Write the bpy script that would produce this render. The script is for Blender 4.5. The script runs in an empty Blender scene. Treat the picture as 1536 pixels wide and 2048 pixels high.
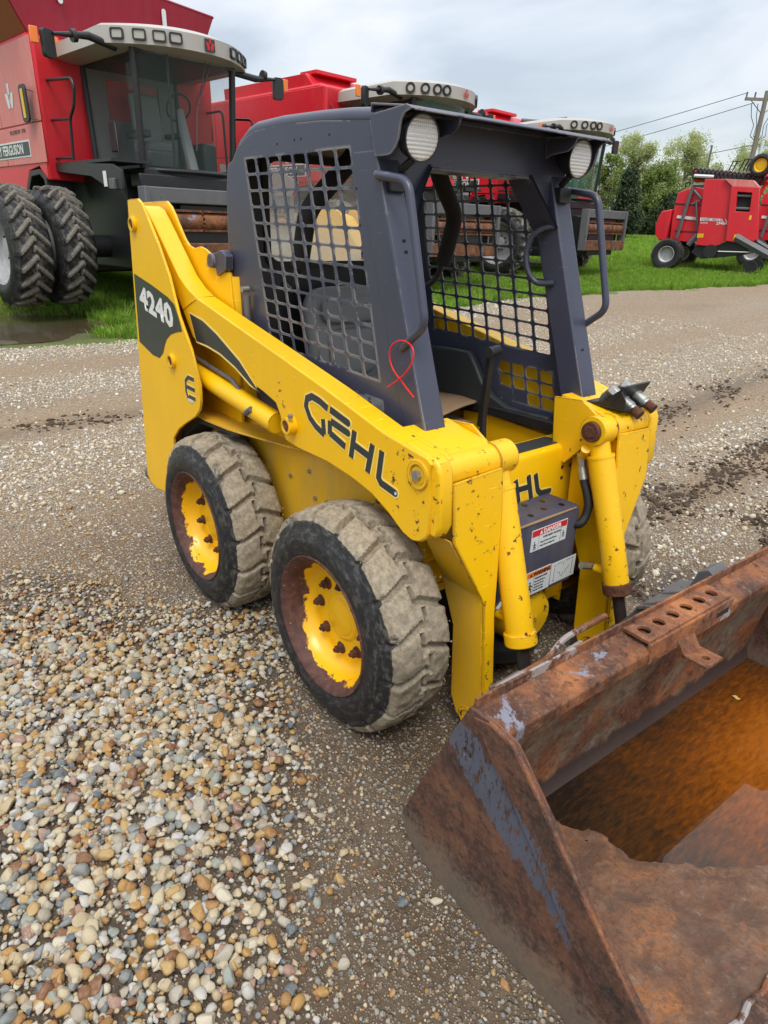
import bpy, bmesh, math, random
import numpy as np
from mathutils import Vector, Matrix, Euler
from mathutils.geometry import tessellate_polygon

R = math.radians
random.seed(7)
rng = np.random.default_rng(7)
scene = bpy.context.scene
COL = scene.collection

# ------------------------------------------------------------------ camera
cam = bpy.data.cameras.new('camera')
cam_o = bpy.data.objects.new('camera', cam)
COL.objects.link(cam_o)
cam.sensor_fit = 'VERTICAL'
cam.sensor_height = 36.0
cam.lens = 1316.07 / 2048 * 36.0
cam.clip_start = 0.05
cam.clip_end = 3000
_r = Vector((0.6261622, 0.77931283, 0.02433964)); _u = Vector((-0.3231192, 0.23095666, 0.91774343)); _f = Vector((-0.70958783, 0.58252085, -0.39642727))
cam_o.matrix_world = Matrix(((_r.x, _u.x, -_f.x, 2.548), (_r.y, _u.y, -_f.y, -1.7274), (_r.z, _u.z, -_f.z, 1.5951), (0, 0, 0, 1)))
scene.camera = cam_o

# ------------------------------------------------------------------ sky and light (overcast)
SUN_EL, SUN_AZ = R(58), R(-38)          # azimuth measured from +X towards +Y
world = bpy.data.worlds.new('World')
scene.world = world
world.use_nodes = True
wn, wl = world.node_tree.nodes, world.node_tree.links
wn.clear()
w_out = wn.new('ShaderNodeOutputWorld')
w_bg = wn.new('ShaderNodeBackground')
w_bg2 = wn.new('ShaderNodeBackground')
w_add = wn.new('ShaderNodeAddShader')
sky = wn.new('ShaderNodeTexSky')
sky.sky_type = 'NISHITA'; sky.sun_disc = False
sky.sun_elevation = SUN_EL; sky.sun_rotation = R(90) - SUN_AZ
wl.new(sky.outputs[0], w_bg.inputs[0]); w_bg.inputs[1].default_value = 0.05
# cloud deck: noise laid on a high horizontal plane (direction / its z)
tc = wn.new('ShaderNodeTexCoord')
sep = wn.new('ShaderNodeSeparateXYZ'); wl.new(tc.outputs['Generated'], sep.inputs[0])
zc = wn.new('ShaderNodeMath'); zc.operation = 'MAXIMUM'; wl.new(sep.outputs[2], zc.inputs[0]); zc.inputs[1].default_value = 0.0
za = wn.new('ShaderNodeMath'); za.operation = 'ADD'; wl.new(zc.outputs[0], za.inputs[0]); za.inputs[1].default_value = 0.22
dx = wn.new('ShaderNodeMath'); dx.operation = 'DIVIDE'; wl.new(sep.outputs[0], dx.inputs[0]); wl.new(za.outputs[0], dx.inputs[1])
dy = wn.new('ShaderNodeMath'); dy.operation = 'DIVIDE'; wl.new(sep.outputs[1], dy.inputs[0]); wl.new(za.outputs[0], dy.inputs[1])
cmb = wn.new('ShaderNodeCombineXYZ'); wl.new(dx.outputs[0], cmb.inputs[0]); wl.new(dy.outputs[0], cmb.inputs[1])
cn = wn.new('ShaderNodeTexNoise'); cn.inputs['Scale'].default_value = 1.15; cn.inputs['Detail'].default_value = 7; cn.inputs['Roughness'].default_value = 0.52; cn.inputs['Distortion'].default_value = 0.35
wl.new(cmb.outputs[0], cn.inputs['Vector'])
cr = wn.new('ShaderNodeValToRGB')
cr.color_ramp.elements[0].position = 0.40; cr.color_ramp.elements[0].color = (0.58, 0.59, 0.60, 1)
cr.color_ramp.elements[1].position = 0.62; cr.color_ramp.elements[1].color = (0.96, 0.93, 0.90, 1)
e_ = cr.color_ramp.elements.new(0.5); e_.color = (0.74, 0.75, 0.755, 1)
wl.new(cn.outputs['Fac'], cr.inputs[0]); wl.new(cr.outputs[0], w_bg2.inputs[0])
# overcast luminance rises towards the zenith
zs = wn.new('ShaderNodeMath'); zs.operation = 'MULTIPLY_ADD'; wl.new(zc.outputs[0], zs.inputs[0]); zs.inputs[1].default_value = 1.45; zs.inputs[2].default_value = 0.30
wl.new(zs.outputs[0], w_bg2.inputs[1])
wl.new(w_bg.outputs[0], w_add.inputs[0]); wl.new(w_bg2.outputs[0], w_add.inputs[1]); wl.new(w_add.outputs[0], w_out.inputs[0])

sun = bpy.data.lights.new('sun', 'SUN'); sun.energy = 1.5; sun.angle = R(22); sun.color = (1.0, 0.965, 0.91)
sun_o = bpy.data.objects.new('sun', sun); COL.objects.link(sun_o)
_sd = Vector((math.cos(SUN_EL) * math.cos(SUN_AZ), math.cos(SUN_EL) * math.sin(SUN_AZ), math.sin(SUN_EL)))
sun_o.rotation_euler = _sd.to_track_quat('Z', 'Y').to_euler()

vs = scene.view_settings
vs.view_transform = 'Standard'; vs.look = 'None'; vs.exposure = 0.36; vs.gamma = 1.0; vs.use_curve_mapping = False
scene.cycles.use_denoising = True
scene.cycles.max_bounces = 6; scene.cycles.diffuse_bounces = 3; scene.cycles.glossy_bounces = 3
scene.cycles.transmission_bounces = 5; scene.cycles.transparent_max_bounces = 12
scene.cycles.caustics_reflective = False; scene.cycles.caustics_refractive = False

# ------------------------------------------------------------------ material helpers
class NT:
    def __init__(s, name):
        s.m = bpy.data.materials.new(name); s.m.use_nodes = True
        s.t = s.m.node_tree; s.n = s.t.nodes; s.l = s.t.links; s.n.clear()
        s.out = s.n.new('ShaderNodeOutputMaterial'); s.b = s.n.new('ShaderNodeBsdfPrincipled')
        s.l.new(s.b.outputs[0], s.out.inputs[0])
        s.tc = s.n.new('ShaderNodeTexCoord'); s.geo = None
    def set(s, k, v):
        i = s.b.inputs[k]
        if hasattr(v, 'links') or hasattr(v, 'is_linked'): s.l.new(v, i)
        elif isinstance(v, (tuple, list)) and len(v) == 3: i.default_value = (*v, 1)
        else: i.default_value = v
    def inp(s, i, v):
        if hasattr(v, 'is_linked'): s.l.new(v, i)
        elif isinstance(v, (tuple, list)) and len(v) == 3 and i.type == 'RGBA': i.default_value = (*v, 1)
        else: i.default_value = v
    def pos(s):
        if not s.geo: s.geo = s.n.new('ShaderNodeNewGeometry')
        return s.geo.outputs['Position']
    def obj(s): return s.tc.outputs['Object']
    def scaled(s, v, sc, rot=(0, 0, 0)):
        m = s.n.new('ShaderNodeMapping'); s.l.new(v, m.inputs[0]); m.inputs['Scale'].default_value = sc; m.inputs['Rotation'].default_value = rot
        return m.outputs[0]
    def noise(s, scale, detail=4, rough=.5, vec=None, dist=0, out='Fac'):
        x = s.n.new('ShaderNodeTexNoise'); x.inputs['Scale'].default_value = scale; x.inputs['Detail'].default_value = detail
        x.inputs['Roughness'].default_value = rough; x.inputs['Distortion'].default_value = dist
        s.l.new(vec if vec is not None else s.obj(), x.inputs['Vector']); return x.outputs[out]
    def voro(s, scale, vec=None, feature='F1', out='Distance', rand=1.0):
        x = s.n.new('ShaderNodeTexVoronoi'); x.feature = feature; x.inputs['Scale'].default_value = scale; x.inputs['Randomness'].default_value = rand
        s.l.new(vec if vec is not None else s.obj(), x.inputs['Vector']); return x.outputs[out]
    def ramp(s, f, stops, interp='LINEAR'):
        x = s.n.new('ShaderNodeValToRGB'); x.color_ramp.interpolation = interp
        e = x.color_ramp.elements
        while len(e) < len(stops): e.new(0.5)
        for k, (p, c) in enumerate(stops):
            e[k].position = p
            e[k].color = (*c, 1) if isinstance(c, (tuple, list)) else (c, c, c, 1)
        s.l.new(f, x.inputs[0]); return x.outputs[0]
    def math(s, op, a, b=0.0, c=None, clamp=False):
        x = s.n.new('ShaderNodeMath'); x.operation = op; x.use_clamp = clamp
        s.inp(x.inputs[0], a); s.inp(x.inputs[1], b)
        if c is not None: s.inp(x.inputs[2], c)
        return x.outputs[0]
    def mix(s, f, a, b, mode='MIX'):
        x = s.n.new('ShaderNodeMix'); x.data_type = 'RGBA'; x.blend_type = mode
        s.inp(x.inputs['Factor'], f)
        for nm, v in (('A', a), ('B', b)):
            i = [k for k in x.inputs if k.name == nm and k.type == 'RGBA'][0]; s.inp(i, v)
        return [o for o in x.outputs if o.type == 'RGBA'][0]
    def step(s, f, a, b): return s.ramp(f, [(a, 0.0), (b, 1.0)])
    def bump(s, h, strength=.3, dist=.01, normal=None):
        x = s.n.new('ShaderNodeBump'); x.inputs['Strength'].default_value = strength; x.inputs['Distance'].default_value = dist
        s.l.new(h, x.inputs['Height'])
        if normal is not None: s.l.new(normal, x.inputs['Normal'])
        s.l.new(x.outputs[0], s.b.inputs['Normal']); return x.outputs[0]
    def xyz(s, v):
        x = s.n.new('ShaderNodeSeparateXYZ'); s.l.new(v, x.inputs[0]); return x.outputs
    def edge(s, rad=.009, lo=.03, hi=.10):
        """1 on convex and concave edges (rounded-normal trick), for wear"""
        bv = s.n.new('ShaderNodeBevel'); bv.samples = 4; bv.inputs['Radius'].default_value = rad
        g = s.geo or s.n.new('ShaderNodeNewGeometry'); s.geo = g
        d = s.n.new('ShaderNodeVectorMath'); d.operation = 'DOT_PRODUCT'
        s.l.new(bv.outputs[0], d.inputs[0]); s.l.new(g.outputs['True Normal'], d.inputs[1])
        return s.ramp(s.math('SUBTRACT', 1.0, d.outputs['Value']), [(lo, 0.0), (hi, 1.0)])

MATS = {}
def simple(name, col, rough=.5, metal=0.0, var=.0, vscale=8, bump=0, bscale=60, spec=.5, coat=0):
    t = NT(name)
    if var:
        f = t.noise(vscale, 5, .6)
        c = t.mix(f, tuple(x * (1 - var) for x in col), tuple(min(1, x * (1 + var)) for x in col)); t.set('Base Color', c)
    else: t.set('Base Color', col)
    t.set('Roughness', rough); t.set('Metallic', metal); t.set('Specular IOR Level', spec)
    if coat: t.set('Coat Weight', coat)
    if bump: t.bump(t.noise(bscale, 4, .6), bump, .004)
    MATS[name] = t.m; return t.m

RUST_D, RUST_M, RUST_O = (.035, .014, .009), (.10, .036, .018), (.24, .075, .022)
def rust_col(t, sc=1.0, vec=None):
    a = t.noise(14 * sc, 8, .68, vec); b = t.noise(70 * sc, 5, .7, vec)
    c = t.ramp(a, [(.30, RUST_D), (.47, RUST_M), (.62, (.17, .055, .02)), (.75, RUST_O)])
    return t.mix(t.ramp(b, [(.4, 0.0), (.7, .55)]), c, RUST_D)

def painted(name, col, chip=.64, edge=True, dirt=.35, rough=.36, chipcol=None, grime=(.30, .24, .16), wear=0):
    """machine paint with chips down to rust, worn edges and a film of dust"""
    t = NT(name)
    base = t.mix(t.noise(3.0, 4, .5), tuple(x * .90 for x in col), tuple(min(1, x * 1.05) for x in col))
    # dust film, heavier in patches, streaky downwards
    v = t.scaled(t.obj(), (9, 9, 2.2))
    film = t.math('MULTIPLY', t.ramp(t.noise(1.0, 7, .62, v), [(.42, 0.0), (.78, 1.0)]), dirt)
    base = t.mix(film, base, grime)
    n = t.noise(26, 9, .72)
    big = t.noise(4.2, 3, .5)
    if wear:
        X = t.xyz(t.obj()); fr_ = t.ramp(t.math('SUBTRACT', X[0], .5), [(.52, 0.0), (.83, wear)]); lo_ = t.ramp(X[2], [(.10, wear * .8), (.45, 0.0)])
        n = t.math('ADD', n, t.math('ADD', fr_, lo_))
    m1 = t.step(t.math('ADD', n, t.math('MULTIPLY', t.math('SUBTRACT', big, .5), .22)), chip, chip + .012)
    mask = m1
    if edge:
        ed = t.edge()
        m2 = t.step(t.math('MULTIPLY', ed, t.math('ADD', t.noise(14, 7, .7), t.math('MULTIPLY', t.math('SUBTRACT', big, .5), .9))), .39 if wear else .46, .42 if wear else .49)
        mask = t.math('MAXIMUM', m1, m2)
    c = t.mix(mask, base, chipcol if chipcol else rust_col(t))
    # thin scratches
    sv = t.scaled(t.obj(), (6, 6, 90), (.5, .35, .2))
    sc = t.math('MULTIPLY', t.step(t.noise(2.0, 3, .5, sv), .69, .71), .5)
    c = t.mix(sc, c, tuple(min(1, x * 1.5 + .05) for x in col))
    t.set('Base Color', c)
    t.set('Roughness', t.math('ADD', t.math('MULTIPLY', mask, .42), t.math('ADD', t.math('MULTIPLY', film, .4), rough)))
    t.bump(t.math('SUBTRACT', t.math('MULTIPLY', t.noise(9, 3, .5), .25), mask), .35, .0012)
    MATS[name] = t.m; return t.m

YEL = (.90, .51, .002)
painted('yellow_paint', YEL, chip=.71, dirt=.07, grime=(.55, .36, .06))
painted('yellow_worn', YEL, chip=.668, dirt=.16, wear=.058, grime=(.50, .34, .07))
painted('yellow_dusty', (.76, .42, .012), chip=.74, dirt=.55, rough=.45, grime=(.42, .29, .12))
painted('grey_paint', (.050, .055, .088), chip=.715, dirt=.05, rough=.34, chipcol=(.26, .25, .25), grime=(.18, .18, .19))  # pale chip colour also paints the bright glints along mesh edges
painted('grey_flat', (.046, .049, .080), chip=.73, edge=False, dirt=.22, rough=.45, chipcol=(.35, .32, .27), grime=(.20, .19, .18))
painted('red_paint', (.62, .014, .026), chip=.80, edge=False, dirt=.10, rough=.32, grime=(.4, .2, .18))
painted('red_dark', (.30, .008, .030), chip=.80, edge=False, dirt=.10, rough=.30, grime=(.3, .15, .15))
painted('red_sky_sheen', (.62, .17, .145), chip=.80, edge=False, dirt=.45, rough=.42, grime=(.66, .38, .36))  # flank's pale sky reflection put into the base and grime colours
painted('frame_grey', (.10, .105, .115), chip=.62, edge=False, dirt=.35, rough=.5, grime=(.2, .18, .16))
simple('black_plastic', (.016, .017, .019), .42, var=.3, bump=.2, bscale=90)
simple('black_foam', (.012, .012, .013), .85, var=.2, bump=.5, bscale=160)
simple('vinyl', (.20, .21, .21), .50, var=.12, bump=.12, bscale=200)
simple('dark_plastic', (.036, .041, .043), .45, var=.15, bump=.1, bscale=160)
simple('void_dark', (.010, .010, .010), .8, var=.4)
simple('steel', (.42, .42, .42), .34, 1.0, var=.25, vscale=30)
simple('zinc', (.40, .41, .38), .42, .85, var=.35, vscale=60, bump=.2)
simple('chrome_dark', (.10, .10, .105), .22, 1.0)
simple('rubber_hose', (.012, .012, .013), .6, var=.3, bump=.5, bscale=150)
simple('red_plastic', (.75, .008, .012), .35)
simple('cream_roof', (.40, .385, .35), .42, var=.12, vscale=3)
simple('silver_paint', (.42, .42, .43), .45, .25, var=.25, vscale=10)
simple('white_print', (.72, .72, .70), .5)
simple('pale_print', (.62, .66, .66), .5)
simple('black_print', (.012, .013, .014), .5)
simple('red_print', (.58, .015, .02), .45)
simple('orange_print', (.75, .20, .02), .45)
simple('cream_line', (.86, .66, .20), .45)
simple('decal_black', (.030, .037, .038), .38, var=.35, vscale=18)
simple('amber', (.85, .20, .01), .25, spec=.8)
simple('wood_pole', (.20, .175, .15), .8, var=.3, vscale=20)
simple('wire', (.06, .06, .065), .6)
simple('cardboard_edge', (.28, .18, .10), .9, var=.25, vscale=90)
simple('leaf_dry', (.60, .42, .14), .6)
simple('bark', (.085, .068, .052), .9, var=.4, vscale=25, bump=.5, bscale=30)
simple('liner', (.13, .115, .10), .9, var=.2)
simple('yellow_rim', (.75, .45, .01), .35, var=.1)

# cardboard with a fine flute pattern
t = NT('cardboard'); f = t.noise(3, 4, .5)
t.set('Base Color', t.mix(f, (.30, .19, .105), (.42, .28, .165))); t.set('Roughness', .85)
t.bump(t.noise(1, 2, .5, t.scaled(t.obj(), (220, 3, 3))), .2, .002); MATS['cardboard'] = t.m

# heavy rust: bucket
def rust_mat(name, paint=None, paint_amt=.5, bright=1.0, mud=0.0, seed=0.0):
    t = NT(name)
    v = t.scaled(t.obj(), (1, 1, 1)); v2 = t.n.new('ShaderNodeVectorMath'); v2.operation = 'ADD'; t.l.new(v, v2.inputs[0]); v2.inputs[1].default_value = (seed, seed * .7, seed * 1.3); v = v2.outputs[0]
    a = t.noise(5, 10, .70, v, .4); b = t.noise(55, 8, .75, v); g = t.voro(150, v)
    k = bright
    c = t.ramp(a, [(.30, (.030 * k, .015 * k, .012 * k)), (.43, (.085 * k, .035 * k, .020 * k)), (.53, (.17 * k, .062 * k, .026 * k)), (.66, (.30 * k, .115 * k, .040 * k))])
    c = t.mix(t.ramp(b, [(.50, 0.0), (.72, .6)]), c, (.30 * k, .19 * k, .12 * k)); c = t.mix(t.ramp(t.noise(28, 6, .7, v), [(.34, .8), (.46, 0.0)]), c, (.022, .015, .014))
    c = t.mix(t.ramp(g, [(.0, .55), (.35, 0.0)]), c, (.028, .016, .012))
    if paint:
        pm = t.step(t.math('ADD', t.noise(3.6, 10, .66, v, .25), t.math('MULTIPLY', t.math('SUBTRACT', t.noise(.9, 2, .5, v), .5), .5)), paint_amt, paint_amt + .012)
        scr = t.step(t.noise(1.5, 4, .6, t.scaled(v, (9, 60, 26), (.3, .5, .6))), .60, .66)
        pm = t.math('MULTIPLY', pm, t.math('SUBTRACT', 1.0, t.math('MULTIPLY', scr, .85)))
        c = t.mix(pm, c, paint)
    if mud:
        Z_ = t.xyz(t.obj())[2]; n_ = t.noise(7, 8, .7, v)
        mm = t.math('MULTIPLY', t.step(t.noise(4.0, 8, .68, v), .44, .56), mud)
        c = t.mix(mm, c, t.ramp(t.noise(40, 6, .7, v), [(.35, (.07, .062, .045)), (.65, (.24, .205, .15))]))
        wl = t.step(t.math('ADD', Z_, t.math('MULTIPLY', t.math('SUBTRACT', n_, .5), .16)), .100, .125)
        c = t.mix(wl, (.045, .027, .022), c)
    t.set('Base Color', c); t.set('Roughness', t.ramp(a, [(.3, .55), (.7, .82)])); t.set('Specular IOR Level', .35)
    t.bump(t.math('ADD', t.math('MULTIPLY', b, .7), t.math('MULTIPLY', a, .5)), .55, .006)
    MATS[name] = t.m; return t.m
rust_mat('rust_plain', (.12, .13, .17), .635)
rust_mat('rust_rail', (.20, .20, .25), .60, 1.12, seed=3.1)
rust_mat('rust_pale', (.30, .27, .26), .50, 1.35, seed=5.0)
rust_mat('rust_wall', None, .5, 1.05, .8, seed=9.0)

def rust_side():
    # outside of the bucket: grey-blue paint left in the middle of the plate, scoured brown and sandy lower down
    t = NT('rust_side')
    a = t.noise(5, 10, .70, None, .4); b = t.noise(70, 8, .75)
    c = t.ramp(a, [(.32, (.022, .014, .012)), (.45, (.060, .029, .021)), (.56, (.115, .048, .029)), (.70, (.19, .085, .042))])
    c = t.mix(t.ramp(t.noise(32, 8, .75), [(.38, .75), (.50, 0.0)]), c, (.020, .014, .013))
    c = t.mix(t.ramp(b, [(.45, 0.0), (.8, .5)]), c, (.24, .16, .11))
    X = t.xyz(t.obj())
    # height above the lower edge (z) and distance along
    low = t.math('ADD', t.math('MULTIPLY', X[2], -5.0), 1.35)      # 1 near the ground
    sand = t.math('MULTIPLY', t.step(t.math('ADD', t.math('MULTIPLY', low, .50), t.noise(40, 8, .8)), .80, 1.0), .50)
    c = t.mix(sand, c, (.21, .17, .125))
    dx = t.math('SUBTRACT', X[0], t.math('ADD', 1.82, t.math('MULTIPLY', t.math('SUBTRACT', .47, X[2]), 1.15)))
    band = t.math('SUBTRACT', 1.0, t.math('MULTIPLY', t.math('ABSOLUTE', dx), 5.0))
    hz = t.math('SUBTRACT', 1.0, t.math('MULTIPLY', t.math('ABSOLUTE', t.math('SUBTRACT', X[2], .42)), 3.3))
    reg = t.math('MULTIPLY', t.math('MULTIPLY', t.math('MAXIMUM', band, 0.0), t.math('MAXIMUM', hz, 0.0)), 1.25)
    pm = t.step(t.math('MULTIPLY', .5, t.math('ADD', reg, t.math('MULTIPLY', t.noise(11, 10, .74, t.scaled(t.obj(), (1.6, 1, .7), (0, .6, 0)), .5), 1.3))), .595, .61)
    scr = t.step(t.noise(1.5, 6, .7, t.scaled(t.obj(), (70, 20, 18), (.0, .85, .0))), .54, .58)
    pm = t.math('MULTIPLY', pm, t.math('SUBTRACT', 1.0, scr))
    c = t.mix(pm, c, t.mix(t.noise(12, 4), (.060, .070, .105), (.11, .12, .155)))
    t.set('Base Color', c); t.set('Roughness', t.math('SUBTRACT', .78, t.math('MULTIPLY', pm, .35))); t.set('Specular IOR Level', .4)
    t.bump(t.math('SUBTRACT', t.math('MULTIPLY', b, .6), t.math('MULTIPLY', pm, .1)), .5, .004)
    MATS['rust_side'] = t.m
rust_side()

def rust_floor():
    t = NT('rust_floor')
    a = t.noise(2.6, 9, .66, None, .5); b = t.noise(90, 8, .75); st = t.noise(1.0, 7, .6, t.scaled(t.obj(), (30, 7, 7), (0, 0, -.35)))
    c = t.ramp(a, [(.30, (.060, .030, .018)), (.45, (.15, .066, .034)), (.54, (.22, .10, .048)), (.61, (.36, .135, .040)), (.74, (.30, .15, .07))])
    c = t.mix(t.ramp(st, [(.45, 0.0), (.72, .40)]), c, (.23, .165, .115))
    c = t.mix(t.ramp(b, [(.47, 0.0), (.62, .75)]), c, (.055, .034, .026)); c = t.mix(t.ramp(t.noise(45, 6, .75), [(.56, 0.0), (.68, .6)]), c, (.36, .27, .19)); c = t.mix(t.ramp(t.noise(9, 8, .7, None, .6), [(.48, 0.0), (.60, .65)]), c, (.075, .042, .028)); c = t.mix(.06, c, (.03, .015, .01))
    t.set('Base Color', c); t.set('Roughness', .5); t.set('Specular IOR Level', .5)
    t.bump(t.math('ADD', b, t.math('MULTIPLY', st, .8)), .6, .005); MATS['rust_floor'] = t.m
rust_floor()

def water_mat(name, deep, shallow, sc, ripple=.02):
    t = NT(name)
    v = t.scaled(t.obj(), (1.2, 6, 1), (0, 0, .25))
    f = t.math('ADD', t.math('MULTIPLY', t.noise(sc * .35, 3, .5), .6), t.math('MULTIPLY', t.noise(sc, 8, .62, v, .5), .4))
    t.set('Base Color', t.ramp(f, [(.36, deep), (.50, tuple((a + b) / 2 for a, b in zip(deep, shallow))), (.62, shallow)]))
    t.set('Roughness', .10); t.set('IOR', 1.33); t.set('Specular IOR Level', .5)
    t.bump(t.noise(6, 2, .5), ripple, .01)
    MATS[name] = t.m
water_mat('puddle_water', (.050, .038, .022), (.095, .075, .045), 1.2)

def rusty_water():
    # murky rust-orange water: brightest round one spot, darker away from it
    t = NT('rusty_water')
    X = t.xyz(t.obj())
    ex = t.math('DIVIDE', t.math('SUBTRACT', X[0], 2.02), .36); ey = t.math('DIVIDE', t.math('SUBTRACT', X[1], .46), .74)
    d = t.math('SQRT', t.math('ADD', t.math('MULTIPLY', ex, ex), t.math('MULTIPLY', ey, ey)))
    v = t.scaled(t.obj(), (34, 9.0, 1), (0, 0, .55))
    n = t.noise(2.2, 7, .62, v, .35); n2 = t.noise(3, 4, .5)
    f = t.math('ADD', t.math('MULTIPLY', d, .62), t.math('ADD', t.math('MULTIPLY', t.math('SUBTRACT', n, .5), .85), t.math('MULTIPLY', t.math('SUBTRACT', n2, .5), .5)))
    t.set('Base Color', t.ramp(f, [(.04, (.29, .086, .008)), (.26, (.20, .056, .006)), (.46, (.105, .033, .006)), (.64, (.050, .022, .008)), (.86, (.018, .011, .007))]))
    t.set('Roughness', .02); t.set('IOR', 1.48)
    t.bump(t.noise(5, 2, .5), .012, .01)
    MATS['rusty_water'] = t.m
rusty_water()

def tyre_mat(name, R0, mudcol=(.34, .285, .205), mud=1.0, axis_r=True):
    t = NT(name)
    X = t.xyz(t.obj())
    r = t.math('SQRT', t.math('ADD', t.math('MULTIPLY', X[0], X[0]), t.math('MULTIPLY', X[2], X[2])))
    n = t.noise(9, 10, .72); n2 = t.noise(60, 6, .7); n3 = t.noise(2.5, 3, .5)
    rel = t.math('DIVIDE', t.math('SUBTRACT', r, R0 * .885), R0 * .05)
    rel = t.math('MINIMUM', t.math('MAXIMUM', rel, 0.0), 1.0)

    k = t.math('ADD', t.math('MULTIPLY', rel, .42 * mud), t.math('ADD', t.math('MULTIPLY', n, .62), t.math('MULTIPLY', n3, .16)))
    sh_ = t.math('MULTIPLY', t.ramp(X[1], [(.0, .16), (.085, .0)]), 1.0)
    mask = t.math('MULTIPLY', t.step(t.math('SUBTRACT', k, sh_), .60, .66), rel)
    grit = t.ramp(n2, [(.38, tuple(x * .62 for x in mudcol)), (.6, mudcol), (.8, tuple(min(1, x * 1.25) for x in mudcol))])
    rub = t.mix(t.ramp(n2, [(.45, 0.0), (.8, .5)]), (.012, .013, .015), (.060, .057, .052))
    # sidewall scuffs and dried splash
    ang_ = t.math('ARCTAN2', X[2], X[0]); cv = t.n.new('ShaderNodeCombineXYZ'); t.l.new(t.math('MULTIPLY', r, 26.0), cv.inputs[0]); t.l.new(t.math('MULTIPLY', ang_, 2.6), cv.inputs[1]); t.l.new(X[1], cv.inputs[2])
    sc = t.math('MULTIPLY', t.step(t.noise(2.2, 9, .74, cv.outputs[0]), .50, .68), t.ramp(t.math('DIVIDE', r, R0), [(.62, .35), (.93, 1.0)]))
    rub = t.mix(t.math('MULTIPLY', sc, .62), rub, (.21, .19, .16))
    wet_ = t.math('MULTIPLY', t.step(t.noise(5, 9, .7), .52, .60), .55); grit = t.mix(wet_, grit, tuple(x * .42 for x in mudcol))
    t.set('Base Color', t.mix(mask, rub, grit)); t.set('Roughness', t.math('ADD', t.math('MULTIPLY', mask, .35), .5)); t.set('Specular IOR Level', .35)
    t.bump(t.math('ADD', t.math('MULTIPLY', n2, .5), t.math('MULTIPLY', mask, 1.0)), .5, .004)
    MATS[name] = t.m
tyre_mat('tyre_muddy', .385)
tyre_mat('tyre_combine', .93, (.27, .225, .165), .86)
tyre_mat('tyre_clean', .40, (.05, .05, .045), .3)


def rim_mat():
    # yellow paint peeled off towards the flange, bare rust beneath (object space: wheel centre at the origin)
    t = NT('rim_peeled')
    X = t.xyz(t.obj())
    n = t.noise(10, 8, .66, None, .3)
    k = t.math('ADD', X[1], t.math('ADD', t.math('MULTIPLY', t.math('SUBTRACT', n, .5), .17), t.math('MULTIPLY', X[0], .10)))
    m1 = t.math('SUBTRACT', 1.0, t.step(k, .046, .048))
    spots = t.step(t.noise(16, 5, .6), .70, .71)
    mask = t.math('MAXIMUM', m1, spots)
    rc = t.ramp(t.noise(30, 7, .7), [(.3, (.040, .017, .014)), (.5, (.085, .034, .026)), (.72, (.15, .065, .042))])
    fl = t.math('MULTIPLY', t.step(t.noise(90, 3, .6), .69, .71), .8)
    rc = t.mix(fl, rc, YEL)
    base = t.mix(t.noise(3, 3), (.84, .43, .004), (.88, .50, .006))
    t.set('Base Color', t.mix(mask, base, rc)); t.set('Roughness', t.math('ADD', t.math('MULTIPLY', mask, .4), .30))
    t.bump(t.math('SUBTRACT', t.math('MULTIPLY', t.noise(60, 4, .6), .2), mask), .6, .002)
    MATS['rim_peeled'] = t.m
rim_mat()
t = NT('nut_rust'); t.set('Base Color', rust_col(t, 3)); t.set('Roughness', .85); t.bump(t.noise(120, 6, .7), .8, .004); MATS['nut_rust'] = t.m
t = NT('rod_rust'); t.set('Base Color', t.mix(t.step(t.noise(12, 6, .7), .45, .6), (.05, .05, .055), (.09, .05, .035))); t.set('Roughness', .4); t.set('Metallic', .6); MATS['rod_rust'] = t.m

def glass_mat(name, tint, alpha, rough=.02):
    t = NT(name)
    t.set('Base Color', tint); t.set('Roughness', rough); t.set('Alpha', alpha); t.set('Specular IOR Level', .6)
    MATS[name] = t.m
glass_mat('cab_glass', (.07, .13, .115), .20)
glass_mat('green_glass', (.05, .17, .11), .5)
# dusty rear window of the loader cab: smeared film that lets daylight through
t = NT('dusty_glass'); f = t.noise(5, 8, .65, t.scaled(t.obj(), (1, 1, 2.4)), .8)
tl_ = t.n.new('ShaderNodeBsdfTranslucent'); tl_.inputs[0].default_value = (.72, .78, .78, 1); tp_ = t.n.new('ShaderNodeBsdfTransparent'); m1_ = t.n.new('ShaderNodeMixShader'); m2_ = t.n.new('ShaderNodeMixShader')
t.l.new(t.math('MULTIPLY', t.ramp(f, [(.30, .35), (.52, .62), (.7, .95)]), t.math('ADD', .14, t.ramp(t.math('SUBTRACT', t.xyz(t.obj())[2], 1.0), [(.48, .85), (.70, 0.0)]))), m1_.inputs[0]); t.l.new(tp_.outputs[0], m1_.inputs[1]); t.l.new(tl_.outputs[0], m1_.inputs[2])
t.set('Base Color', (.5, .55, .55)); t.set('Roughness', .2); m2_.inputs[0].default_value = .12; t.l.new(m1_.outputs[0], m2_.inputs[1]); t.l.new(t.b.outputs[0], m2_.inputs[2]); t.l.new(m2_.outputs[0], t.out.inputs[0]); MATS['dusty_glass'] = t.m
# fluted lamp lens
t = NT('lamp_lens')
X = t.xyz(t.obj())
w1 = t.math('SINE', t.math('MULTIPLY', X[1], 900.0)); w2 = t.math('SINE', t.math('MULTIPLY', X[2], 620.0))
t.set('Base Color', t.mix(t.noise(9, 3), (.80, .81, .80), (.92, .92, .90))); t.set('Roughness', .20); t.set('Metallic', .15); t.set('Coat Weight', .6)
t.bump(t.math('ADD', w1, w2), .6, .0012); MATS['lamp_lens'] = t.m
simple('small_lens', (.42, .40, .34), .2, .3)

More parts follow.
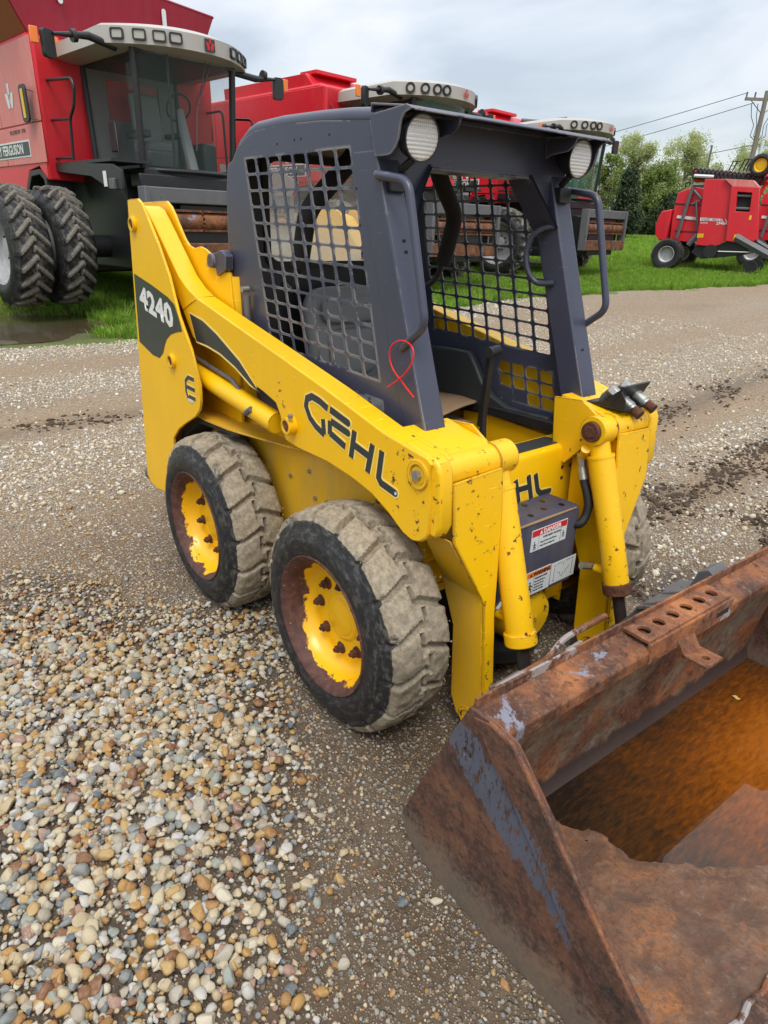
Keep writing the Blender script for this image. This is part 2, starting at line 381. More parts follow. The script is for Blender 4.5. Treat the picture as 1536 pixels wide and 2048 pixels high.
# ------------------------------------------------------------------ mesh helpers
class MB:
    def __init__(s): s.v = []; s.f = []
    def add(s, vs, fs):
        o = len(s.v); s.v += [tuple(x) for x in vs]; s.f += [tuple(i + o for i in f) for f in fs]; return s
    def box(s, c, d, rot=None):
        x, y, z = d[0] / 2, d[1] / 2, d[2] / 2
        P = [Vector(p) for p in ((-x, -y, -z), (x, -y, -z), (x, y, -z), (-x, y, -z), (-x, -y, z), (x, -y, z), (x, y, z), (-x, y, z))]
        if rot is not None:
            M = Euler(rot).to_matrix() if not isinstance(rot, Matrix) else rot
            P = [M @ p for p in P]
        c = Vector(c)
        return s.add([p + c for p in P], [(0, 3, 2, 1), (4, 5, 6, 7), (0, 1, 5, 4), (1, 2, 6, 5), (2, 3, 7, 6), (3, 0, 4, 7)])
    def bb(s, a, b):
        return s.box([(p + q) / 2 for p, q in zip(a, b)], [abs(q - p) for p, q in zip(a, b)])
    def prism(s, pts, ax, a, b, holes=()):
        """2-D outline (x,z)/(y,z)/(x,y) extruded between a and b along ax; optional hole outlines"""
        def P(p, w):
            return {'y': (p[0], w, p[1]), 'x': (w, p[0], p[1]), 'z': (p[0], p[1], w)}[ax]
        loops = [list(pts)] + [list(h) for h in holes]
        tri = tessellate_polygon([[Vector((p[0], p[1], 0)) for p in L] for L in loops])
        flat = [p for L in loops for p in L]; n = len(flat)
        vs = [P(p, a) for p in flat] + [P(p, b) for p in flat]
        fs = [tuple(t) for t in tri] + [tuple(i + n for i in reversed(t)) for t in tri]
        o = 0
        for L in loops:
            m = len(L)
            for i in range(m):
                j = (i + 1) % m; fs.append((o + i, o + j, o + j + n, o + i + n))
            o += m
        return s.add(vs, fs)
    def tube(s, path, r, seg=10, caps=True, closed=False):
        path = [Vector(p) for p in path]; n = len(path)
        rr = r if isinstance(r, (list, tuple)) else [r] * n
        rings = []; up = None
        for i, p in enumerate(path):
            if closed: d = path[(i + 1) % n] - path[i - 1]
            else: d = (path[min(i + 1, n - 1)] - path[max(i - 1, 0)])
            d.normalize()
            if up is None:
                up = Vector((0, 0, 1)) if abs(d.z) < .9 else Vector((1, 0, 0))
            a = d.cross(up)
            if a.length < 1e-5: a = d.orthogonal()
            a.normalize(); b = a.cross(d).normalized(); up = b
            rings.append([p + (a * math.cos(2 * math.pi * k / seg) + b * math.sin(2 * math.pi * k / seg)) * rr[i] for k in range(seg)])
        vs = [q for R_ in rings for q in R_]; fs = []
        for i in range(n if closed else n - 1):
            j = (i + 1) % n
            for k in range(seg):
                l = (k + 1) % seg; fs.append((i * seg + k, i * seg + l, j * seg + l, j * seg + k))
        if caps and not closed:
            fs.append(tuple(range(seg))); fs.append(tuple((n - 1) * seg + k for k in reversed(range(seg))))
        return s.add(vs, fs)
    def cyl(s, p, q, r, r2=None, seg=20): return s.tube([p, q], [r, r if r2 is None else r2], seg)
    def ringtube(s, p, q, ro, ri, seg=24):
        p, q = Vector(p), Vector(q); d = (q - p).normalized(); a = d.orthogonal().normalized(); b = d.cross(a)
        vs = []
        for c, r_ in ((p, ro), (q, ro), (q, ri), (p, ri)):
            vs += [c + (a * math.cos(2 * math.pi * k / seg) + b * math.sin(2 * math.pi * k / seg)) * r_ for k in range(seg)]
        fs = [(i * seg + k, i * seg + (k + 1) % seg, ((i + 1) % 4) * seg + (k + 1) % seg, ((i + 1) % 4) * seg + k) for i in range(4) for k in range(seg)]
        return s.add(vs, fs)
    def lathe(s, prof, seg=32, M=None, a0=0, a1=2 * math.pi):
        """profile [(r, y)] turned about the local Y axis"""
        full = abs(a1 - a0 - 2 * math.pi) < 1e-6; n = seg if full else seg + 1
        vs = []
        for r_, y in prof:
            for k in range(n):
                a = a0 + (a1 - a0) * k / seg; vs.append(Vector((r_ * math.cos(a), y, r_ * math.sin(a))))
        if M is not None: vs = [M @ v for v in vs]
        fs = []
        for i in range(len(prof) - 1):
            for k in range(seg):
                l = (k + 1) % n; fs.append((i * n + k, i * n + l, (i + 1) * n + l, (i + 1) * n + k))
        return s.add(vs, fs)
    def build(s, name, mat, parent=None, smooth=True, bevel=0, bseg=2, ang=35, loc=None):
        me = bpy.data.meshes.new(name); me.from_pydata([tuple(v) for v in s.v], [], s.f); me.update()
        bm = bmesh.new(); bm.from_mesh(me); bmesh.ops.recalc_face_normals(bm, faces=bm.faces); bm.to_mesh(me); bm.free()
        if mat: me.materials.append(MATS[mat] if isinstance(mat, str) else mat)
        o = bpy.data.objects.new(name, me); COL.objects.link(o)
        if smooth:
            me.shade_smooth(); me.set_sharp_from_angle(angle=R(ang))
        if bevel:
            b = o.modifiers.new('bevel', 'BEVEL'); b.width = bevel; b.segments = bseg; b.limit_method = 'ANGLE'; b.angle_limit = R(40); b.harden_normals = False
        if parent: o.parent = parent
        if loc is not None: o.location = loc
        return o

def tag(o, label=None, cat=None, group=None, kind=None):
    if label: o['label'] = label
    if cat: o['category'] = cat
    if group: o['group'] = group
    if kind: o['kind'] = kind
    return o
def empty(name, loc=(0, 0, 0), rz=0.0, parent=None):
    o = bpy.data.objects.new(name, None); o.empty_display_size = .3; COL.objects.link(o); o.location = loc; o.rotation_euler = (0, 0, rz)
    if parent: o.parent = parent
    return o
def link_copy(o, parent=None):
    c = o.copy(); COL.objects.link(c); c.parent = parent; return c
def copy_tree(o, parent=None):
    c = link_copy(o, parent)
    for ch in list(o.children): copy_tree(ch, c)
    return c
def arcpts(cx, cy, r, a0, a1, n): return [(cx + r * math.cos(R(a0 + (a1 - a0) * i / n)), cy + r * math.sin(R(a0 + (a1 - a0) * i / n))) for i in range(n + 1)]
def fillet(path, rad, n=5):
    path = [Vector(p) for p in path]; out = [path[0]]
    for i in range(1, len(path) - 1):
        p, a, b = path[i], path[i - 1], path[i + 1]
        d1 = (a - p); d2 = (b - p); r_ = min(rad, d1.length * .45, d2.length * .45)
        s1 = p + d1.normalized() * r_; s2 = p + d2.normalized() * r_
        for k in range(n + 1):
            t_ = k / n; out.append(s1 * (1 - t_) ** 2 + p * 2 * t_ * (1 - t_) + s2 * t_ ** 2)
    out.append(path[-1]); return out
def rrect(x0, y0, x1, y1, r_, n=3):
    p = []
    for cx, cy, a in ((x1 - r_, y1 - r_, 0), (x0 + r_, y1 - r_, 90), (x0 + r_, y0 + r_, 180), (x1 - r_, y0 + r_, 270)):
        p += arcpts(cx, cy, r_, a, a + 90, n)
    return p
def mirror_y(pts): return [(p[0], -p[1], p[2]) for p in pts]

def stroke(pts, w, cap0='flat', cap1='round', n=7):
    """outline polygon of a thick 2-D polyline"""
    P = [Vector((p[0], p[1])) for p in pts]; L, Rr = [], []
    for i, p in enumerate(P):
        if i == 0: d = (P[1] - P[0]).normalized(); m = Vector((-d.y, d.x)); k = 1
        elif i == len(P) - 1: d = (P[-1] - P[-2]).normalized(); m = Vector((-d.y, d.x)); k = 1
        else:
            d1 = (P[i] - P[i - 1]).normalized(); d2 = (P[i + 1] - P[i]).normalized()
            n1 = Vector((-d1.y, d1.x)); n2 = Vector((-d2.y, d2.x)); m = (n1 + n2).normalized(); k = 1 / max(.35, m.dot(n1))
        L.append(p + m * w / 2 * k); Rr.append(p - m * w / 2 * k)
    out = [tuple(v) for v in L]
    if cap1 == 'round':
        d = (P[-1] - P[-2]).normalized(); a0 = math.atan2(d.y, d.x) + math.pi / 2
        out += [(P[-1].x + w / 2 * math.cos(a0 - math.pi * i / n), P[-1].y + w / 2 * math.sin(a0 - math.pi * i / n)) for i in range(1, n)]
    out += [tuple(v) for v in reversed(Rr)]
    if cap0 == 'round':
        d = (P[0] - P[1]).normalized(); a0 = math.atan2(d.y, d.x) + math.pi / 2
        out += [(P[0].x + w / 2 * math.cos(a0 - math.pi * i / n), P[0].y + w / 2 * math.sin(a0 - math.pi * i / n)) for i in range(1, n)]
    return out
def on_plane(mb, pts, org, ux, uy, off):
    """flat 2-D outline laid on a plane with thickness off (metres along the normal)"""
    org, ux, uy = Vector(org), Vector(ux).normalized(), Vector(uy).normalized(); nn = ux.cross(uy)
    tri = tessellate_polygon([[Vector((p[0], p[1], 0)) for p in pts]]); n = len(pts)
    a = [org + ux * p[0] + uy * p[1] + nn * off for p in pts]; b = [org + ux * p[0] + uy * p[1] - nn * .0004 for p in pts]
    fs = [tuple(t_) for t_ in tri]
    for i in range(n): fs.append((i, (i + 1) % n, (i + 1) % n + n, i + n))
    return mb.add(a + b, fs)
_txt = {}
def text_obj(name, body, size, mat, org, ux, uy, parent, extr=.0006, shear=0, sx=1.0, align='LEFT', off=.001, bold=0.0):
    cu = bpy.data.curves.new('text', 'FONT'); cu.body = body; cu.size = size; cu.extrude = extr; cu.shear = shear; cu.align_x = align; cu.offset = bold; cu.resolution_u = 2
    to = bpy.data.objects.new('text', cu); COL.objects.link(to)
    dg = bpy.context.evaluated_depsgraph_get(); me = bpy.data.meshes.new_from_object(to.evaluated_get(dg)); COL.objects.unlink(to); bpy.data.objects.remove(to)
    me.name = name; me.materials.clear(); me.materials.append(MATS[mat])
    ux, uy = Vector(ux).normalized(), Vector(uy).normalized(); nn = ux.cross(uy); org = Vector(org)
    for v in me.vertices:
        c = v.co.copy(); v.co = org + ux * c.x * sx + uy * c.y + nn * (c.z + off)
    me.update()
    o = bpy.data.objects.new(name, me); COL.objects.link(o); o.parent = parent; return o

# ================================================================== GROUND
def _sp(t): return (t + np.sqrt(t * t + .25)) / 2
PUD = (-8.50, -.05, 1.28, 1.85, .150)
def gh0(x, y):
    z = .034 * _sp(np.asarray(y, float) - 1) + .028 * _sp(-np.asarray(x, float) - 1.5)
    t_ = 1.42 - z
    return 1.42 - (t_ + np.sqrt(t_ * t_ + .004)) / 2
def gh(x, y):
    z = gh0(x, y)
    e = ((x - PUD[0]) / PUD[2]) ** 2 + ((y - PUD[1]) / PUD[3]) ** 2 + .25 * np.sin(3.1 * x + 1.7 * y) + .18 * np.sin(5.3 * y - 2.2 * x)
    w = 1 / (1 + np.exp((e - 1.0) * 5))
    z = z * (1 - w) + np.minimum(z, PUD[4] - .04) * w
    return z
def vn(x, y, s, seed=0.0):
    """cheap smooth value noise from summed sines, -1..1"""
    x = np.asarray(x, float) * s + seed; y = np.asarray(y, float) * s - seed * 1.7
    return (np.sin(x * 1.3 + 1.7 * np.sin(y * .9 + seed)) + np.sin(y * 1.7 + 1.3 * np.sin(x * 1.1 - seed)) + np.sin((x + y) * 2.3 + np.sin(x * 2.1 - y)) * .6 + np.sin(x * 4.1 - y * 3.3 + seed) * .4) / 3.0
def edge_x(y):
    y = np.asarray(y, float)
    b = np.interp(y, [-60, -8, -.3, 1.3, 5.5, 8.3, 10, 11.3, 13.3, 15.5, 40, 120], [-9, -7.2, -6.6, -6.35, -6.0, -6.3, -5.9, -5.8, -5.2, -4.6, 3, 40])
    return b + .16 * vn(y, y * .3, 1.9, 2.0) + .07 * vn(y, y, 6.5, 1.0)
def band(x, y):
    """wheel-track bands along the yard: 0 soil, 1 pale gravel"""
    xx = x + .22 * vn(x * .3, y * .35, 1.0, 4.0) + .05 * vn(x, y, 3.0, 2.0)
    L_ = np.interp(xx, [-6.6, -6.0, -5.6, -5.35, -5.0, -4.7, -4.1, -3.8, -3.5, -3.2, -2.95, -2.7, -2.0, -1.6, -1.2, -.7, 0, 3], [.95, .95, .5, .10, .35, .75, .85, .35, .25, .05, .5, .95, .95, .55, .30, .6, .6, .5])
    R_ = np.interp(xx, [-6.6, -5.5, -4.4, -3.6, -3.0, -2.4, -1.9, -1.2, -.75, -.5, -.2, .1, .4, .6, .8, 1.0, 1.15, 1.35, 1.7, 2.2, 3], [.9, .75, .30, .5, .8, .30, .7, .85, .40, .05, .10, .9, .8, .08, .12, .85, .3, .04, .4, .6, .5])
    k = np.clip((y - 1.0) / 2.0, 0, 1)
    b = L_ * (1 - k) + R_ * k + .20 * vn(x, y * .35, 2.2, 9.0) + .14 * vn(x, y, 6.0, 5.0)
    return np.clip(b, 0, 1)
def pile(x, y):
    """pebble spread beside the machine: >0 inside"""
    # outline in plan, signed distance approximated by segment tests
    px = np.interp(y, [-3.2, -1.9, -1.31, -1.21, -1.01, -.79, -.6], [2.2, 2.1, 1.76, 1.64, 1.42, .98, .60])       # limit towards +x
    return np.minimum(px - x, np.minimum((x + .75 - (y + 1.42) * 1.04) * .60, -.55 - y + .12 * vn(x, y, 3, 1)) * 1.0) + .13 * vn(x, y, 4.0, 3.0)

def sheet(name, xs, ys, mask=None, dz=0.0, mat=None, h=gh, attrs=None, snap=None):
    X, Y = np.meshgrid(xs, ys, indexing='ij')
    if snap is not None: X = snap(X, Y)
    Z = h(X, Y) + dz
    n, m = X.shape; idx = np.arange(n * m).reshape(n, m)
    f = np.stack([idx[:-1, :-1], idx[1:, :-1], idx[1:, 1:], idx[:-1, 1:]], -1).reshape(-1, 4)
    me = bpy.data.meshes.new(name); me.from_pydata(np.stack([X, Y, Z], -1).reshape(-1, 3).tolist(), [], f.tolist())
    for k, fn in (attrs or {}).items():
        a = me.attributes.new(k, 'FLOAT', 'POINT'); a.data.foreach_set('value', np.asarray(fn(X, Y), dtype=np.float32).ravel())
    me.shade_smooth(); me.materials.append(MATS[mat]); me.update()
    o = bpy.data.objects.new(name, me); COL.objects.link(o); return o
def seq(*parts):
    out = []
    for a, b, s in parts: out += list(np.arange(a, b, s))
    return np.array(out + [parts[-1][1]])

# --- materials of the ground
t = NT('yard_soil')
P_ = t.pos()
at = t.n.new('ShaderNodeAttribute'); at.attribute_name = 'band'
at2 = t.n.new('ShaderNodeAttribute'); at2.attribute_name = 'wet_dark'
n1 = t.noise(3, 8, .65, P_); n2 = t.noise(38, 8, .72, P_); n3 = t.noise(.8, 4, .5, P_)
soil = t.ramp(n2, [(.30, (.060, .040, .024)), (.50, (.150, .103, .062)), (.72, (.26, .19, .125))])
soil = t.mix(t.ramp(n1, [(.40, 0.0), (.62, .6)]), soil, (.115, .072, .040))
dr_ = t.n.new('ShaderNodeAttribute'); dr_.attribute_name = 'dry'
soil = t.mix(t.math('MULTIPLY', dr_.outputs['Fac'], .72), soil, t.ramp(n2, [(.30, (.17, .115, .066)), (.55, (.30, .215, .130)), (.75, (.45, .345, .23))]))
# small stones painted by voronoi cells where they are too small to be modelled
vc = t.n.new('ShaderNodeTexVoronoi'); vc.inputs['Scale'].default_value = 62; t.l.new(P_, vc.inputs['Vector'])
vd = vc.outputs['Distance']; vcol = vc.outputs['Color']
vx = t.xyz(vcol)
stone = t.ramp(vx[0], [(.0, (.22, .18, .13)), (.2, (.52, .46, .36)), (.45, (.40, .38, .34)), (.6, (.62, .57, .48)), (.75, (.36, .24, .12)), (.9, (.70, .66, .57)), (1.0, (.34, .36, .37))])
keep = t.math('LESS_THAN', vx[1], t.math('MULTIPLY_ADD', at.outputs['Fac'], .85, .10))
sm = t.math('MULTIPLY', t.ramp(vd, [(.30, 1.0), (.52, 0.0)]), keep)
vc2 = t.n.new('ShaderNodeTexVoronoi'); vc2.inputs['Scale'].default_value = 150; t.l.new(P_, vc2.inputs['Vector'])
vy = t.xyz(vc2.outputs['Color'])
stone2 = t.ramp(vy[0], [(.0, (.18, .135, .09)), (.4, (.40, .325, .225)), (.7, (.58, .51, .40)), (1.0, (.34, .28, .20))])
sm2 = t.math('MULTIPLY', t.ramp(vc2.outputs['Distance'], [(.30, .9), (.55, 0.0)]), t.math('LESS_THAN', vy[1], t.math('MULTIPLY_ADD', at.outputs['Fac'], .75, .22)))
c = t.mix(sm2, soil, stone2)
c = t.mix(sm, c, stone)
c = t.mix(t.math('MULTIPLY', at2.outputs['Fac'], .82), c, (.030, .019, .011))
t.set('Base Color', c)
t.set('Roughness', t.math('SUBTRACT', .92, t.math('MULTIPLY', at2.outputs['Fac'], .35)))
hh = t.math('ADD', t.math('MULTIPLY', sm, .7), t.math('ADD', t.math('MULTIPLY', sm2, .35), t.math('MULTIPLY', n2, .5)))
t.bump(hh, .9, .012); MATS['yard_soil'] = t.m

t = NT('lawn')
P_ = t.pos()
g = t.ramp(t.noise(1.1, 7, .62, P_), [(.30, (.08, .14, .016)), (.48, (.14, .24, .022)), (.62, (.22, .32, .04)), (.78, (.32, .34, .09))])
g = t.mix(t.ramp(t.noise(45, 6, .7, P_), [(.35, .65), (.65, 0.0)]), g, (.025, .055, .008))
sepp = t.xyz(P_)
at = t.n.new('ShaderNodeAttribute'); at.attribute_name = 'mud'
g = t.mix(t.math('MULTIPLY', at.outputs['Fac'], t.ramp(t.noise(5, 6, .65, P_), [(.3, 1.0), (.7, .55)])), g, t.mix(t.noise(20, 6, .7, P_), (.045, .032, .020), (.13, .095, .06)))
t.set('Base Color', g); t.set('Roughness', .9); t.bump(t.noise(60, 5, .7, P_), .8, .03); MATS['lawn'] = t.m

def pebble_mat(name, stops, wet_dark=.0):
    t = NT(name)
    oi = t.n.new('ShaderNodeObjectInfo')
    c = t.mix(1.0, t.ramp(oi.outputs['Random'], stops, 'CONSTANT'), (.82, .84, .88) if wet_dark else (1, 1, 1), 'MULTIPLY')
    n = t.noise(2.2, 6, .6); n2 = t.noise(14, 4, .6)
    c = t.mix(t.ramp(n, [(.45, .0), (.75, .35)]), c, (.50, .42, .29))
    c = t.mix(t.ramp(n2, [(.48, .0), (.72, .45)]), c, (.12, .095, .065))
    t.set('Base Color', c); t.set('Roughness', .55 if wet_dark else .72); t.set('Specular IOR Level', .4)
    t.bump(n2, .25, .05); MATS[name] = t.m
ST = [(.0, (.50, .385, .225)), (.09, (.56, .46, .29)), (.18, (.40, .34, .25)), (.26, (.46, .25, .07)), (.33, (.62, .54, .39)), (.40, (.24, .25, .23)), (.47, (.50, .385, .22)),
      (.54, (.14, .165, .175)), (.60, (.50, .32, .12)), (.66, (.44, .39, .30)), (.72, (.22, .09, .035)), (.77, (.56, .53, .46)), (.83, (.38, .19, .055)), (.88, (.31, .33, .27)), (.92, (.38, .22, .16)), (.96, (.52, .49, .43))]
pebble_mat('pebble', ST, True)
pebble_mat('grit', [(p, tuple(x * .85 for x in c)) for p, c in ST])
STP = [(.0, (.53, .45, .32)), (.15, (.44, .38, .29)), (.3, (.63, .57, .45)), (.45, (.40, .375, .33)), (.6, (.60, .52, .38)), (.75, (.34, .25, .16)), (.85, (.74, .72, .67)), (.93, (.34, .35, .34))]
pebble_mat('grit_pale', STP)

def hidden_coll(name): return bpy.data.collections.new(name)
def pebble_protos(cname, mat, n, sub, flat=(.55, .85)):
    c = hidden_coll(cname)
    for i in range(n):
        bm = bmesh.new(); bmesh.ops.create_icosphere(bm, subdivisions=sub, radius=1.0)
        rr = random.Random(i * 31 + len(cname)); sx, sy, sz = rr.uniform(.8, 1.25), rr.uniform(.7, 1.0), rr.uniform(*flat)
        planes = [(Vector((rr.gauss(0, 1), rr.gauss(0, 1), rr.gauss(0, 1))).normalized(), rr.uniform(.50, .92)) for _ in range(11)]
        for v in bm.verts:
            co = v.co.copy()
            for nrm, d in planes:
                k = co.dot(nrm) - d
                if k > 0: co -= nrm * k * .82
            co *= 1 + .07 * math.sin(3 * co.x + i) * math.cos(2.4 * co.y - i)
            v.co = Vector((co.x * sx, co.y * sy, co.z * sz))
        me = bpy.data.meshes.new(cname); bm.to_mesh(me); bm.free(); me.shade_smooth(); me.materials.append(MATS[mat])
        o = bpy.data.objects.new(f'{cname}_{i:02d}', me); c.objects.link(o)
    return c
def scatter(name, pts, rot, scl, idx, coll, parent=None):
    me = bpy.data.meshes.new(name); me.vertices.add(len(pts)); me.vertices.foreach_set('co', np.asarray(pts, np.float32).ravel())
    for k, d, ty in (('rot', rot, 'FLOAT_VECTOR'), ('scl', scl, 'FLOAT_VECTOR')):
        a = me.attributes.new(k, ty, 'POINT'); a.data.foreach_set('vector', np.asarray(d, np.float32).ravel())
    a = me.attributes.new('idx', 'INT', 'POINT'); a.data.foreach_set('value', np.asarray(idx, np.int32))
    me.update()
    o = bpy.data.objects.new(name, me); COL.objects.link(o)
    ng = bpy.data.node_groups.new(name + '_nodes', 'GeometryNodeTree')
    ng.interface.new_socket('Geometry', in_out='INPUT', socket_type='NodeSocketGeometry'); ng.interface.new_socket('Geometry', in_out='OUTPUT', socket_type='NodeSocketGeometry')
    N, L = ng.nodes, ng.links
    gi, go = N.new('NodeGroupInput'), N.new('NodeGroupOutput')
    ci = N.new('GeometryNodeCollectionInfo'); ci.inputs['Collection'].default_value = coll; ci.inputs['Separate Children'].default_value = True; ci.inputs['Reset Children'].default_value = True
    ip = N.new('GeometryNodeInstanceOnPoints'); ip.inputs['Pick Instance'].default_value = True
    def na(nm, ty):
        x = N.new('GeometryNodeInputNamedAttribute'); x.data_type = ty; x.inputs['Name'].default_value = nm; return [q for q in x.outputs if q.enabled and q.name == 'Attribute'][0]
    L.new(gi.outputs[0], ip.inputs['Points']); L.new(ci.outputs[0], ip.inputs['Instance'])
    L.new(na('idx', 'INT'), ip.inputs['Instance Index'])
    er = N.new('FunctionNodeEulerToRotation'); L.new(na('rot', 'FLOAT_VECTOR'), er.inputs[0]); L.new(er.outputs[0], ip.inputs['Rotation'])
    L.new(na('scl', 'FLOAT_VECTOR'), ip.inputs['Scale']); L.new(ip.outputs[0], go.inputs[0])
    md = o.modifiers.new('scatter', 'NODES'); md.node_group = ng
    if parent: o.parent = parent
    o['kind'] = 'stuff'
    return o

def mudfn(X, Y):
    e = ((X - PUD[0]) / (PUD[2] + .8)) ** 2 + ((Y - PUD[1]) / (PUD[3] + 1.2)) ** 2
    m = np.clip(1.5 - e, 0, 1) * .95
    m = np.maximum(m, np.clip(1.3 - np.abs(X + 7.0) / .55, 0, 1) * np.clip((2.6 - Y) / 2, 0, 1) * np.clip((Y + .5) / .5, 0, 1))
    return np.maximum(m, np.clip(.35 * vn(X, Y, .8, 3) - .15, 0, .4))
lawn = sheet('grass_field', seq((-900, -60, 60), (-60, -14, 2), (-14, -4, .12), (-4, 8, 1), (8, 60, 8), (60, 900, 90)), seq((-900, -30, 60), (-30, -3, 2), (-3, 5, .12), (5, 30, .5), (30, 90, 3), (90, 960, 60)),
             dz=-.012, mat='lawn', attrs={'mud': mudfn}, h=lambda x, y: gh(x, y) + .010 + .012 * vn(x, y, 4.0, 6) * (np.abs(x + 8) < 3) - .07 * (x > edge_x(y) + .4))
tag(lawn, kind='structure')

def yard_h(X, Y):
    near = np.clip(1 - np.hypot(X - 1, Y + .5) / 9, 0, 1)
    z = gh(X, Y) + .018 * (band(X, Y) - .5) * np.clip(near * 2, .3, 1) + near * (.006 * vn(X, Y, 5.5, 2) + .004 * vn(X, Y, 13, 3)) * (np.abs(Y) + np.abs(X - .5) > 1.2)
    rut = np.exp(-((X - .68) / .16) ** 2) + np.exp(-((X - 1.33) / .18) ** 2) + .7 * np.exp(-((X + .45) / .2) ** 2); z = z - .022 * rut * (Y > 1.0) * (.6 + .4 * vn(X, Y, 4, 4))
    z += .020 * np.clip(pile(X, Y) + .1, 0, .45) / .45
    z -= .012 * np.clip(1 - np.abs(X - 1.75 - .2 * vn(X, Y, 2, 1)) / .3, 0, 1) * (Y < -.8)
    return z
def wet_shade_fn(X, Y):
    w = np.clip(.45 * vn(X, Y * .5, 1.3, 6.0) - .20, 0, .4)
    under = np.clip(1.35 - np.maximum(np.abs(X - .65) / 1.25, np.abs(Y) / .85), 0, 1) * .55  # soil darker within the machine's footprint
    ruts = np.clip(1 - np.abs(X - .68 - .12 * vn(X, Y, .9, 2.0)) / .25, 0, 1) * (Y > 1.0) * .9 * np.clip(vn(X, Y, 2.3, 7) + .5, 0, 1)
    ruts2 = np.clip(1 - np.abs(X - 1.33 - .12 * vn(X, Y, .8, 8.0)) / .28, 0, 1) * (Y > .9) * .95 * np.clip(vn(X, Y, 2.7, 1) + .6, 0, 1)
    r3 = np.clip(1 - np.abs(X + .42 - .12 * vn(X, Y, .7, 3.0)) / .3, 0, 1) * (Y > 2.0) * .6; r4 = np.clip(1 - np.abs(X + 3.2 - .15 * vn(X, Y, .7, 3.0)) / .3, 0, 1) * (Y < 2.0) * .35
    r5 = np.clip(pile(X, Y) * 3 + .4, 0, 1) * .72  # shade in the gaps between pebbles, put into the soil colour
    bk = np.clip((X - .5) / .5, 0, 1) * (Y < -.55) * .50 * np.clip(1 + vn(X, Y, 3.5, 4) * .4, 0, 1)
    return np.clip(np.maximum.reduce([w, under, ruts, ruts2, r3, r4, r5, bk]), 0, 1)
ysx = seq((0, 3, .07), (3, 9.5, .045), (9.5, 14, .5), (14, 40, 4), (40, 200, 20), (200, 900, 100))
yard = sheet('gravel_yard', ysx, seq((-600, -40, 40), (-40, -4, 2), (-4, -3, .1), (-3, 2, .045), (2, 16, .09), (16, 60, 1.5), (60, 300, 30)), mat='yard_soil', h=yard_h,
             attrs={'band': lambda X, Y: np.where(pile(X, Y) > 0, .35, band(X, Y)), 'wet_dark': wet_shade_fn, 'dry': lambda X, Y: np.clip((np.hypot(X - .9, (Y + .4) * .8) - 1.6) / 1.6, 0, 1)}, snap=lambda X, Y: X + edge_x(Y))
tag(yard, kind='structure')

# --- stones: the loose river pebbles, smaller gravel and grit
NPEB = 14
c_peb = pebble_protos('pebble_form', 'pebble', NPEB, 3)
c_grit = pebble_protos('grit_form', 'grit', 8, 1, (.6, .9))
c_pale = pebble_protos('pale_grit_form', 'grit_pale', 8, 1, (.6, .9))
TYRES = [(0, -.58), (.982, -.58), (0, .58), (.982, .58)]
def clear(x, y):
    k = np.ones(len(x), bool)
    for cx, cy in TYRES: k &= ~((np.abs(x - cx) < .13) & (np.abs(y - cy) < .13))
    k &= ~((x > 1.57) & (x < 2.55) & (np.abs(y) < .83))
    return k
def place(n, x0, x1, y0, y1, acc):
    x = rng.uniform(x0, x1, n); y = rng.uniform(y0, y1, n); k = (rng.random(n) < acc(x, y)) & clear(x, y)
    return x[k], y[k]
def rots(n, tilt): return np.stack([rng.normal(0, tilt, n), rng.normal(0, tilt, n), rng.uniform(0, 6.28, n)], -1)
# large pebbles
x, y = place(60000, -2.2, 2.2, -3.1, -.45, lambda x, y: np.clip(.40 + pile(x, y) * 1.35, 0, 1) * np.clip(1.0 + .25 * vn(x, y, 7, 3), 0, 1))
s = np.clip(rng.lognormal(math.log(.0110), .40, len(x)), .004, .0255) * np.clip(.66 + pile(x, y) * .8 + .08 * x, .42, 1)
z = yard_h(x, y) + s * .25 + rng.uniform(0, .012, len(x)) * (pile(x, y) > 0)
order = np.argsort(-s * (1 + .5 * np.clip(x, -1, 2)))
big = order[:290]; rest = order[290:]
scl = np.stack([s, s, s], -1)
rot_ = rots(len(x), .35)
peb = scatter('pebbles', np.stack([x, y, z], -1)[rest], rot_[rest], scl[rest], rng.integers(0, NPEB, len(rest)), c_peb)
bigm = [o.data for o in c_peb.objects]
for i in big:
    o = bpy.data.objects.new('stone', bigm[int(rng.integers(0, NPEB))]); COL.objects.link(o); o.parent = yard
    k = s[i] * 1.0; o.location = (x[i], y[i], z[i] + .004); o.rotation_euler = rot_[i] * np.array([.6, .6, 1]); o.scale = (k, k * rng.uniform(.75, 1), k * .95)
# scattered pebbles outside the spread, right up to the bucket
x, y = place(5200, -2.5, 2.6, -3.1, 1.2, lambda x, y: (pile(x, y) < .02) * np.clip(.35 + .3 * vn(x, y, 2, 2), .08, 1))
s = np.clip(rng.lognormal(math.log(.0075), .42, len(x)), .004, .022)
scatter('loose_pebbles', np.stack([x, y, yard_h(x, y) + s * .3], -1), rots(len(x), .3), np.stack([s] * 3, -1), rng.integers(0, NPEB, len(x)), c_peb)
# small gravel near the machine
x, y = place(120000, -3.0, 2.7, -3.1, 2.6, lambda x, y: np.clip(.35 + .55 * band(x, y), 0, 1) * np.where(pile(x, y) > 0, .55, 1))
s = np.clip(rng.lognormal(math.log(.0042), .38, len(x)), .002, .011)
scatter('fine_gravel', np.stack([x, y, yard_h(x, y) + s * .3], -1), rots(len(x), .5), np.stack([s] * 3, -1), rng.integers(0, 8, len(x)), c_grit)
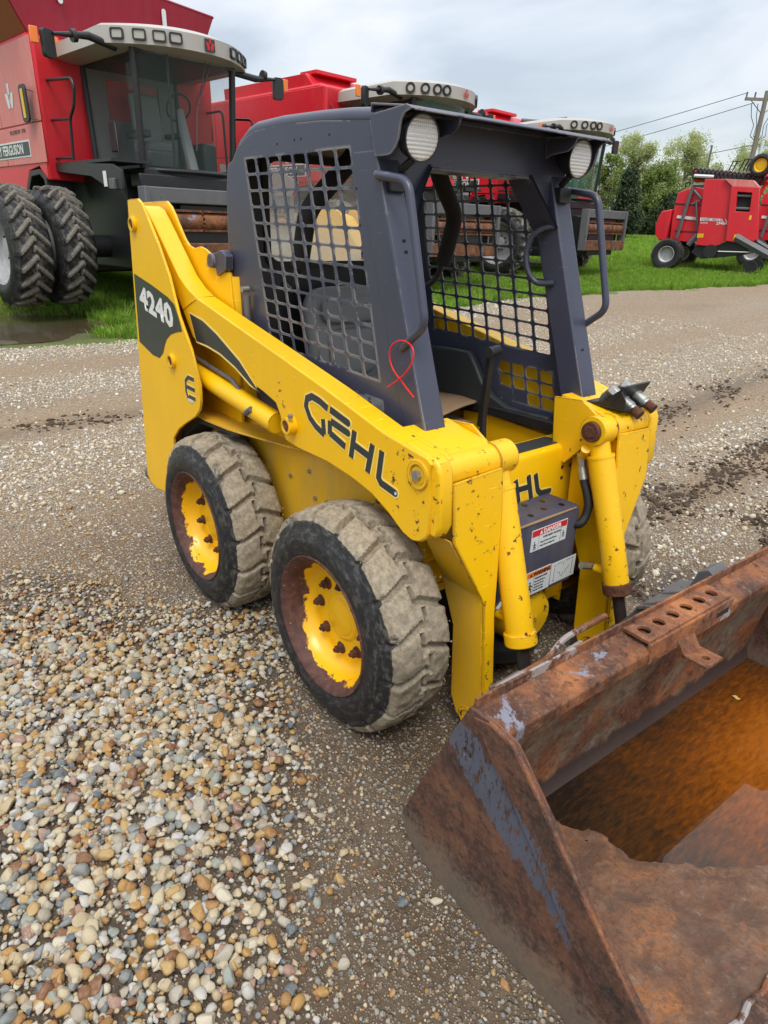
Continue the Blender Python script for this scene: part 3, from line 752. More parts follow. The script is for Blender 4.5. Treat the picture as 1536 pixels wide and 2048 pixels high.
# pale gravel bands further off
x, y = place(170000, -6.9, 3.2, -1.2, 9.0, lambda x, y: np.clip((band(x, y) - .30) * 1.6, 0.04, 1) * (x > edge_x(y) - .05) * ((x < -.9) | (y > 1.0)) * np.clip(1.25 - y / 11, .3, 1))
s = np.clip(rng.lognormal(math.log(.0092), .42, len(x)), .004, .026)
scatter('yard_gravel', np.stack([x, y, yard_h(x, y) + s * .25], -1), rots(len(x), .5), np.stack([s] * 3, -1), rng.integers(0, 8, len(x)), c_pale)

# dark clods churned up in the wheel ruts to the right of the machine
x = np.concatenate([rng.normal(.66, .13, 2600), rng.normal(1.33, .16, 3000), rng.normal(-.45, .16, 1500), rng.normal(-3.2, .12, 500)]); y = np.concatenate([rng.uniform(.95, 6, 2600), rng.uniform(.95, 4, 3000), rng.uniform(2, 8, 1500), rng.uniform(-1.2, 1.5, 500)])
k = (vn(x, y, 2.6, 5) > -.15) & clear(x, y); x, y = x[k], y[k]; s = np.clip(rng.lognormal(math.log(.012), .5, len(x)), .004, .035)
simple('mud_clod', (.060, .038, .022), .9, var=.4, vscale=3, bump=.6, bscale=9)
c_clod = pebble_protos('clod_form', 'mud_clod', 6, 2, (.35, .6))
scatter('mud_clods', np.stack([x, y, yard_h(x, y) + s * .1], -1), rots(len(x), .4), np.stack([s] * 3, -1), rng.integers(0, 6, len(x)), c_clod)

# --- grass tufts
def grass_mat(name, a, b, c3):
    t = NT(name); oi = t.n.new('ShaderNodeObjectInfo')
    c = t.ramp(oi.outputs['Random'], [(0, a), (.5, b), (.85, c3), (1, (.30, .27, .10))])
    t.set('Base Color', c); t.set('Roughness', .6); t.set('Specular IOR Level', .25)
    tr = t.n.new('ShaderNodeBsdfTranslucent'); t.l.new(c, tr.inputs[0]); mx = t.n.new('ShaderNodeMixShader'); mx.inputs[0].default_value = .3
    t.l.new(t.b.outputs[0], mx.inputs[1]); t.l.new(tr.outputs[0], mx.inputs[2]); t.l.new(mx.outputs[0], t.out.inputs[0]); MATS[name] = t.m
grass_mat('grass_blade', (.11, .24, .02), (.19, .36, .03), (.30, .46, .055))
c_grass = hidden_coll('tuft_form')
for i in range(6):
    b_ = MB(); rr = random.Random(i)
    for k in range(16):
        a = rr.uniform(0, 6.28); r0 = rr.uniform(0, .05); h = rr.uniform(.05, .11); w = rr.uniform(.003, .006); lean = rr.uniform(.01, .055); d = rr.uniform(0, 6.28)
        bx, by = r0 * math.cos(a), r0 * math.sin(a); nx, ny = math.cos(d), math.sin(d); lx, ly = math.cos(a) * lean, math.sin(a) * lean
        b_.add([(bx - nx * w, by - ny * w, -.01), (bx + nx * w, by + ny * w, -.01), (bx + lx * .4 + nx * w * .7, by + ly * .4 + ny * w * .7, h * .6), (bx + lx * .4 - nx * w * .7, by + ly * .4 - ny * w * .7, h * .6), (bx + lx, by + ly, h)], [(0, 1, 2, 3), (3, 2, 4)])
    o = b_.build('tuft_form', 'grass_blade', smooth=False); COL.objects.unlink(o); c_grass.objects.link(o)
def grass(name, n, x0, x1, y0, y1, acc, smin, smax):
    x = rng.uniform(x0, x1, n); y = rng.uniform(y0, y1, n)
    k = (rng.random(n) < acc(x, y)) & (x < edge_x(y) + .04); x, y = x[k], y[k]
    s = rng.uniform(smin, smax, len(x))
    o = scatter(name, np.stack([x, y, gh(x, y) - .01], -1), rots(len(x), .12), np.stack([s, s, s], -1), rng.integers(0, 6, len(x)), c_grass)
    return o
wetgap = lambda x, y: np.clip(1.0 - mudfn(x, y) * 1.05 + .30 * vn(x, y, 3.3, 2) + .9 * ((x > -7.45) & (y < .1)), .16, 1) * (gh(x, y) > PUD[4] + .006)
g1 = grass('grass', 42000, -14, -6.2, -3.2, 6, wetgap, .8, 1.6)
g2 = grass('grass', 52000, -15, -4.4, 6, 17, lambda x, y: .9 + 0 * x, .8, 1.5)
g3 = grass('grass', 26000, -30, -3, 17, 34, lambda x, y: .9 + 0 * x, 1.1, 2.1)
# --- puddle of rain water in the wheel ruts
pw = MB(); ring = [(PUD[0] + (PUD[2] + .42) * math.cos(a), PUD[1] + (PUD[3] + .5) * math.sin(a), PUD[4]) for a in np.linspace(0, 2 * math.pi, 48, endpoint=False)]
pw.add(ring, [tuple(range(48))])
tag(pw.build('puddle', 'puddle_water', smooth=False), 'muddy brown puddle in front of the dual wheels of the nearest red harvester', 'puddle', kind='structure')

# ================================================================== SKID STEER LOADER
# machine frame: x forward, y to its left, z up; origin on the ground under the rear axle
ldr = empty('skid_steer_loader')
tag(ldr, 'yellow compact skid steer loader with grey mesh sided cab and rusty bucket standing on gravel', 'loader')
AO, AI = .56, .475       # outer and inner face of the lift arms

def smooth01(a, b, x):
    t_ = np.clip((x - a) / (b - a), 0, 1); return t_ * t_ * (3 - 2 * t_)

# ---- wheels
def tyre_mesh(Ro, W, rb, lugs, lug_h, prof_bulge=.018, NT_=288, lugfun=None, noise_amp=.0025, side_n=7, tread_n=24):
    """outer face at y=0 (bulging to -bulge), inner at y=W; returns verts, faces.  Local Y axis = axle"""
    prof = []
    for i in range(side_n + 1):                       # outer sidewall from bead to shoulder
        k = i / side_n; r_ = rb + (Ro * .925 - rb) * k; y = .004 - prof_bulge * math.sin(math.pi * min(1, k * 1.05)) + .030 * k ** 3; prof.append((r_, y, 0, 0.0))
    y0, y1 = prof[-1][1], W - prof[-1][1]
    for i in range(1, tread_n):
        k = i / tread_n; v = 2 * k - 1; r_ = Ro * (.925 + .027 * (1 - abs(v) ** 2.6)); prof.append((r_, y0 + (y1 - y0) * k, 1, v))
    for i in range(side_n, -1, -1):
        r_, y, _, _ = prof[i] if False else (rb + (Ro * .925 - rb) * (i / side_n), 0, 0, 0)
        k = i / side_n; y = .004 - prof_bulge * math.sin(math.pi * min(1, k * 1.05)) + .030 * k ** 3; prof.append((r_, W - y, 0, 0.0))
    th = np.linspace(0, 2 * np.pi, NT_, endpoint=False)
    V = []
    for (r_, y, tr, v) in prof:
        h = np.zeros_like(th)
        if tr: h = lugfun(th, v) * lug_h
        elif r_ > Ro * .86:
            s_ = -1 if y < W / 2 else 1; h = lugfun(th, s_ * 1.0) * lug_h * .75 * (r_ - Ro * .86) / (Ro * .065)
        nz = noise_amp * 1.2 * np.sin(th * 67 + y * 210 + 2 * np.sin(th * 5)) * np.sin(y * 170 + th * 31) * (1 if r_ > Ro * .86 else 0) + noise_amp * (np.sin(th * 23 + y * 90) + np.sin(th * 41 - y * 60 + 1) * .7 + np.sin(th * 9 + 3) * .6) * (1 if r_ > Ro * .86 else .15)
        rr_ = r_ + h + nz
        V.append(np.stack([rr_ * np.cos(th), np.full_like(th, y) - (0.010 * h / max(lug_h, 1e-6) if not tr else 0) * (1 if y < W / 2 else -1), rr_ * np.sin(th)], -1))
    V = np.concatenate(V); m = len(prof); F = []
    for i in range(m - 1):
        for k in range(NT_):
            l = (k + 1) % NT_; F.append((i * NT_ + k, i * NT_ + l, (i + 1) * NT_ + l, (i + 1) * NT_ + k))
    return V, F
def skid_lugs(th, v):
    N = 17
    side = v < .14 * np.sign(np.sin(th * N + 1.2))
    pA = (th * N / (2 * np.pi) + .30 * abs(v + .1)) % 1.0
    pB = (th * N / (2 * np.pi) + .5 + .30 * abs(v - .1)) % 1.0
    p = np.where(side, pA, pB)
    h = smooth01(.04, .09, p) * (1 - smooth01(.89, .95, p))
    edge_ = np.abs(v - .14 * np.sign(np.sin(th * N + 1.2)))
    return h * smooth01(.0, .10, edge_ + 0 * th)
V_, F_ = tyre_mesh(.385, .262, .236, 17, .026, lugfun=skid_lugs, NT_=480, tread_n=44, noise_amp=.0014)
mb = MB(); mb.v = [tuple(v) for v in V_]; mb.f = F_
tyre0 = mb.build('tyre', 'tyre_muddy', ang=50)
# rim: flange, barrel, dished disc, centre plate
mb = MB().lathe([(.236, .012), (.246, .000), (.243, -.006), (.236, -.004), (.226, .010), (.217, .018), (.213, .040), (.206, .065), (.192, .088), (.178, .098), (.168, .099), (.150, .097), (.142, .094), (.110, .094), (.086, .094), (.081, .088), (.074, .086), (.012, .085), (.0, .085)], 56)
mb.lathe([(.236, .012), (.236, .25)], 40)
mb.lathe([(.176, .125), (.10, .20), (.06, .30)], 32)
rim0 = mb.build('wheel', 'rim_peeled', ang=40)
nuts = []
for k in range(8):
    a = 2 * math.pi * k / 8 + .3
    m = MB(); cx, cz = .128 * math.cos(a), .126 * math.sin(a)
    m.cyl((cx, .104, cz), (cx, .072, cz), .0165, .0155, 6); m.cyl((cx, .105, cz), (cx, .090, cz), .024, .021, 11); m.cyl((cx, .073, cz), (cx, .062, cz), .009, .008, 8)
    rj = random.Random(k); m.v = [(v[0] + rj.uniform(-.0016, .0016), v[1] + rj.uniform(-.0014, .0014), v[2] + rj.uniform(-.0016, .0016)) for v in m.v]
    nuts.append(m.build('lug_nut', 'nut_rust', ang=30))
hub_cap = MB().lathe([(.0, .080), (.055, .081), (.062, .084), (.064, .088)], 32).build('hub_cap', 'rim_peeled')
def put_wheel(w, x, y, rz, spin):
    w.location = (x, y, .372); w.rotation_euler = Euler((0, spin, rz), 'XYZ')
mcr = MB(); rj = random.Random(5)
for k in range(260):
    a = rj.uniform(0, 6.28); yy = rj.choice((rj.uniform(.03, .25), rj.gauss(.04, .012), rj.gauss(.23, .012))); rr0 = .3855 - .012 * abs(yy - .13) / .13; s0 = rj.uniform(.0015, .0055) * (1.5 if rj.random() < .08 else 1)
    c0 = Vector((rr0 * math.cos(a), yy, rr0 * math.sin(a))); q = [c0 + Vector((rj.gauss(0, 1), rj.gauss(0, 1), rj.gauss(0, 1))).normalized() * s0 for _ in range(6)]
    ax = [Vector((1, 0, 0)), Vector((-1, 0, 0)), Vector((0, 1, 0)), Vector((0, -1, 0)), Vector((0, 0, 1)), Vector((0, 0, -1))]; q = [c0 + v * s0 * rj.uniform(.6, 1.3) for v in ax]
    mcr.add(q, [(0, 2, 4), (2, 1, 4), (1, 3, 4), (3, 0, 4), (2, 0, 5), (1, 2, 5), (3, 1, 5), (0, 3, 5)])
crumbs = mcr.build('mud_crumbs', 'tyre_muddy'); crumbs['kind'] = 'stuff'
for o in [tyre0, hub_cap, crumbs] + nuts: o.parent = rim0
rim0.parent = ldr
put_wheel(rim0, .982, -.706, 0, .35)
for x, y, rz, sp in ((0, -.706, 0, 1.6), (.982, .706, math.pi, .9), (0, .706, math.pi, 2.2)):
    w = copy_tree(rim0, ldr); put_wheel(w, x, y, rz, sp)

# ---- chassis
mb = MB()
for s in (-1, 1): mb.prism([(-.70, .24), (1.10, .20), (1.135, .62), (1.135, .84), (.90, .86), (.35, .84), (-.2, .80), (-.70, .80)], 'y', s * .425, s * .412)
mb.bb((-.70, -.41, .21), (1.08, .41, .225))
mb.bb((-.72, -.40, .24), (-.16, .40, 1.24))
chassis = mb.build('chassis', 'yellow_dusty', ldr, bevel=.003)
for x, z in ((.50, .72), (.54, .62), (.62, .63), (.66, .63), (.80, .66), (.93, .74), (.62, .45), (.36, .66)):
    MB().cyl((x, -.425, z), (x, -.434, z), .009, .008, 6).build('bolt', 'zinc', chassis)
# inner tub behind the front cross member
mb = MB()
for s in (-1, 1): mb.prism([(.52, .48), (1.04, .46), (1.04, .845), (.52, .875)], 'y', s * .395, s * .385)
mb.bb((.40, -.38, .46), (1.04, .38, .47)); mb.bb((.515, -.38, .47), (.525, -.12, .80)); mb.bb((.50, .05, .47), (.51, .38, .80))
mb.build('tub', 'yellow_paint', ldr, bevel=.003)
mb = MB(); mb.bb((.30, -.36, .62), (.52, .36, .80)); mb.bb((-.10, -.38, .80), (.40, .38, .86)); mb.cyl((.62, .10, .58), (.62, .34, .58), .075, None, 20)
mb.build('engine_cover', 'void_dark', ldr, bevel=.01)
# fender ledge over the rear wheel
mbl = MB().prism([(-.46, .425), (.60, .425), (.52, .445), (.30, .50), (.08, .555), (-.10, .57), (-.46, .56)], 'z', .800, .808).build('fender', 'yellow_dusty', ldr, bevel=.002)
mb = MB().prism([(-.46, -.425), (-.46, -.56), (-.10, -.57), (.08, -.555), (.30, -.50), (.52, -.445), (.60, -.425)], 'z', .800, .808)
mb.build('fender', 'yellow_dusty', ldr, bevel=.002)
for s in (-1, 1):
    MB().prism([(-.66, .30), (-.40, .68), (-.2, .79), (.15, .80), (.15, .795), (-.2, .77), (-.42, .64), (-.64, .28)], 'y', s * .43, s * .56).build('wheel_arch_liner', 'void_dark', ldr)
# front cross member with a black grip strip
mb = MB().prism([(1.03, .60), (1.150, .60), (1.150, .845), (1.144, .862), (1.128, .870), (1.03, .870)], 'y', -.43, .43)
xm = mb.build('front_crossmember', 'yellow_paint', ldr, bevel=.004)
MB().bb((1.045, -.30, .870), (1.122, .30, .8735)).build('grip_strip', 'decal_black', xm)
for y, z in ((.285, .782), (.335, .780), (.290, .738)): MB().cyl((1.1495, y, z), (1.1512, y, z), .008, None, 12).build('bolt_hole', 'nut_rust', xm)
MB().cyl((1.149, .355, .712), (1.1515, .355, .712), .004, None, 8).build('bolt_hole', 'nut_rust', xm)
# plates under the cross member with an arch over the axle tube
mb = MB()
for s in (-1, 1):
    mb.prism([(s * .425, .60), (s * .425, .16), (s * .34, .16), (s * .34, .42), (s * .30, .455), (s * .21, .46), (s * .21, .60)], 'x', 1.105, 1.115)
    mb.bb((1.04, s * .425 - .006, .14), (1.13, s * .425 + .006, .62))
mb.bb((1.06, -.42, .592), (1.17, .42, .600)); mb.bb((1.06, -.34, .452), (1.15, -.21, .460)); mb.bb((1.06, .21, .452), (1.15, .34, .460))
mb.build('front_plate', 'yellow_paint', ldr, bevel=.003)
MB().lathe([(.0, -.16), (.09, -.15), (.12, -.10), (.125, .10), (.09, .15), (.0, .16)], 24, Matrix.Translation((1.13, .05, .27)) @ Euler((0, 0, R(90))).to_matrix().to_4x4()).build('axle_housing', 'yellow_worn', ldr)
MB().lathe([(.0, -.05), (.17, -.05), (.19, -.02), (.19, .02), (.0, .02)], 28, Matrix.Translation((1.10, .03, .14)) @ Euler((R(90), 0, 0)).to_matrix().to_4x4()).build('belly_guard', 'black_plastic', ldr)
MB().bb((1.02, -.40, .20), (1.10, .40, .44)).build('belly_plate', 'void_dark', ldr)

# step box
mb = MB().prism([(1.152, .380), (1.300, .392), (1.300, .679), (1.296, .690), (1.286, .696), (1.152, .696)], 'y', -.205, .212)
sb = mb.build('step_box', 'grey_flat', ldr, bevel=.006)
for i in range(4):
    for j in range(2):
        mb = MB(); cx, cy = 1.185 + .062 * j + .012 * (i % 2), -.13 + .085 * i + .03 * j
        mb.prism([(cx + .012 * math.cos(a), cy + .009 * math.sin(a)) for a in np.linspace(0, 2 * math.pi, 10, endpoint=False)], 'z', .696, .6985).build('grip_dimple', 'chrome_dark', sb)
MB().tube([(1.2985, -.19, .6905), (1.2990, .0, .6912), (1.2985, .19, .6905)], [.0035, .0052, .003], 8).build('worn_edge', 'cardboard_edge', sb)
# warning labels on the box front (plane x = 1.3005); u = +y, v = +z
LX = 1.3006
def label_rect(name, mat, y0, z0, y1, z1, off, par, skew=0.0, r_=.003):
    m = MB(); pts = rrect(y0, z0, y1, z1, r_)
    on_plane(m, [(p[0], p[1]) for p in pts], (LX, 0, 0), (0, 1, 0), (0, 0, 1), off); return m.build(name, mat, par, smooth=False)
lab = label_rect('danger_label', 'pale_print', -.050, .580, .146, .662, .0008, ldr); lab['label'] = 'white and red danger label on the step box'
label_rect('header_bar', 'red_print', -.047, .636, .143, .659, .0014, lab, r_=.002)
text_obj('header_text', 'DANGER', .024, 'white_print', (LX, .012, .6385), (0, 1, 0), (0, 0, 1), lab, off=.0017, bold=.0006)
def tri_mark(par, y, z, s_, mat, off=.0017):
    m = MB(); on_plane(m, [(y, z), (y + s_, z), (y + s_ / 2, z + s_)], (LX, 0, 0), (0, 1, 0), (0, 0, 1), off); return m.build('triangle_mark', mat, par, smooth=False)
tri_mark(lab, -.008, .6395, .016, 'white_print')
def fine_lines(par, y0, y1, z_top, n, dz, body):
    for k in range(n):
        text_obj('small_text', body[k % len(body)], .0095, 'black_print', (LX, y0, z_top - k * dz), (0, 1, 0), (0, 0, 1), par, off=.0012, sx=(y1 - y0) / (.0052 * len(body[k % len(body)])))
text_obj('small_text', 'AVOID INJURY OR DEATH', .0105, 'black_print', (LX, .012, .621), (0, 1, 0), (0, 0, 1), lab, off=.0012, sx=.82)
text_obj('small_text', 'Keep out from under lift arms', .009, 'black_print', (LX, .000, .605), (0, 1, 0), (0, 0, 1), lab, off=.0012, sx=.82)
text_obj('small_text', 'unless lift arm is supported', .009, 'black_print', (LX, .000, .591), (0, 1, 0), (0, 0, 1), lab, off=.0012, sx=.82)
for y in (-.010, .112): label_rect('rule_line', 'black_print', y, .583, y + .0012, .636, .0012, lab, r_=.0001)
def figure(par, y, z, s_):
    m = MB(); P_ = lambda q: [(y + a * s_, z + b * s_) for a, b in q]
    for poly in (stroke([(.5, .9), (.45, .5), (.3, 0)], .16), stroke([(.45, .5), (.7, .25), (.65, 0)], .14), stroke([(.5, .8), (.8, .6)], .11), stroke([(.45, .8), (.15, .65)], .11), [(.42 + .12 * math.cos(a), 1.08 + .12 * math.sin(a)) for a in np.linspace(0, 6.28, 9)[:-1]]):
        on_plane(m, P_(poly), (LX, 0, 0), (0, 1, 0), (0, 0, 1), .0012)
    return m.build('pictogram', 'black_print', par, smooth=False)
figure(lab, -.042, .586, .026); figure(lab, .118, .594, .022)
lab = label_rect('warning_label', 'pale_print', -.050, .402, .084, .498, .0008, ldr); lab['label'] = 'white and orange warning label on the step box'
label_rect('header_bar', 'orange_print', -.047, .474, .081, .495, .0014, lab, r_=.002)
tri_mark(lab, -.034, .4775, .014, 'black_print'); text_obj('header_text', 'WARNING', .0215, 'black_print', (LX, -.015, .4775), (0, 1, 0), (0, 0, 1), lab, off=.0017, bold=.0006, sx=.92)
text_obj('small_text', 'AVOID INJURY OR DEATH', .0095, 'black_print', (LX, -.004, .461), (0, 1, 0), (0, 0, 1), lab, off=.0012, sx=.62)
for k, b in enumerate(('Keep safety devices on', 'Never leave the seat', 'with lift arms raised', 'Read the manual first')):
    text_obj('small_text', b, .0088, 'black_print', (LX, -.004, .448 - .0115 * k), (0, 1, 0), (0, 0, 1), lab, off=.0012, sx=.72)
figure(lab, -.043, .414, .036); label_rect('rule_line', 'black_print', -.010, .405, -.0088, .474, .0012, lab, r_=.0001)
lab = label_rect('control_chart_label', 'pale_print', .088, .408, .232, .494, .0008, ldr)
m = MB()
for q in ([(.108, .425), (.108, .470)], [(.212, .428), (.212, .476)], [(.120, .482), (.150, .484)], [(.170, .484), (.200, .486)], [(.125, .450), (.140, .444), (.150, .428)], [(.170, .432), (.180, .446), (.196, .458)], [(.158, .420), (.160, .440)], [(.158, .470), (.160, .486)]):
    on_plane(m, stroke(q, .0016), (LX, 0, 0), (0, 1, 0), (0, 0, 1), .0012)
for y, z in ((.108, .418), (.212, .420), (.108, .478), (.212, .482)): on_plane(m, [(y - .004, z), (y + .004, z), (y, z + .006)], (LX, 0, 0), (0, 1, 0), (0, 0, 1), .0012)
m.build('arrow_marks', 'black_print', lab, smooth=False)
# danger label inside the tub wall
m = MB(); on_plane(m, [(0, 0), (.16, 0), (.16, .07), (0, .07)], (1.022, .115, .775), (0, 1, 0), (-.55, 0, .83), .0015)
lab = m.build('danger_label', 'pale_print', ldr, smooth=False)
m = MB(); on_plane(m, [(0, .046), (.075, .046), (.075, .068), (0, .068)], (1.022, .115, .775), (0, 1, 0), (-.55, 0, .83), .002); on_plane(m, [(.085, .046), (.16, .046), (.16, .068), (.085, .068)], (1.022, .115, .775), (0, 1, 0), (-.55, 0, .83), .002)
m.build('header_bar', 'red_print', lab, smooth=False)
text_obj('header_text', 'DANGER', .017, 'white_print', Vector((1.022, .12, .775)) + Vector((-.55, 0, .83)) * .050, (0, 1, 0), (-.55, 0, .83), lab, off=.0025)

# ---- rear towers, both sides
tower_out = [(-0.653, 1.68), (-0.615, 1.683), (-0.53, 1.684), (-0.49, 1.666), (-0.464, 1.639), (-0.352, 1.512), (-0.268, 1.393), (-0.202, 1.24), (-0.106, 1.11), (-0.051, 0.974), (-0.054, 0.91), (-0.073, 0.863), (-0.122, 0.823), (-0.233, 0.77), (-0.329, 0.717), (-0.403, 0.655), (-.415, .60), (-.425, .52), (-.46, .42), (-.56, .325), (-.70, .30), (-.80, .31), (-0.839, 0.343)]
tower_in = [(-0.866, 1.677), (-0.709, 1.68), (-0.574, 1.681), (-0.529, 1.658), (-0.494, 1.624), (-0.469, 1.592), (-0.444, 1.565), (-0.41, 1.529), (-0.373, 1.504), (-0.324, 1.494), (-0.262, 1.504), (-0.215, 1.496), (-0.162, 1.477), (-0.12, 1.448), (-0.116, 1.419), (-.085, 1.42), (.0, 1.415), (.03, 1.0), (.03, .80), (-.38, .80), (-.43, .62), (-.50, .36), (-.79, .34), (-.80, 1.3)]
for s in (-1, 1):
    tw = MB().prism(tower_out, 'y', s * .594, s * .606).build('rear_tower', 'yellow_paint', ldr, bevel=.003)
    MB().prism(tower_in, 'y', s * .450, s * .462).build('inner_plate', 'yellow_paint', tw, bevel=.003)
    # rounded front column of the rear body
    MB().tube([(.0, s * .418, .86), (-.02, s * .418, 1.40)], .042, 24).build('column', 'yellow_paint', tw)
    # back web joining the two plates
    MB().prism([(-.655, 1.60), (-.645, 1.60), (-.80, .36), (-.812, .36)], 'y', s * .46, s * .595).build('web', 'yellow_paint', tw)
    for (x, z) in ((-0.604, 1.582), (-0.315, 1.032)):
        b = MB().ringtube((x, s * .603, z), (x, s * .622, z), .032, .021, 28).build('pin_boss', 'yellow_worn', tw, bevel=.002)
        MB().cyl((x, s * .60, z), (x, s * .616, z), .0205, .019, 20).cyl((x, s * .616, z), (x, s * .620, z), .010, .009, 12).build('pivot_pin', 'nut_rust', b)
    if s < 0:
        d = MB().prism([(-0.674, 1.374), (-0.487, 1.342), (-0.301, 1.303), (-0.238, 1.279), (-0.204, 1.228), (-0.181, 1.176), (-0.246, 1.164), (-0.31, 1.147), (-0.362, 1.119), (-0.394, 1.086), (-0.421, 1.051), (-0.471, 1.021), (-0.55, 1.023), (-0.71, 1.063)], 'y', -.6065, -.6075).build('model_decal', 'decal_black', tw, smooth=False)
        d['label'] = 'dark green black model decal reading 4240'
        A0, A1, A2 = Vector((-0.633, -0.608, 1.228)), Vector((-0.259, -0.608, 1.17)), Vector((-0.636, -0.608, 1.333))
        ux, uy = (A1 - A0), (A2 - A0); W_ = ux.length; H_ = uy.length
        n4 = text_obj('number_print', '4240', H_ * 1.36, 'white_print', (0, 0, 0), (1, 0, 0), (0, 0, 1), d, extr=0, off=0, bold=H_ * .055)
        xs_ = [v.co.x for v in n4.data.vertices]; zs_ = [v.co.z for v in n4.data.vertices]; x0_, x1_, z0_, z1_ = min(xs_), max(xs_), min(zs_), max(zs_)
        for v in n4.data.vertices: v.co = A0 + ux * ((v.co.x - x0_) / (x1_ - x0_)) + uy * ((v.co.z - z0_) / (z1_ - z0_)) + Vector((0, -.0004, 0))
        e = MB()
        E0 = Vector((-0.217, -0.607, 0.889)); Eu = (Vector((-0.108, -0.607, 0.887)) - E0); Ev = (Vector((-0.208, -0.607, 0.993)) - E0)
        for k, (wd, mt, off) in enumerate(((.052, 'cream_line', .0004), (.034, 'decal_black', .0010))):
            e = MB()
            for q in ([(.95, .95), (.42, .95), (.16, .75), (.16, .30), (.34, .02)], [(.22, .52), (.98, .52)], [(.40, .14), (1.0, .14)]):
                pts = stroke([( (E0 + Eu * a + Ev * b_).x, (E0 + Eu * a + Ev * b_).z) for a, b_ in q], wd * .52, 'flat', 'flat')
                e.prism(pts, 'y', -.6062, -.6065 - off - .0001 * len(e.v) / 40)
            el = e.build('series_letter', mt, tw if k == 0 else el, smooth=False)
        sp_ = E0 + Eu * .35 + Ev * -.06
        text_obj('series_text', 'SERIES', .017, 'white_print', sp_ + Vector((0, -.0012, 0)), Eu, (0, 0, 1), el, extr=.0003, off=.0005, bold=.0007)

# ---- lift arms
arm_poly = [(-.66, 1.56), (-.665, 1.62), (-.62, 1.66), (-.56, 1.645), (-0.503, 1.598), (-0.276, 1.39), (-0.195, 1.344), (-0.118, 1.316), (0.21, 1.247), (0.538, 1.179), (0.819, 1.119), (1.116, 1.048), (1.30, 1.022), (1.325, 1.008),
            (1.318, 0.993), (1.325, 0.906), (1.327, 0.807), (1.318, 0.784), (1.3, 0.768), (1.276, 0.759), (1.245, 0.756), (1.215, 0.764), (1.145, 0.804), (1.065, 0.838), (0.961, 0.859), (0.82, 0.874), (0.645, 0.873), (0.554, 0.881), (.535, .93), (.52, .97), (0.494, 1.006), (0.401, 1.03), (0.269, 1.054), (0.057, 1.111), (-0.184, 1.145), (-0.251, 1.232), (-0.28, 1.267), (-.35, 1.33), (-.52, 1.48)]
dec_poly = [(-0.195, 1.245), (-0.072, 1.228), (0.046, 1.191), (0.23, 1.114), (0.383, 1.019), (0.309, 1.041), (0.193, 1.087), (0.069, 1.12), (-0.042, 1.134), (-0.148, 1.138)]
# letter strokes of the maker's name, centre lines on the arm face (x, z)
G_ = [[(0.827, 1.058), (0.785, 1.072), (0.737, 1.079), (0.707, 1.066), (0.699, 1.039), (0.723, 1.003), (0.758, 0.982), (0.806, 0.966)], [(0.801, 1.017), (0.806, 0.968)]]
E_ = [[(0.842, 1.058), (0.94, 1.036)], [(0.847, 1.02), (0.94, 1.004)], [(0.84, 0.98), (0.924, 0.956)], [(0.841, 1.02), (0.84, 0.975)]]
H_s = [[(0.974, 1.019), (0.956, 0.928)], [(1.065, 0.999), (1.042, 0.904)], [(0.966, 0.975), (1.053, 0.957)]]
L_s = [[(1.11, 0.991), (1.097, 0.904), (1.109, 0.89), (1.176, 0.879)]]
def letters(parent, build_poly, w):
    last = parent
    for k, (wd, mt, off) in enumerate(((w + .011, 'cream_line', .0004), (w, 'decal_black', .0011))):
        for nm, strokes in (('letter', G_), ('letter', E_), ('letter', H_s), ('letter', L_s)):
            m = MB()
            for j, q in enumerate(strokes):
                rnd = (strokes is G_ and j == 0) or strokes is L_s or (strokes is E_ and j < 2)
                build_poly(m, q, wd, 'round' if (rnd and strokes is not G_) else 'flat', off + .00012 * j, strokes is G_)
            m.build(nm if k else 'letter_outline', mt, parent, smooth=False)
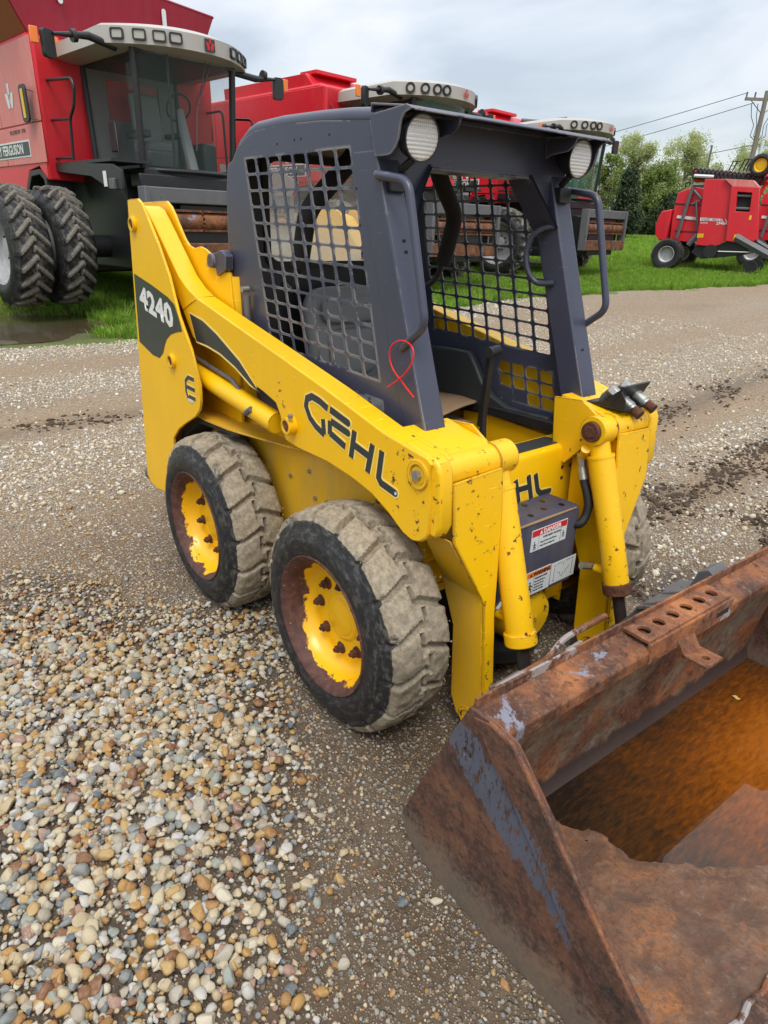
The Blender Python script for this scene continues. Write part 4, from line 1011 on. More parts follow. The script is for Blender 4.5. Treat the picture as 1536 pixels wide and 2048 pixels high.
for s in (-1, 1):
    ya, yb = (AI, AO)
    arm = MB().prism(arm_poly, 'y', s * AI, s * AO).build('lift_arm', 'yellow_worn', ldr, bevel=.009, bseg=3)
    # weld seam at the bend
    (x0, z0), (x1, z1) = (-0.118, 1.314), (-0.256, 1.257)
    MB().tube([(x0, s * (AI + .005), z0 + .002), (x0, s * (AO - .004), z0 + .001), (x0 - .002, s * (AO + .0005), z0 - .006), (x1, s * (AO + .0005), z1)], .003, 6).build('weld_bead', 'yellow_paint', arm)
    (px_, pz_) = (0.609, 0.951)
    b = MB().ringtube((px_, s * .545, pz_), (px_, s * .592, pz_), .031, .020, 28).build('pin_boss', 'yellow_worn', arm, bevel=.002)
    MB().cyl((px_, s * .55, pz_), (px_, s * .588, pz_), .0195, .018, 18).build('pivot_pin', 'nut_rust', b)
    MB().cyl((px_ + .025, s * .585, pz_ + .035), (px_ + .028, s * .585, pz_ + .048), .010, .009, 8).build('retaining_bolt', 'zinc', b)
    (px_, pz_) = (1.273, 0.965)
    b = MB().ringtube((px_, s * .558, pz_), (px_, s * .5665, pz_), .043, .029, 30).build('pin_boss', 'yellow_worn', arm, bevel=.002)
    MB().cyl((px_, s * .553, pz_), (px_, s * .562, pz_), .029, .029, 24).build('boss_plate', 'yellow_paint', b)
    MB().cyl((px_, s * .561, pz_), (px_, s * .575, pz_), .0165, .0155, 6).build('bolt', 'zinc', b)
    # front box joining arm and leg
    m = MB().prism([(1.20, .80), (1.345, .79), (1.362, .83), (1.352, .985), (1.338, 1.012), (1.315, 1.024), (1.20, 1.045)], 'y', s * .552, s * .500)
    m.build('arm_knuckle', 'yellow_worn', arm, bevel=.010, bseg=3)
    # top cover plate and cross tube
    m = MB().prism([(1.10, 1.050), (1.29, 1.016), (1.335, .99), (1.335, .97), (1.10, 1.03)], 'y', s * .29, s * .51)
    m.build('cover_plate', 'yellow_worn', arm, bevel=.004)
    MB().tube([(1.296, s * .50, .966), (1.296, s * .300, .966)], .049, 30).tube([(1.296, s * .300, .966), (1.296, s * .222, .966)], .052, 30).build('cross_tube', 'yellow_worn', arm, bevel=.002)
    MB().tube([(1.296, s * .3015, .966), (1.296, s * .2965, .966)], .0535, 30).build('weld_bead', 'yellow_worn', arm)
    MB().cyl((1.296, s * .223, .966), (1.296, s * .206, .966), .037, .035, 28).cyl((1.296, s * .206, .966), (1.296, s * .202, .966), .022, .020, 20).build('pivot_pin', 'nut_rust', arm, bevel=.003)
    # triangular gusset running inboard from the tube
    MB().prism([(1.08, 1.04), (1.20, 1.05), (1.27, 1.01), (1.27, .92), (1.16, .80), (1.10, .84)], 'y', s * .275, s * .287).build('gusset', 'yellow_worn', arm, bevel=.003)
    # vertical leg: front plate and side plates
    sh = lambda z: 1.345 + (.95 - z) * .098
    fp = [(-.500, .948), (-.300, .957), (-.300, .80), (-.325, .50), (-.325, .085), (-.345, .06), (-.372, .075), (-.372, .535), (-.385, .565), (-.500, .775)]
    m = MB(); m.prism(fp, 'x', 0, .012); m.v = [(v[0] + sh(v[2]), v[1] * (1 if s < 0 else -1), v[2]) for v in m.v]
    leg = m.build('arm_leg', 'yellow_worn', ldr, bevel=.003)
    m = MB().prism([(1.16, .85), (1.342, .85), (1.383, .56), (1.418, .20), (1.425, .10), (1.405, .055), (1.36, .045), (1.315, .07), (1.285, .13), (1.27, .40), (1.17, .63)], 'y', s * .372, s * .362)
    m.build('side_plate', 'yellow_dusty', leg, bevel=.002)
    m = MB().prism([(1.16, .93), (1.342, .93), (1.383, .56), (1.418, .20), (1.425, .10), (1.405, .055), (1.36, .045), (1.315, .07), (1.285, .13), (1.27, .40), (1.17, .63)], 'y', s * .330, s * .320)
    m.build('side_plate', 'yellow_paint', leg, bevel=.002)
    # sloping edge plate between front plate and side plate
    m = MB().prism([(sh(.77) - .004, .775), (sh(.565) - .004, .565), (sh(.565) - .16, .565), (sh(.77) - .13, .775)], 'y', 0, .006)
    y_hi, y_lo = -.500, -.378
    m.v = [(v[0], ((y_hi + (y_lo - y_hi) * (.775 - v[2]) / .21) - v[1]) * (1 if s < 0 else -1), v[2]) for v in m.v]
    m.build('edge_plate', 'yellow_dusty', leg)
    MB().ringtube((1.365, s * .375, .085), (1.365, s * .316, .085), .036, .022, 24).build('pin_eye', 'yellow_worn', leg)
    # lift cylinder between tower and arm
    c0, c1 = Vector((-0.469, -0.53, 1.014)), Vector((0.478, -0.53, 0.912)); c0.y *= -s if s < 0 else -1; c1.y = s * abs(c1.y); c0.y = s * abs(c0.y)
    d = (c1 - c0); 
    cy = MB().tube([c0 + d * .05, c0 + d * .16], .034, 20).tube([c0 + d * .16, c1 - d * .03], .041, 28).build('lift_cylinder', 'yellow_paint', ldr)
    MB().tube([c0 + d * .155, c0 + d * .185], .046, 28).build('gland', 'frame_grey', cy)
    up = Vector((0, 0, .062)); MB().tube(fillet([c0 + d * .16 + Vector((0, 0, .10)), c0 + d * .20 + up, c0 + d * .60 + up, c0 + d * .66 + Vector((0, 0, .035))], .03), .009, 10).build('oil_tube', 'frame_grey', cy)
    # tilt cylinder on the front
    t0, t1 = Vector((1.302, s * .262, .93)), Vector((1.470, s * .267, .405)); d = (t1 - t0).normalized()
    tcy = MB().tube([t0 - d * .0, t0 + d * .06], .036, 24).tube([t0 + d * .055, t1], .045, 32).build('tilt_cylinder', 'yellow_worn', ldr)
    tcy['label'] = 'yellow tilt cylinder with chipped paint'
    MB().tube([t0 + d * .052, t0 + d * .062], .0475, 32).build('weld_bead', 'yellow_worn', tcy)
    MB().tube([t1 - d * .03, t1 + d * .012], .052, 32).build('gland', 'yellow_worn' if s < 0 else 'nut_rust', tcy, bevel=.003)
    MB().tube([t1 + d * .01, t1 + d * .15], .022, 20).build('piston_rod', 'rod_rust', tcy)
    e_ = t1 + d * .165
    MB().tube([e_ + Vector((0, -.03, 0)), e_ + Vector((0, .03, 0))], .040, 24).build('rod_eye', 'frame_grey', tcy, bevel=.003)
    m = MB().tube([t1 - d * .055 + Vector((-.03, 0, 0)), t1 - d * .055 + Vector((-.085, 0, -.005))], .017, 14); m.build('port', 'yellow_paint', tcy)
    MB().tube([t1 - d * .055 + Vector((-.08, 0, -.005)), t1 - d * .05 + Vector((-.10, -s * .0, 0)), t1 - d * .04 + Vector((-.12, -s * .05, .02))], .014, 8).build('hose_fitting', 'zinc', tcy)

# letters on the near arm face and on the front cross member
near_arm = [o for o in ldr.children if o.name.startswith('lift_arm')][0]
near_arm['label'] = 'near lift arm with the dark maker name on its side'
def on_arm(m, q, wd, cap, off, flat0): m.prism(stroke(q, wd, 'flat', cap), 'y', -.5595, -.5605 - off)
letters(near_arm, on_arm, .0235)
FR = {'H': [[(0.018, 0.786), (0.048, 0.694)], [(0.087, 0.79), (0.118, 0.693)], [(0.029, 0.745), (0.104, 0.744)]],
      'L': [[(0.127, 0.787), (0.151, 0.719), (0.168, 0.703), (0.224, 0.7)]]}
FR['E'] = [[(-.11, .772), (-.03, .770)], [(-.115, .735), (-.03, .733)], [(-.11, .692), (-.03, .690)], [(-.105, .742), (-.105, .690)]]
FR['G'] = [[(-.16, .772), (-.21, .775), (-.245, .755), (-.245, .715), (-.22, .692), (-.17, .690)], [(-.17, .725), (-.17, .690)]]
for k, (wd, mt, off) in enumerate(((.033, 'cream_line', .0004), (.022, 'decal_black', .0011))):
    for nm in 'GEHL':
        m = MB()
        for j, q in enumerate(FR[nm]): m.prism(stroke(q, wd, 'flat', 'round' if nm == 'L' else 'flat'), 'x', 1.149, 1.1505 + off + .00012 * j)
        m.build('letter' if k else 'letter_outline', mt, xm, smooth=False)
# registered dot at the end of the L
(dx_, dz_) = (1.179, 0.879); MB().cyl((dx_, -.5615, dz_), (dx_, -.5622, dz_), .005, None, 12).build('registered_mark', 'pale_print', near_arm)
# dark wedge stripe on the near arm with pale border
def grow(poly, g):
    cx = sum(p[0] for p in poly) / len(poly); cz = sum(p[1] for p in poly) / len(poly); out = []
    n = len(poly)
    for i in range(n):
        a, b, c_ = Vector(poly[i - 1]), Vector(poly[i]), Vector(poly[(i + 1) % n])
        e1 = (b - a).normalized(); e2 = (c_ - b).normalized(); n1 = Vector((e1.y, -e1.x)); n2 = Vector((e2.y, -e2.x)); m_ = n1 + n2
        m_ = m_.normalized() if m_.length > .3 else (e1 - e2).normalized()
        out.append((b.x + m_.x * g, b.y + m_.y * g))
    return out
area = sum(dec_poly[i][0] * dec_poly[(i + 1) % len(dec_poly)][1] - dec_poly[(i + 1) % len(dec_poly)][0] * dec_poly[i][1] for i in range(len(dec_poly)))
MB().prism(grow(dec_poly, .009 if area > 0 else -.009), 'y', -.559, -.5606).build('stripe_border', 'cream_line', near_arm, smooth=False)
MB().prism(dec_poly, 'y', -.559, -.5612).build('stripe_decal', 'decal_black', near_arm, smooth=False)

# hose beside the far tilt cylinder, and couplers on the far knuckle
hp = [(1.234, 0.27, 0.865), (1.247, 0.27, 0.811), (1.268, 0.26, 0.771), (1.295, 0.25, 0.733), (1.314, 0.245, 0.692), (1.315, 0.235, 0.651), (1.312, 0.21, 0.621), (1.13, .16, .60)]
MB().tube(fillet(hp[2:], .05, 4), .0165, 14).build('hydraulic_hose', 'rubber_hose', ldr)
MB().tube([hp[0], hp[1]], .0165, 6).tube([hp[1], hp[2]], .0185, 14).build('hose_fitting', 'zinc', ldr)
MB().tube([(1.28, .225, .90), Vector(hp[0]) + Vector((.02, -.01, -.004))], .017, 12).build('port', 'yellow_paint', ldr)
br = MB(); br.bb((1.15, .33, 1.030), (1.34, .50, 1.036)); br.prism([(1.20, 1.036), (1.335, 1.036), (1.335, 1.065), (1.31, 1.10), (1.25, 1.05)], 'y', .332, .338)
br.box((1.30, .415, 1.075), (.006, .17, .085), (0, R(28), 0))
cb = br.build('coupler_bracket', 'black_plastic', ldr)
for (a, b, c_) in (((1.207, 0.4, 1.035), (1.231, 0.4, 1.077), (1.36, 0.4, 1.024)), ((1.224, 0.46, 1.059), (1.243, 0.46, 1.09), (1.373, 0.46, 1.04))):
    a, b, c_ = Vector(a), Vector(b), Vector(c_); d = (c_ - b); d.z -= .012
    cp = MB().tube([b - d * .02, b + d * .22], .022, 6).build('hydraulic_coupler', 'zinc', ldr, bevel=.002)
    MB().tube([b + d * .20, b + d * .34, b + d * .35, b + d * .47, b + d * .48, b + d * .70, b + d * .72, b + d * .78], [.019, .019, .023, .023, .0205, .0205, .0175, .0175], 22).build('sleeve', 'zinc', cp)
    MB().tube([b + d * .78, b + d * 1.0], [.0175, .0165], 22).tube([b + d * .97, b + d * 1.01], .0185, 22).build('nose', 'nut_rust', cp)
    MB().tube([b + d * .05, b + d * .0 + Vector((-.02, 0, -.03)), a + Vector((-.03, 0, -.06)), a + Vector((-.06, .0, -.16))], [.017, .016, .011, .011], 10).build('steel_line', 'frame_grey', cp)

# ---- cab (roll cage)
side = [(1.178, .905), (1.178, .985), (1.077, 1.043 + .0), (.900, 1.766), (.880, 1.80), (.875, 1.870), (.61, 1.892), (.373, 1.900), (.20, 1.896), (.13, 1.880), (.065, 1.852), (.020, 1.812), (-0.02, 1.799), (-0.041, 1.714), (-0.055, 1.572), (-0.056, 1.419), (-0.03, 1.289), (.03, 1.22), (.10, 1.10), (.15, .95), (.15, .905)]
side[1] = (1.150, 1.00); side[2] = (1.02, 1.36) if False else (1.020, 1.275)
side = [(1.186, .905), (1.175, .98), (1.080, 1.28 - .24), (.900, 1.766)] + side[4:]
side[2] = ((1.175 + .900) / 2 - .003, (.98 + 1.766) / 2)
def cell(u0, v0, u1, v1, TL, TR, BR, BL, g=.10, r_=.15):
    def Q(u, v):
        a = Vector(TL) * (1 - u) + Vector(TR) * u; b = Vector(BL) * (1 - u) + Vector(BR) * u; p = a * (1 - v) + b * v; return (p.x, p.y)
    du, dv = u1 - u0, v1 - v0; a0, a1, b0, b1 = u0 + du * g, u1 - du * g, v0 + dv * g, v1 - dv * g; ru, rv = du * r_, dv * r_
    out = []
    for (cx, cy, ang) in ((a1 - ru, b1 - rv, 0), (a0 + ru, b1 - rv, 90), (a0 + ru, b0 + rv, 180), (a1 - ru, b0 + rv, 270)):
        for k in range(4):
            a = R(ang + 30 * k); out.append(Q(cx + ru * math.cos(a), cy + rv * math.sin(a)))
    return out
TLm, TRm, BRm, BLm = (.112, 1.815), (.768, 1.813), (.934, 1.148), (.250, 1.172)
def quadpt(Q, u, v):
    a = Vector(Q[0]) * (1 - u) + Vector(Q[1]) * u; b = Vector(Q[3]) * (1 - u) + Vector(Q[2]) * u; p = a * (1 - v) + b * v; return (p.x, p.y)
def mesh_block(mb, Q, nu, nv, ya, yb, skip=(), g=.076):
    """perforated sheet: each cell is a square ring of plate round a rounded hole"""
    for i in range(nu):
        for j in range(nv):
            if (i, j) in skip:
                o_ = [quadpt(Q, i / nu, j / nv), quadpt(Q, (i + 1) / nu, j / nv), quadpt(Q, (i + 1) / nu, (j + 1) / nv), quadpt(Q, i / nu, (j + 1) / nv)]
                mb.add([(p[0], y, p[1]) for y in (ya, yb) for p in o_], [(0, 1, 2, 3), (7, 6, 5, 4)]); continue
            inner = cell(i / nu, j / nv, (i + 1) / nu, (j + 1) / nv, *Q, g)      # 16 points, starting bottom-right, turning through bottom-left, top-left, top-right
            outer = []
            for (cu, cv), (eu, ev), (fu, fv) in (((1, 1), (1, .5), (.5, 1)), ((0, 1), (.5, 1), (0, .5)), ((0, 0), (0, .5), (.5, 0)), ((1, 0), (.5, 0), (1, .5))):
                pts = [(eu, ev), (cu, cv), (cu, cv), (fu, fv)]
                outer += [quadpt(Q, (i + a) / nu, (j + b) / nv) for a, b in pts]
            n = 16; vs = [(p[0], ya, p[1]) for p in inner] + [(p[0], ya, p[1]) for p in outer] + [(p[0], yb, p[1]) for p in inner] + [(p[0], yb, p[1]) for p in outer]
            fs = []
            for k in range(n):
                l = (k + 1) % n
                fs += [(k, l, n + l, n + k), (2 * n + k, 3 * n + k, 3 * n + l, 2 * n + l), (k, 2 * n + k, 2 * n + l, l)]
            mb.add(vs, fs)
QA = [TLm, TRm, BRm, BLm]; QB = [(.655, 1.098), (.948, 1.090), (.985, .932), (.695, .938)]
bolt_h = [[(x + .004 * math.cos(a), z + .004 * math.sin(a)) for a in (0, 1.05, 2.1, 3.14, 4.2, 5.24)] for x, z in ((.35, 1.845), (.46, 1.85), (.50, 1.85), (.66, 1.85), (.82, 1.60), (.80, 1.70), (1.045, 1.10), (1.03, 1.13))]
cab = None
for s in (-1, 1):
    gm = MB().prism(side, 'y', s * .427, s * .431, holes=[QA, QB]); mesh_block(gm, QA, 8, 12, s * .427, s * .431); mesh_block(gm, QB, 4, 3, s * .427, s * .431, skip=((0, 2), (1, 2)))
    g_ = gm.build('cab_side_guard', 'grey_paint', ldr, smooth=False)
    if cab is None: cab = g_
    g_['label'] = 'near side guard with square mesh holes' if s < 0 else 'far side guard with square mesh holes'
    m = MB()
    for bh in bolt_h: m.prism(bh, 'y', s * .4305, s * .4318)
    m.build('bolt_hole', 'void_dark', g_)
    # front post
    fr = lambda z: .900 + (1.766 - z) * (.275 / .786)
    m = MB(); zz = [.905, 1.2, 1.5, 1.80]
    post = [(fr(z), z) for z in zz] + [(fr(z) - .105, z) for z in reversed(zz)]
    m.prism(post, 'y', s * .4325, s * .3465)
    pst = m.build('front_post', 'grey_paint', ldr, bevel=.007, bseg=2)
    m = MB()
    for z in ((1.56, 1.53) if s < 0 else (1.20,)) + (1.035, 1.015): m.cyl((fr(z) - .001, s * .385, z), (fr(z) + .0012, s * .385, z), .0065, None, 12)
    m.build('bolt_hole', 'void_dark', pst)
    # grab handles
    hpth = [(.905, s * .436, 1.733), (.929, s * .440, 1.730), (1.039, s * .434, 1.714), (1.138, s * .438, 1.345), (1.045, s * .434, 1.275), (1.030, s * .425, 1.262)]
    hd = MB().tube(fillet(hpth, .035, 6), .0125, 14).build('grab_handle', 'grey_paint', ldr)
    ih = [(1.0, 0, 0)] if s < 0 else [(0.937, 0.345, 1.616), (0.901, 0.325, 1.607), (0.865, 0.31, 1.579), (0.851, 0.305, 1.524), (0.867, 0.305, 1.461), (0.903, 0.32, 1.418), (0.965, 0.345, 1.425)]
    ih_ = [(.985 - .02, s * .352, 1.555), (.985, s * .318, 1.548), (1.0, s * .295, 1.50), (1.045, s * .295, 1.40), (1.055, s * .318, 1.355), (1.045, s * .350, 1.350)]
    if s > 0: MB().tube(fillet(ih, .03, 5), .0105, 12).build('inner_handle', 'grey_paint', ldr)
    # pivot bracket at the back, gas strut
    m = MB().prism([(-0.113, 1.481), (-0.039, 1.499), (-0.003, 1.478), (-0.011, 1.426), (-0.09, 1.398)], 'y', s * .44, s * .475)
    m.cyl((-.125, s * .455, 1.455), (-.125, s * .485, 1.455), .028, None, 20); pb = m.build('pivot_bracket', 'grey_paint', ldr, bevel=.003)
    (bx, bz) = (-0.169, 1.438); MB().cyl((bx, s * .462, bz), (bx, s * .476, bz), .012, .011, 6).build('bolt', 'zinc', pb)
    gs = MB().tube([(0.116, -0.452, 1.341) if s < 0 else (.107, .452, 1.34), (.115, s * .452, 1.10)], .013, 14).build('gas_strut', 'frame_grey', ldr)
    MB().cyl((.106, s * .440, 1.362), (.106, s * .468, 1.362), .012, .011, 12).build('ball_joint', 'zinc', gs)
# roof skin following the top of the guards, with rolled long edges
top = [(.90, 1.902), (.75, 1.915), (.61, 1.922), (.373, 1.929), (.20, 1.926), (.14, 1.915), (.06, 1.885), (.01, 1.838), (-.025, 1.77), (-.03, 1.72)]
top_c = top[:7] + [(.035, 1.868)]; inn = [(x + (.012 if x < .15 else 0), z - .016) for x, z in top_c]
m = MB().prism(top_c + inn[::-1], 'y', -.405, .405); roof = m.build('roof', 'grey_paint', ldr, bevel=.004)
for s in (-1, 1):
    MB().tube([(x + (.024 if x < .1 else (.010 if x < .15 else 0)), s * .403, z - .0265 + (.02 if x < 0 else 0)) for x, z in top], .0275, 20).build('roof_edge', 'grey_paint', roof)
MB().bb((.10, -.415, 1.885), (.89, .415, 1.895)).build('headliner', 'liner', ldr)
# lamp visor: top sheet with turned-down cheeks
m = MB().prism([(.872, 1.888), (.872, 1.912), (1.03, 1.892), (1.060, 1.881), (1.060, 1.876), (1.03, 1.886), (.88, 1.905)], 'y', -.438, .438)
vis = m.build('lamp_visor', 'grey_paint', ldr, bevel=.002)
for s in (-1, 1):
    MB().prism([(0.877, 1.883), (0.877, 1.857), (0.9, 1.779), (0.932, 1.777), (0.958, 1.778), (0.975, 1.783), (0.991, 1.798), (1.001, 1.816), (1.006, 1.839), (1.011, 1.859), (1.025, 1.874), (1.048, 1.88), (1.060, 1.880), (1.03, 1.893)], 'y', s * .437, s * .443).build('visor_cheek', 'grey_paint', vis, bevel=.002)
    MB().prism([(.93, 1.885), (1.055, 1.877), (1.045, 1.855), (1.02, 1.838), (.95, 1.83), (.93, 1.82)], 'y', s * .262, s * .266).build('visor_tab', 'grey_paint', vis)
# header panel with the chamfered door opening (y, z)
open_ = [(-.36, 1.60), (-.345, 1.62), (-.225, 1.765), (.225, 1.765), (.345, 1.62), (.36, 1.60)]
m = MB().prism([(-.425, 1.56), (-.425, 1.888), (.425, 1.888), (.425, 1.56), (.36, 1.56), (.36, 1.60), (.345, 1.62), (.225, 1.765), (-.225, 1.765), (-.345, 1.62), (-.36, 1.60), (-.36, 1.56)], 'x', .885, .897)
hdr = m.build('header_panel', 'grey_paint', ldr, bevel=.002)
for s in (-1, 1):
    m = MB().add([(.84, s * .345, 1.60), (.955, s * .345, 1.60), (.905, s * .225, 1.768), (.80, s * .225, 1.768)], [(0, 1, 2, 3)])
    m.add([(.84, s * .351, 1.604), (.955, s * .351, 1.604), (.905, s * .231, 1.773), (.80, s * .231, 1.773)], [(0, 3, 2, 1)]); m.build('gusset', 'grey_paint', hdr)
m = MB().bb((.80, -.225, 1.758), (.90, .225, 1.766)); m.build('header_flange', 'grey_paint', hdr, bevel=.002)
# work lamps
for s in (-1, 1):
    c = Vector((.998, s * .358, 1.824)); ax = Vector((1, s * .02 - .02, -.10)).normalized()
    M = Matrix.Translation(c) @ Vector((0, -1, 0)).rotation_difference(ax).to_matrix().to_4x4()
    lp = MB().lathe([(.0, .075), (.030, .072), (.048, .045), (.058, .012), (.0605, .0), (.0605, -.006), (.056, -.006)], 40, M).build('work_lamp', 'black_plastic', ldr)
    prof = [(.0575, -.004)] + [(.0565 * math.cos(R(a)), -.004 - .0085 * math.sin(R(a))) for a in range(0, 91, 15)]
    MB().lathe(prof, 48, M).build('lens', 'lamp_lens', lp, ang=70)
    MB().tube([c + Vector((-.03, 0, -.05)), (.925, s * .37, 1.745)], .012, 8).box((.915, s * .385, 1.715), (.05, .06, .05)).build('lamp_bracket', 'black_plastic', lp, bevel=.003)
# back wall of the cab with its window
bw = [(-.40, 1.02), (.40, 1.02), (.40, 1.88), (-.40, 1.88)]
wn_ = rrect(-.305, 1.445, .305, 1.835, .045, 4)
m = MB().prism(bw, 'x', .015, .030, holes=[wn_]); back = m.build('cab_back_wall', 'black_plastic', ldr, smooth=False)
MB().prism(rrect(-.318, 1.432, .318, 1.848, .05, 4), 'x', .030, .040, holes=[rrect(-.292, 1.458, .292, 1.822, .04, 4)]).build('window_seal', 'rubber_hose', back, smooth=False)
MB().prism(rrect(-.30, 1.45, .30, 1.83, .045, 4), 'x', .020, .024).build('rear_window', 'dusty_glass', back, smooth=False)
m = MB(); on_plane(m, [(0, 0), (.040, 0), (.040, .036), (0, .036)], (.0255, .172, 1.462), (0, 1, 0), (0, 0, 1), .0006); st = m.build('flag_sticker', 'white_print', back, smooth=False)
m = MB()
for k in range(4): on_plane(m, [(0, .0055 * 2 * k * .82), (.040, .0055 * 2 * k * .82), (.040, .0055 * 2 * k * .82 + .0045), (0, .0055 * 2 * k * .82 + .0045)], (.0255, .172, 1.462), (0, 1, 0), (0, 0, 1), .0010)
m.build('red_stripe', 'red_print', st, smooth=False)
simple('navy_print', (.03, .04, .16), .5)
m = MB(); on_plane(m, [(0, .017), (.018, .017), (.018, .036), (0, .036)], (.0255, .172, 1.462), (0, 1, 0), (0, 0, 1), .0014); m.build('blue_canton', 'navy_print', st, smooth=False)
# inner trim on both sides
trim = [(0.186, 1.094), (0.388, 1.109), (0.52, 1.11), (0.546, 1.087), (0.575, 1.048), (0.617, 0.99), (0.681, 0.942), (0.755, 0.916), (0.851, 0.911), (0.978, 0.919), (0.991, 0.864), (0.91, 0.861), (0.72, 0.856), (0.511, 0.841), (.25, .86), (.10, .90), (.10, 1.10)]
for s in (-1, 1):
    MB().prism(trim, 'y', s * .423, s * .385).build('side_trim', 'dark_plastic', ldr, bevel=.010, bseg=3)
    MB().prism([(.10, .865), (1.13, .872), (1.17, .88), (1.15, .915), (.10, .90)], 'y', s * .43, s * .36).build('sill', 'black_plastic', ldr, bevel=.004)
MB().prism([(1.10, .873), (1.186, .875), (1.186, .90), (1.12, .91)], 'y', .35, .432).prism([(1.10, .873), (1.186, .875), (1.186, .90), (1.12, .91)], 'y', -.35, -.432).build('post_foot', 'black_plastic', ldr, bevel=.003)
MB().tube(fillet([(1.00, .422, 1.118), (1.02, .405, 1.112), (1.10, .405, 1.118), (1.115, .422, 1.125)], .02), .004, 8).build('latch_wire', 'zinc', ldr)
# safety bar: padded U over the seat
for s in (-1, 1):
    pth = [(.50, s * .17, 1.87), (.455, s * .21, 1.80), (.42, s * .36, 1.645), (.36, s * .36, 1.46)]
    MB().tube(fillet(pth, .05, 5), .033, 18).build('safety_bar_pad', 'black_foam', ldr)
    MB().tube(fillet([(.36, s * .36, 1.48), (.33, s * .36, 1.40), (.27, s * .33, 1.35), (.14, s * .30, 1.38)], .05, 6), .013, 12).build('safety_bar', 'black_plastic', ldr)
# seat
def cushion(cx, cy, cz, w, h, d, rot, name, par, pw=3.2):
    m = MB(); n = 20; vs = []; fs = []
    for i in range(n + 1):
        for j in range(2 * n):
            a = math.pi * (i / n - .5); b = math.pi * j / n
            f = lambda c_, e: math.copysign(abs(c_) ** e, c_)
            vs.append(Vector((d / 2 * f(math.cos(a), .45) * f(math.cos(b), 2 / pw), w / 2 * f(math.cos(a), .45) * f(math.sin(b), 2 / pw), h / 2 * f(math.sin(a), .45))))
    M = Matrix.Translation((cx, cy, cz)) @ Euler(rot).to_matrix().to_4x4()
    for i in range(n):
        for j in range(2 * n): k = (j + 1) % (2 * n); fs.append((i * 2 * n + j, i * 2 * n + k, (i + 1) * 2 * n + k, (i + 1) * 2 * n + j))
    m.add([M @ v for v in vs], fs); return m.build(name, 'vinyl', par, ang=180)
st_ = cushion(.155, -.01, 1.155, .40, .42, .11, (0, R(-9), 0), 'seat_back', ldr, 2.6)
cushion(.205, -.01, 1.10, .25, .20, .07, (0, R(-9), 0), 'lumbar_pad', st_)
cushion(.205, -.01, 1.27, .30, .10, .05, (0, R(-9), 0), 'shoulder_pad', st_)
cushion(.33, -.01, .935, .42, .10, .40, (0, R(4), 0), 'seat', ldr)
# control lever with bellows boot
lv = MB().tube([(.955, .045, .87), (.945, .045, 1.03), (.965, .05, 1.20)], [.014, .011, .011], 12).box((.95, .046, 1.06), (.020, .026, .26), (0, R(4), 0)).build('control_lever', 'black_plastic', ldr)
MB().tube([(.975, .015, 1.205), (.955, .085, 1.205)], .019, 20).build('knob', 'black_plastic', lv, bevel=.002)
MB().lathe([(.0, -.10), (.018, -.10), (.028, -.085), (.024, -.075), (.038, -.06), (.031, -.048), (.047, -.03), (.038, -.018), (.055, .0), (.055, .01), (.0, .01)], 28, Matrix.Translation((.955, .045, .835)) @ Euler((R(90), 0, 0)).to_matrix().to_4x4()).build('bellows_boot', 'rubber_hose', lv)
MB().bb((.88, -.06, .80), (1.03, .15, .825)).build('lever_plate', 'void_dark', ldr)
# rear bumper knob
MB().tube([(-.80, -.56, .345), (-.885, -.56, .335), (-.90, -.56, .334)], [.045, .045, .03], 18).build('rear_bumper', 'frame_grey', ldr)
# clevis on the near fender
MB().tube([(0.28, -0.57, 0.923), (0.323, -0.57, 0.948)], .012, 8).build('hose_clamp', 'frame_grey', ldr)

# ---- quick hitch behind the bucket
m = MB()
for s in (-1, 1):
    for yy in (.215, .335): m.prism([(1.50, .18), (1.60, .12), (1.69, .22), (1.71, .42), (1.67, .47), (1.60, .43), (1.52, .30)], 'y', s * yy, s * (yy + .014))
    m.prism([(1.58, .40), (1.72, .47), (1.73, .485), (1.59, .42)], 'y', s * .20, s * .50)
    m.box((1.62, s * .46, .41), (.10, .13, .03), (0, R(-20), 0))
m.tube([(1.61, -.52, .34), (1.61, .52, .34)], .030, 16); m.bb((1.56, -.60, .15), (1.60, .60, .26))
qh = m.build('quick_hitch', 'frame_grey', ldr, bevel=.003)
MB().tube(fillet([(1.70, -.66, .545), (1.70, -.45, .545), (1.69, -.38, .575), (1.69, -.18, .575)], .04), .009, 8).box((1.715, -.52, .535), (.03, .42, .008), (R(3), 0, 0)).build('latch_bar', 'rust_pale', qh)
for s in (-1, 1): MB().prism([(1.66, .46), (1.74, .47), (1.745, .53), (1.71, .55), (1.68, .53)], 'y', s * .40, s * .50).build('latch_block', 'frame_grey', qh, bevel=.004)

# ---- bucket
BY = .82
sp_out = [(1.764, 0.614), (1.667, 0.394), (1.548, 0.104), (1.557, 0.055), (1.584, 0.032), (1.638, 0.011), (1.7, -0.008), (1.931, -0.004), (2.149, 0.003), (2.40, .006), (2.46, .020), (2.455, .065), (2.297, 0.215), (2.224, 0.29), (2.149, 0.358), (2.04, 0.472), (1.927, 0.586), (1.917, 0.598), (1.902, 0.608), (1.832, 0.618)]
buck = None
WT = .010
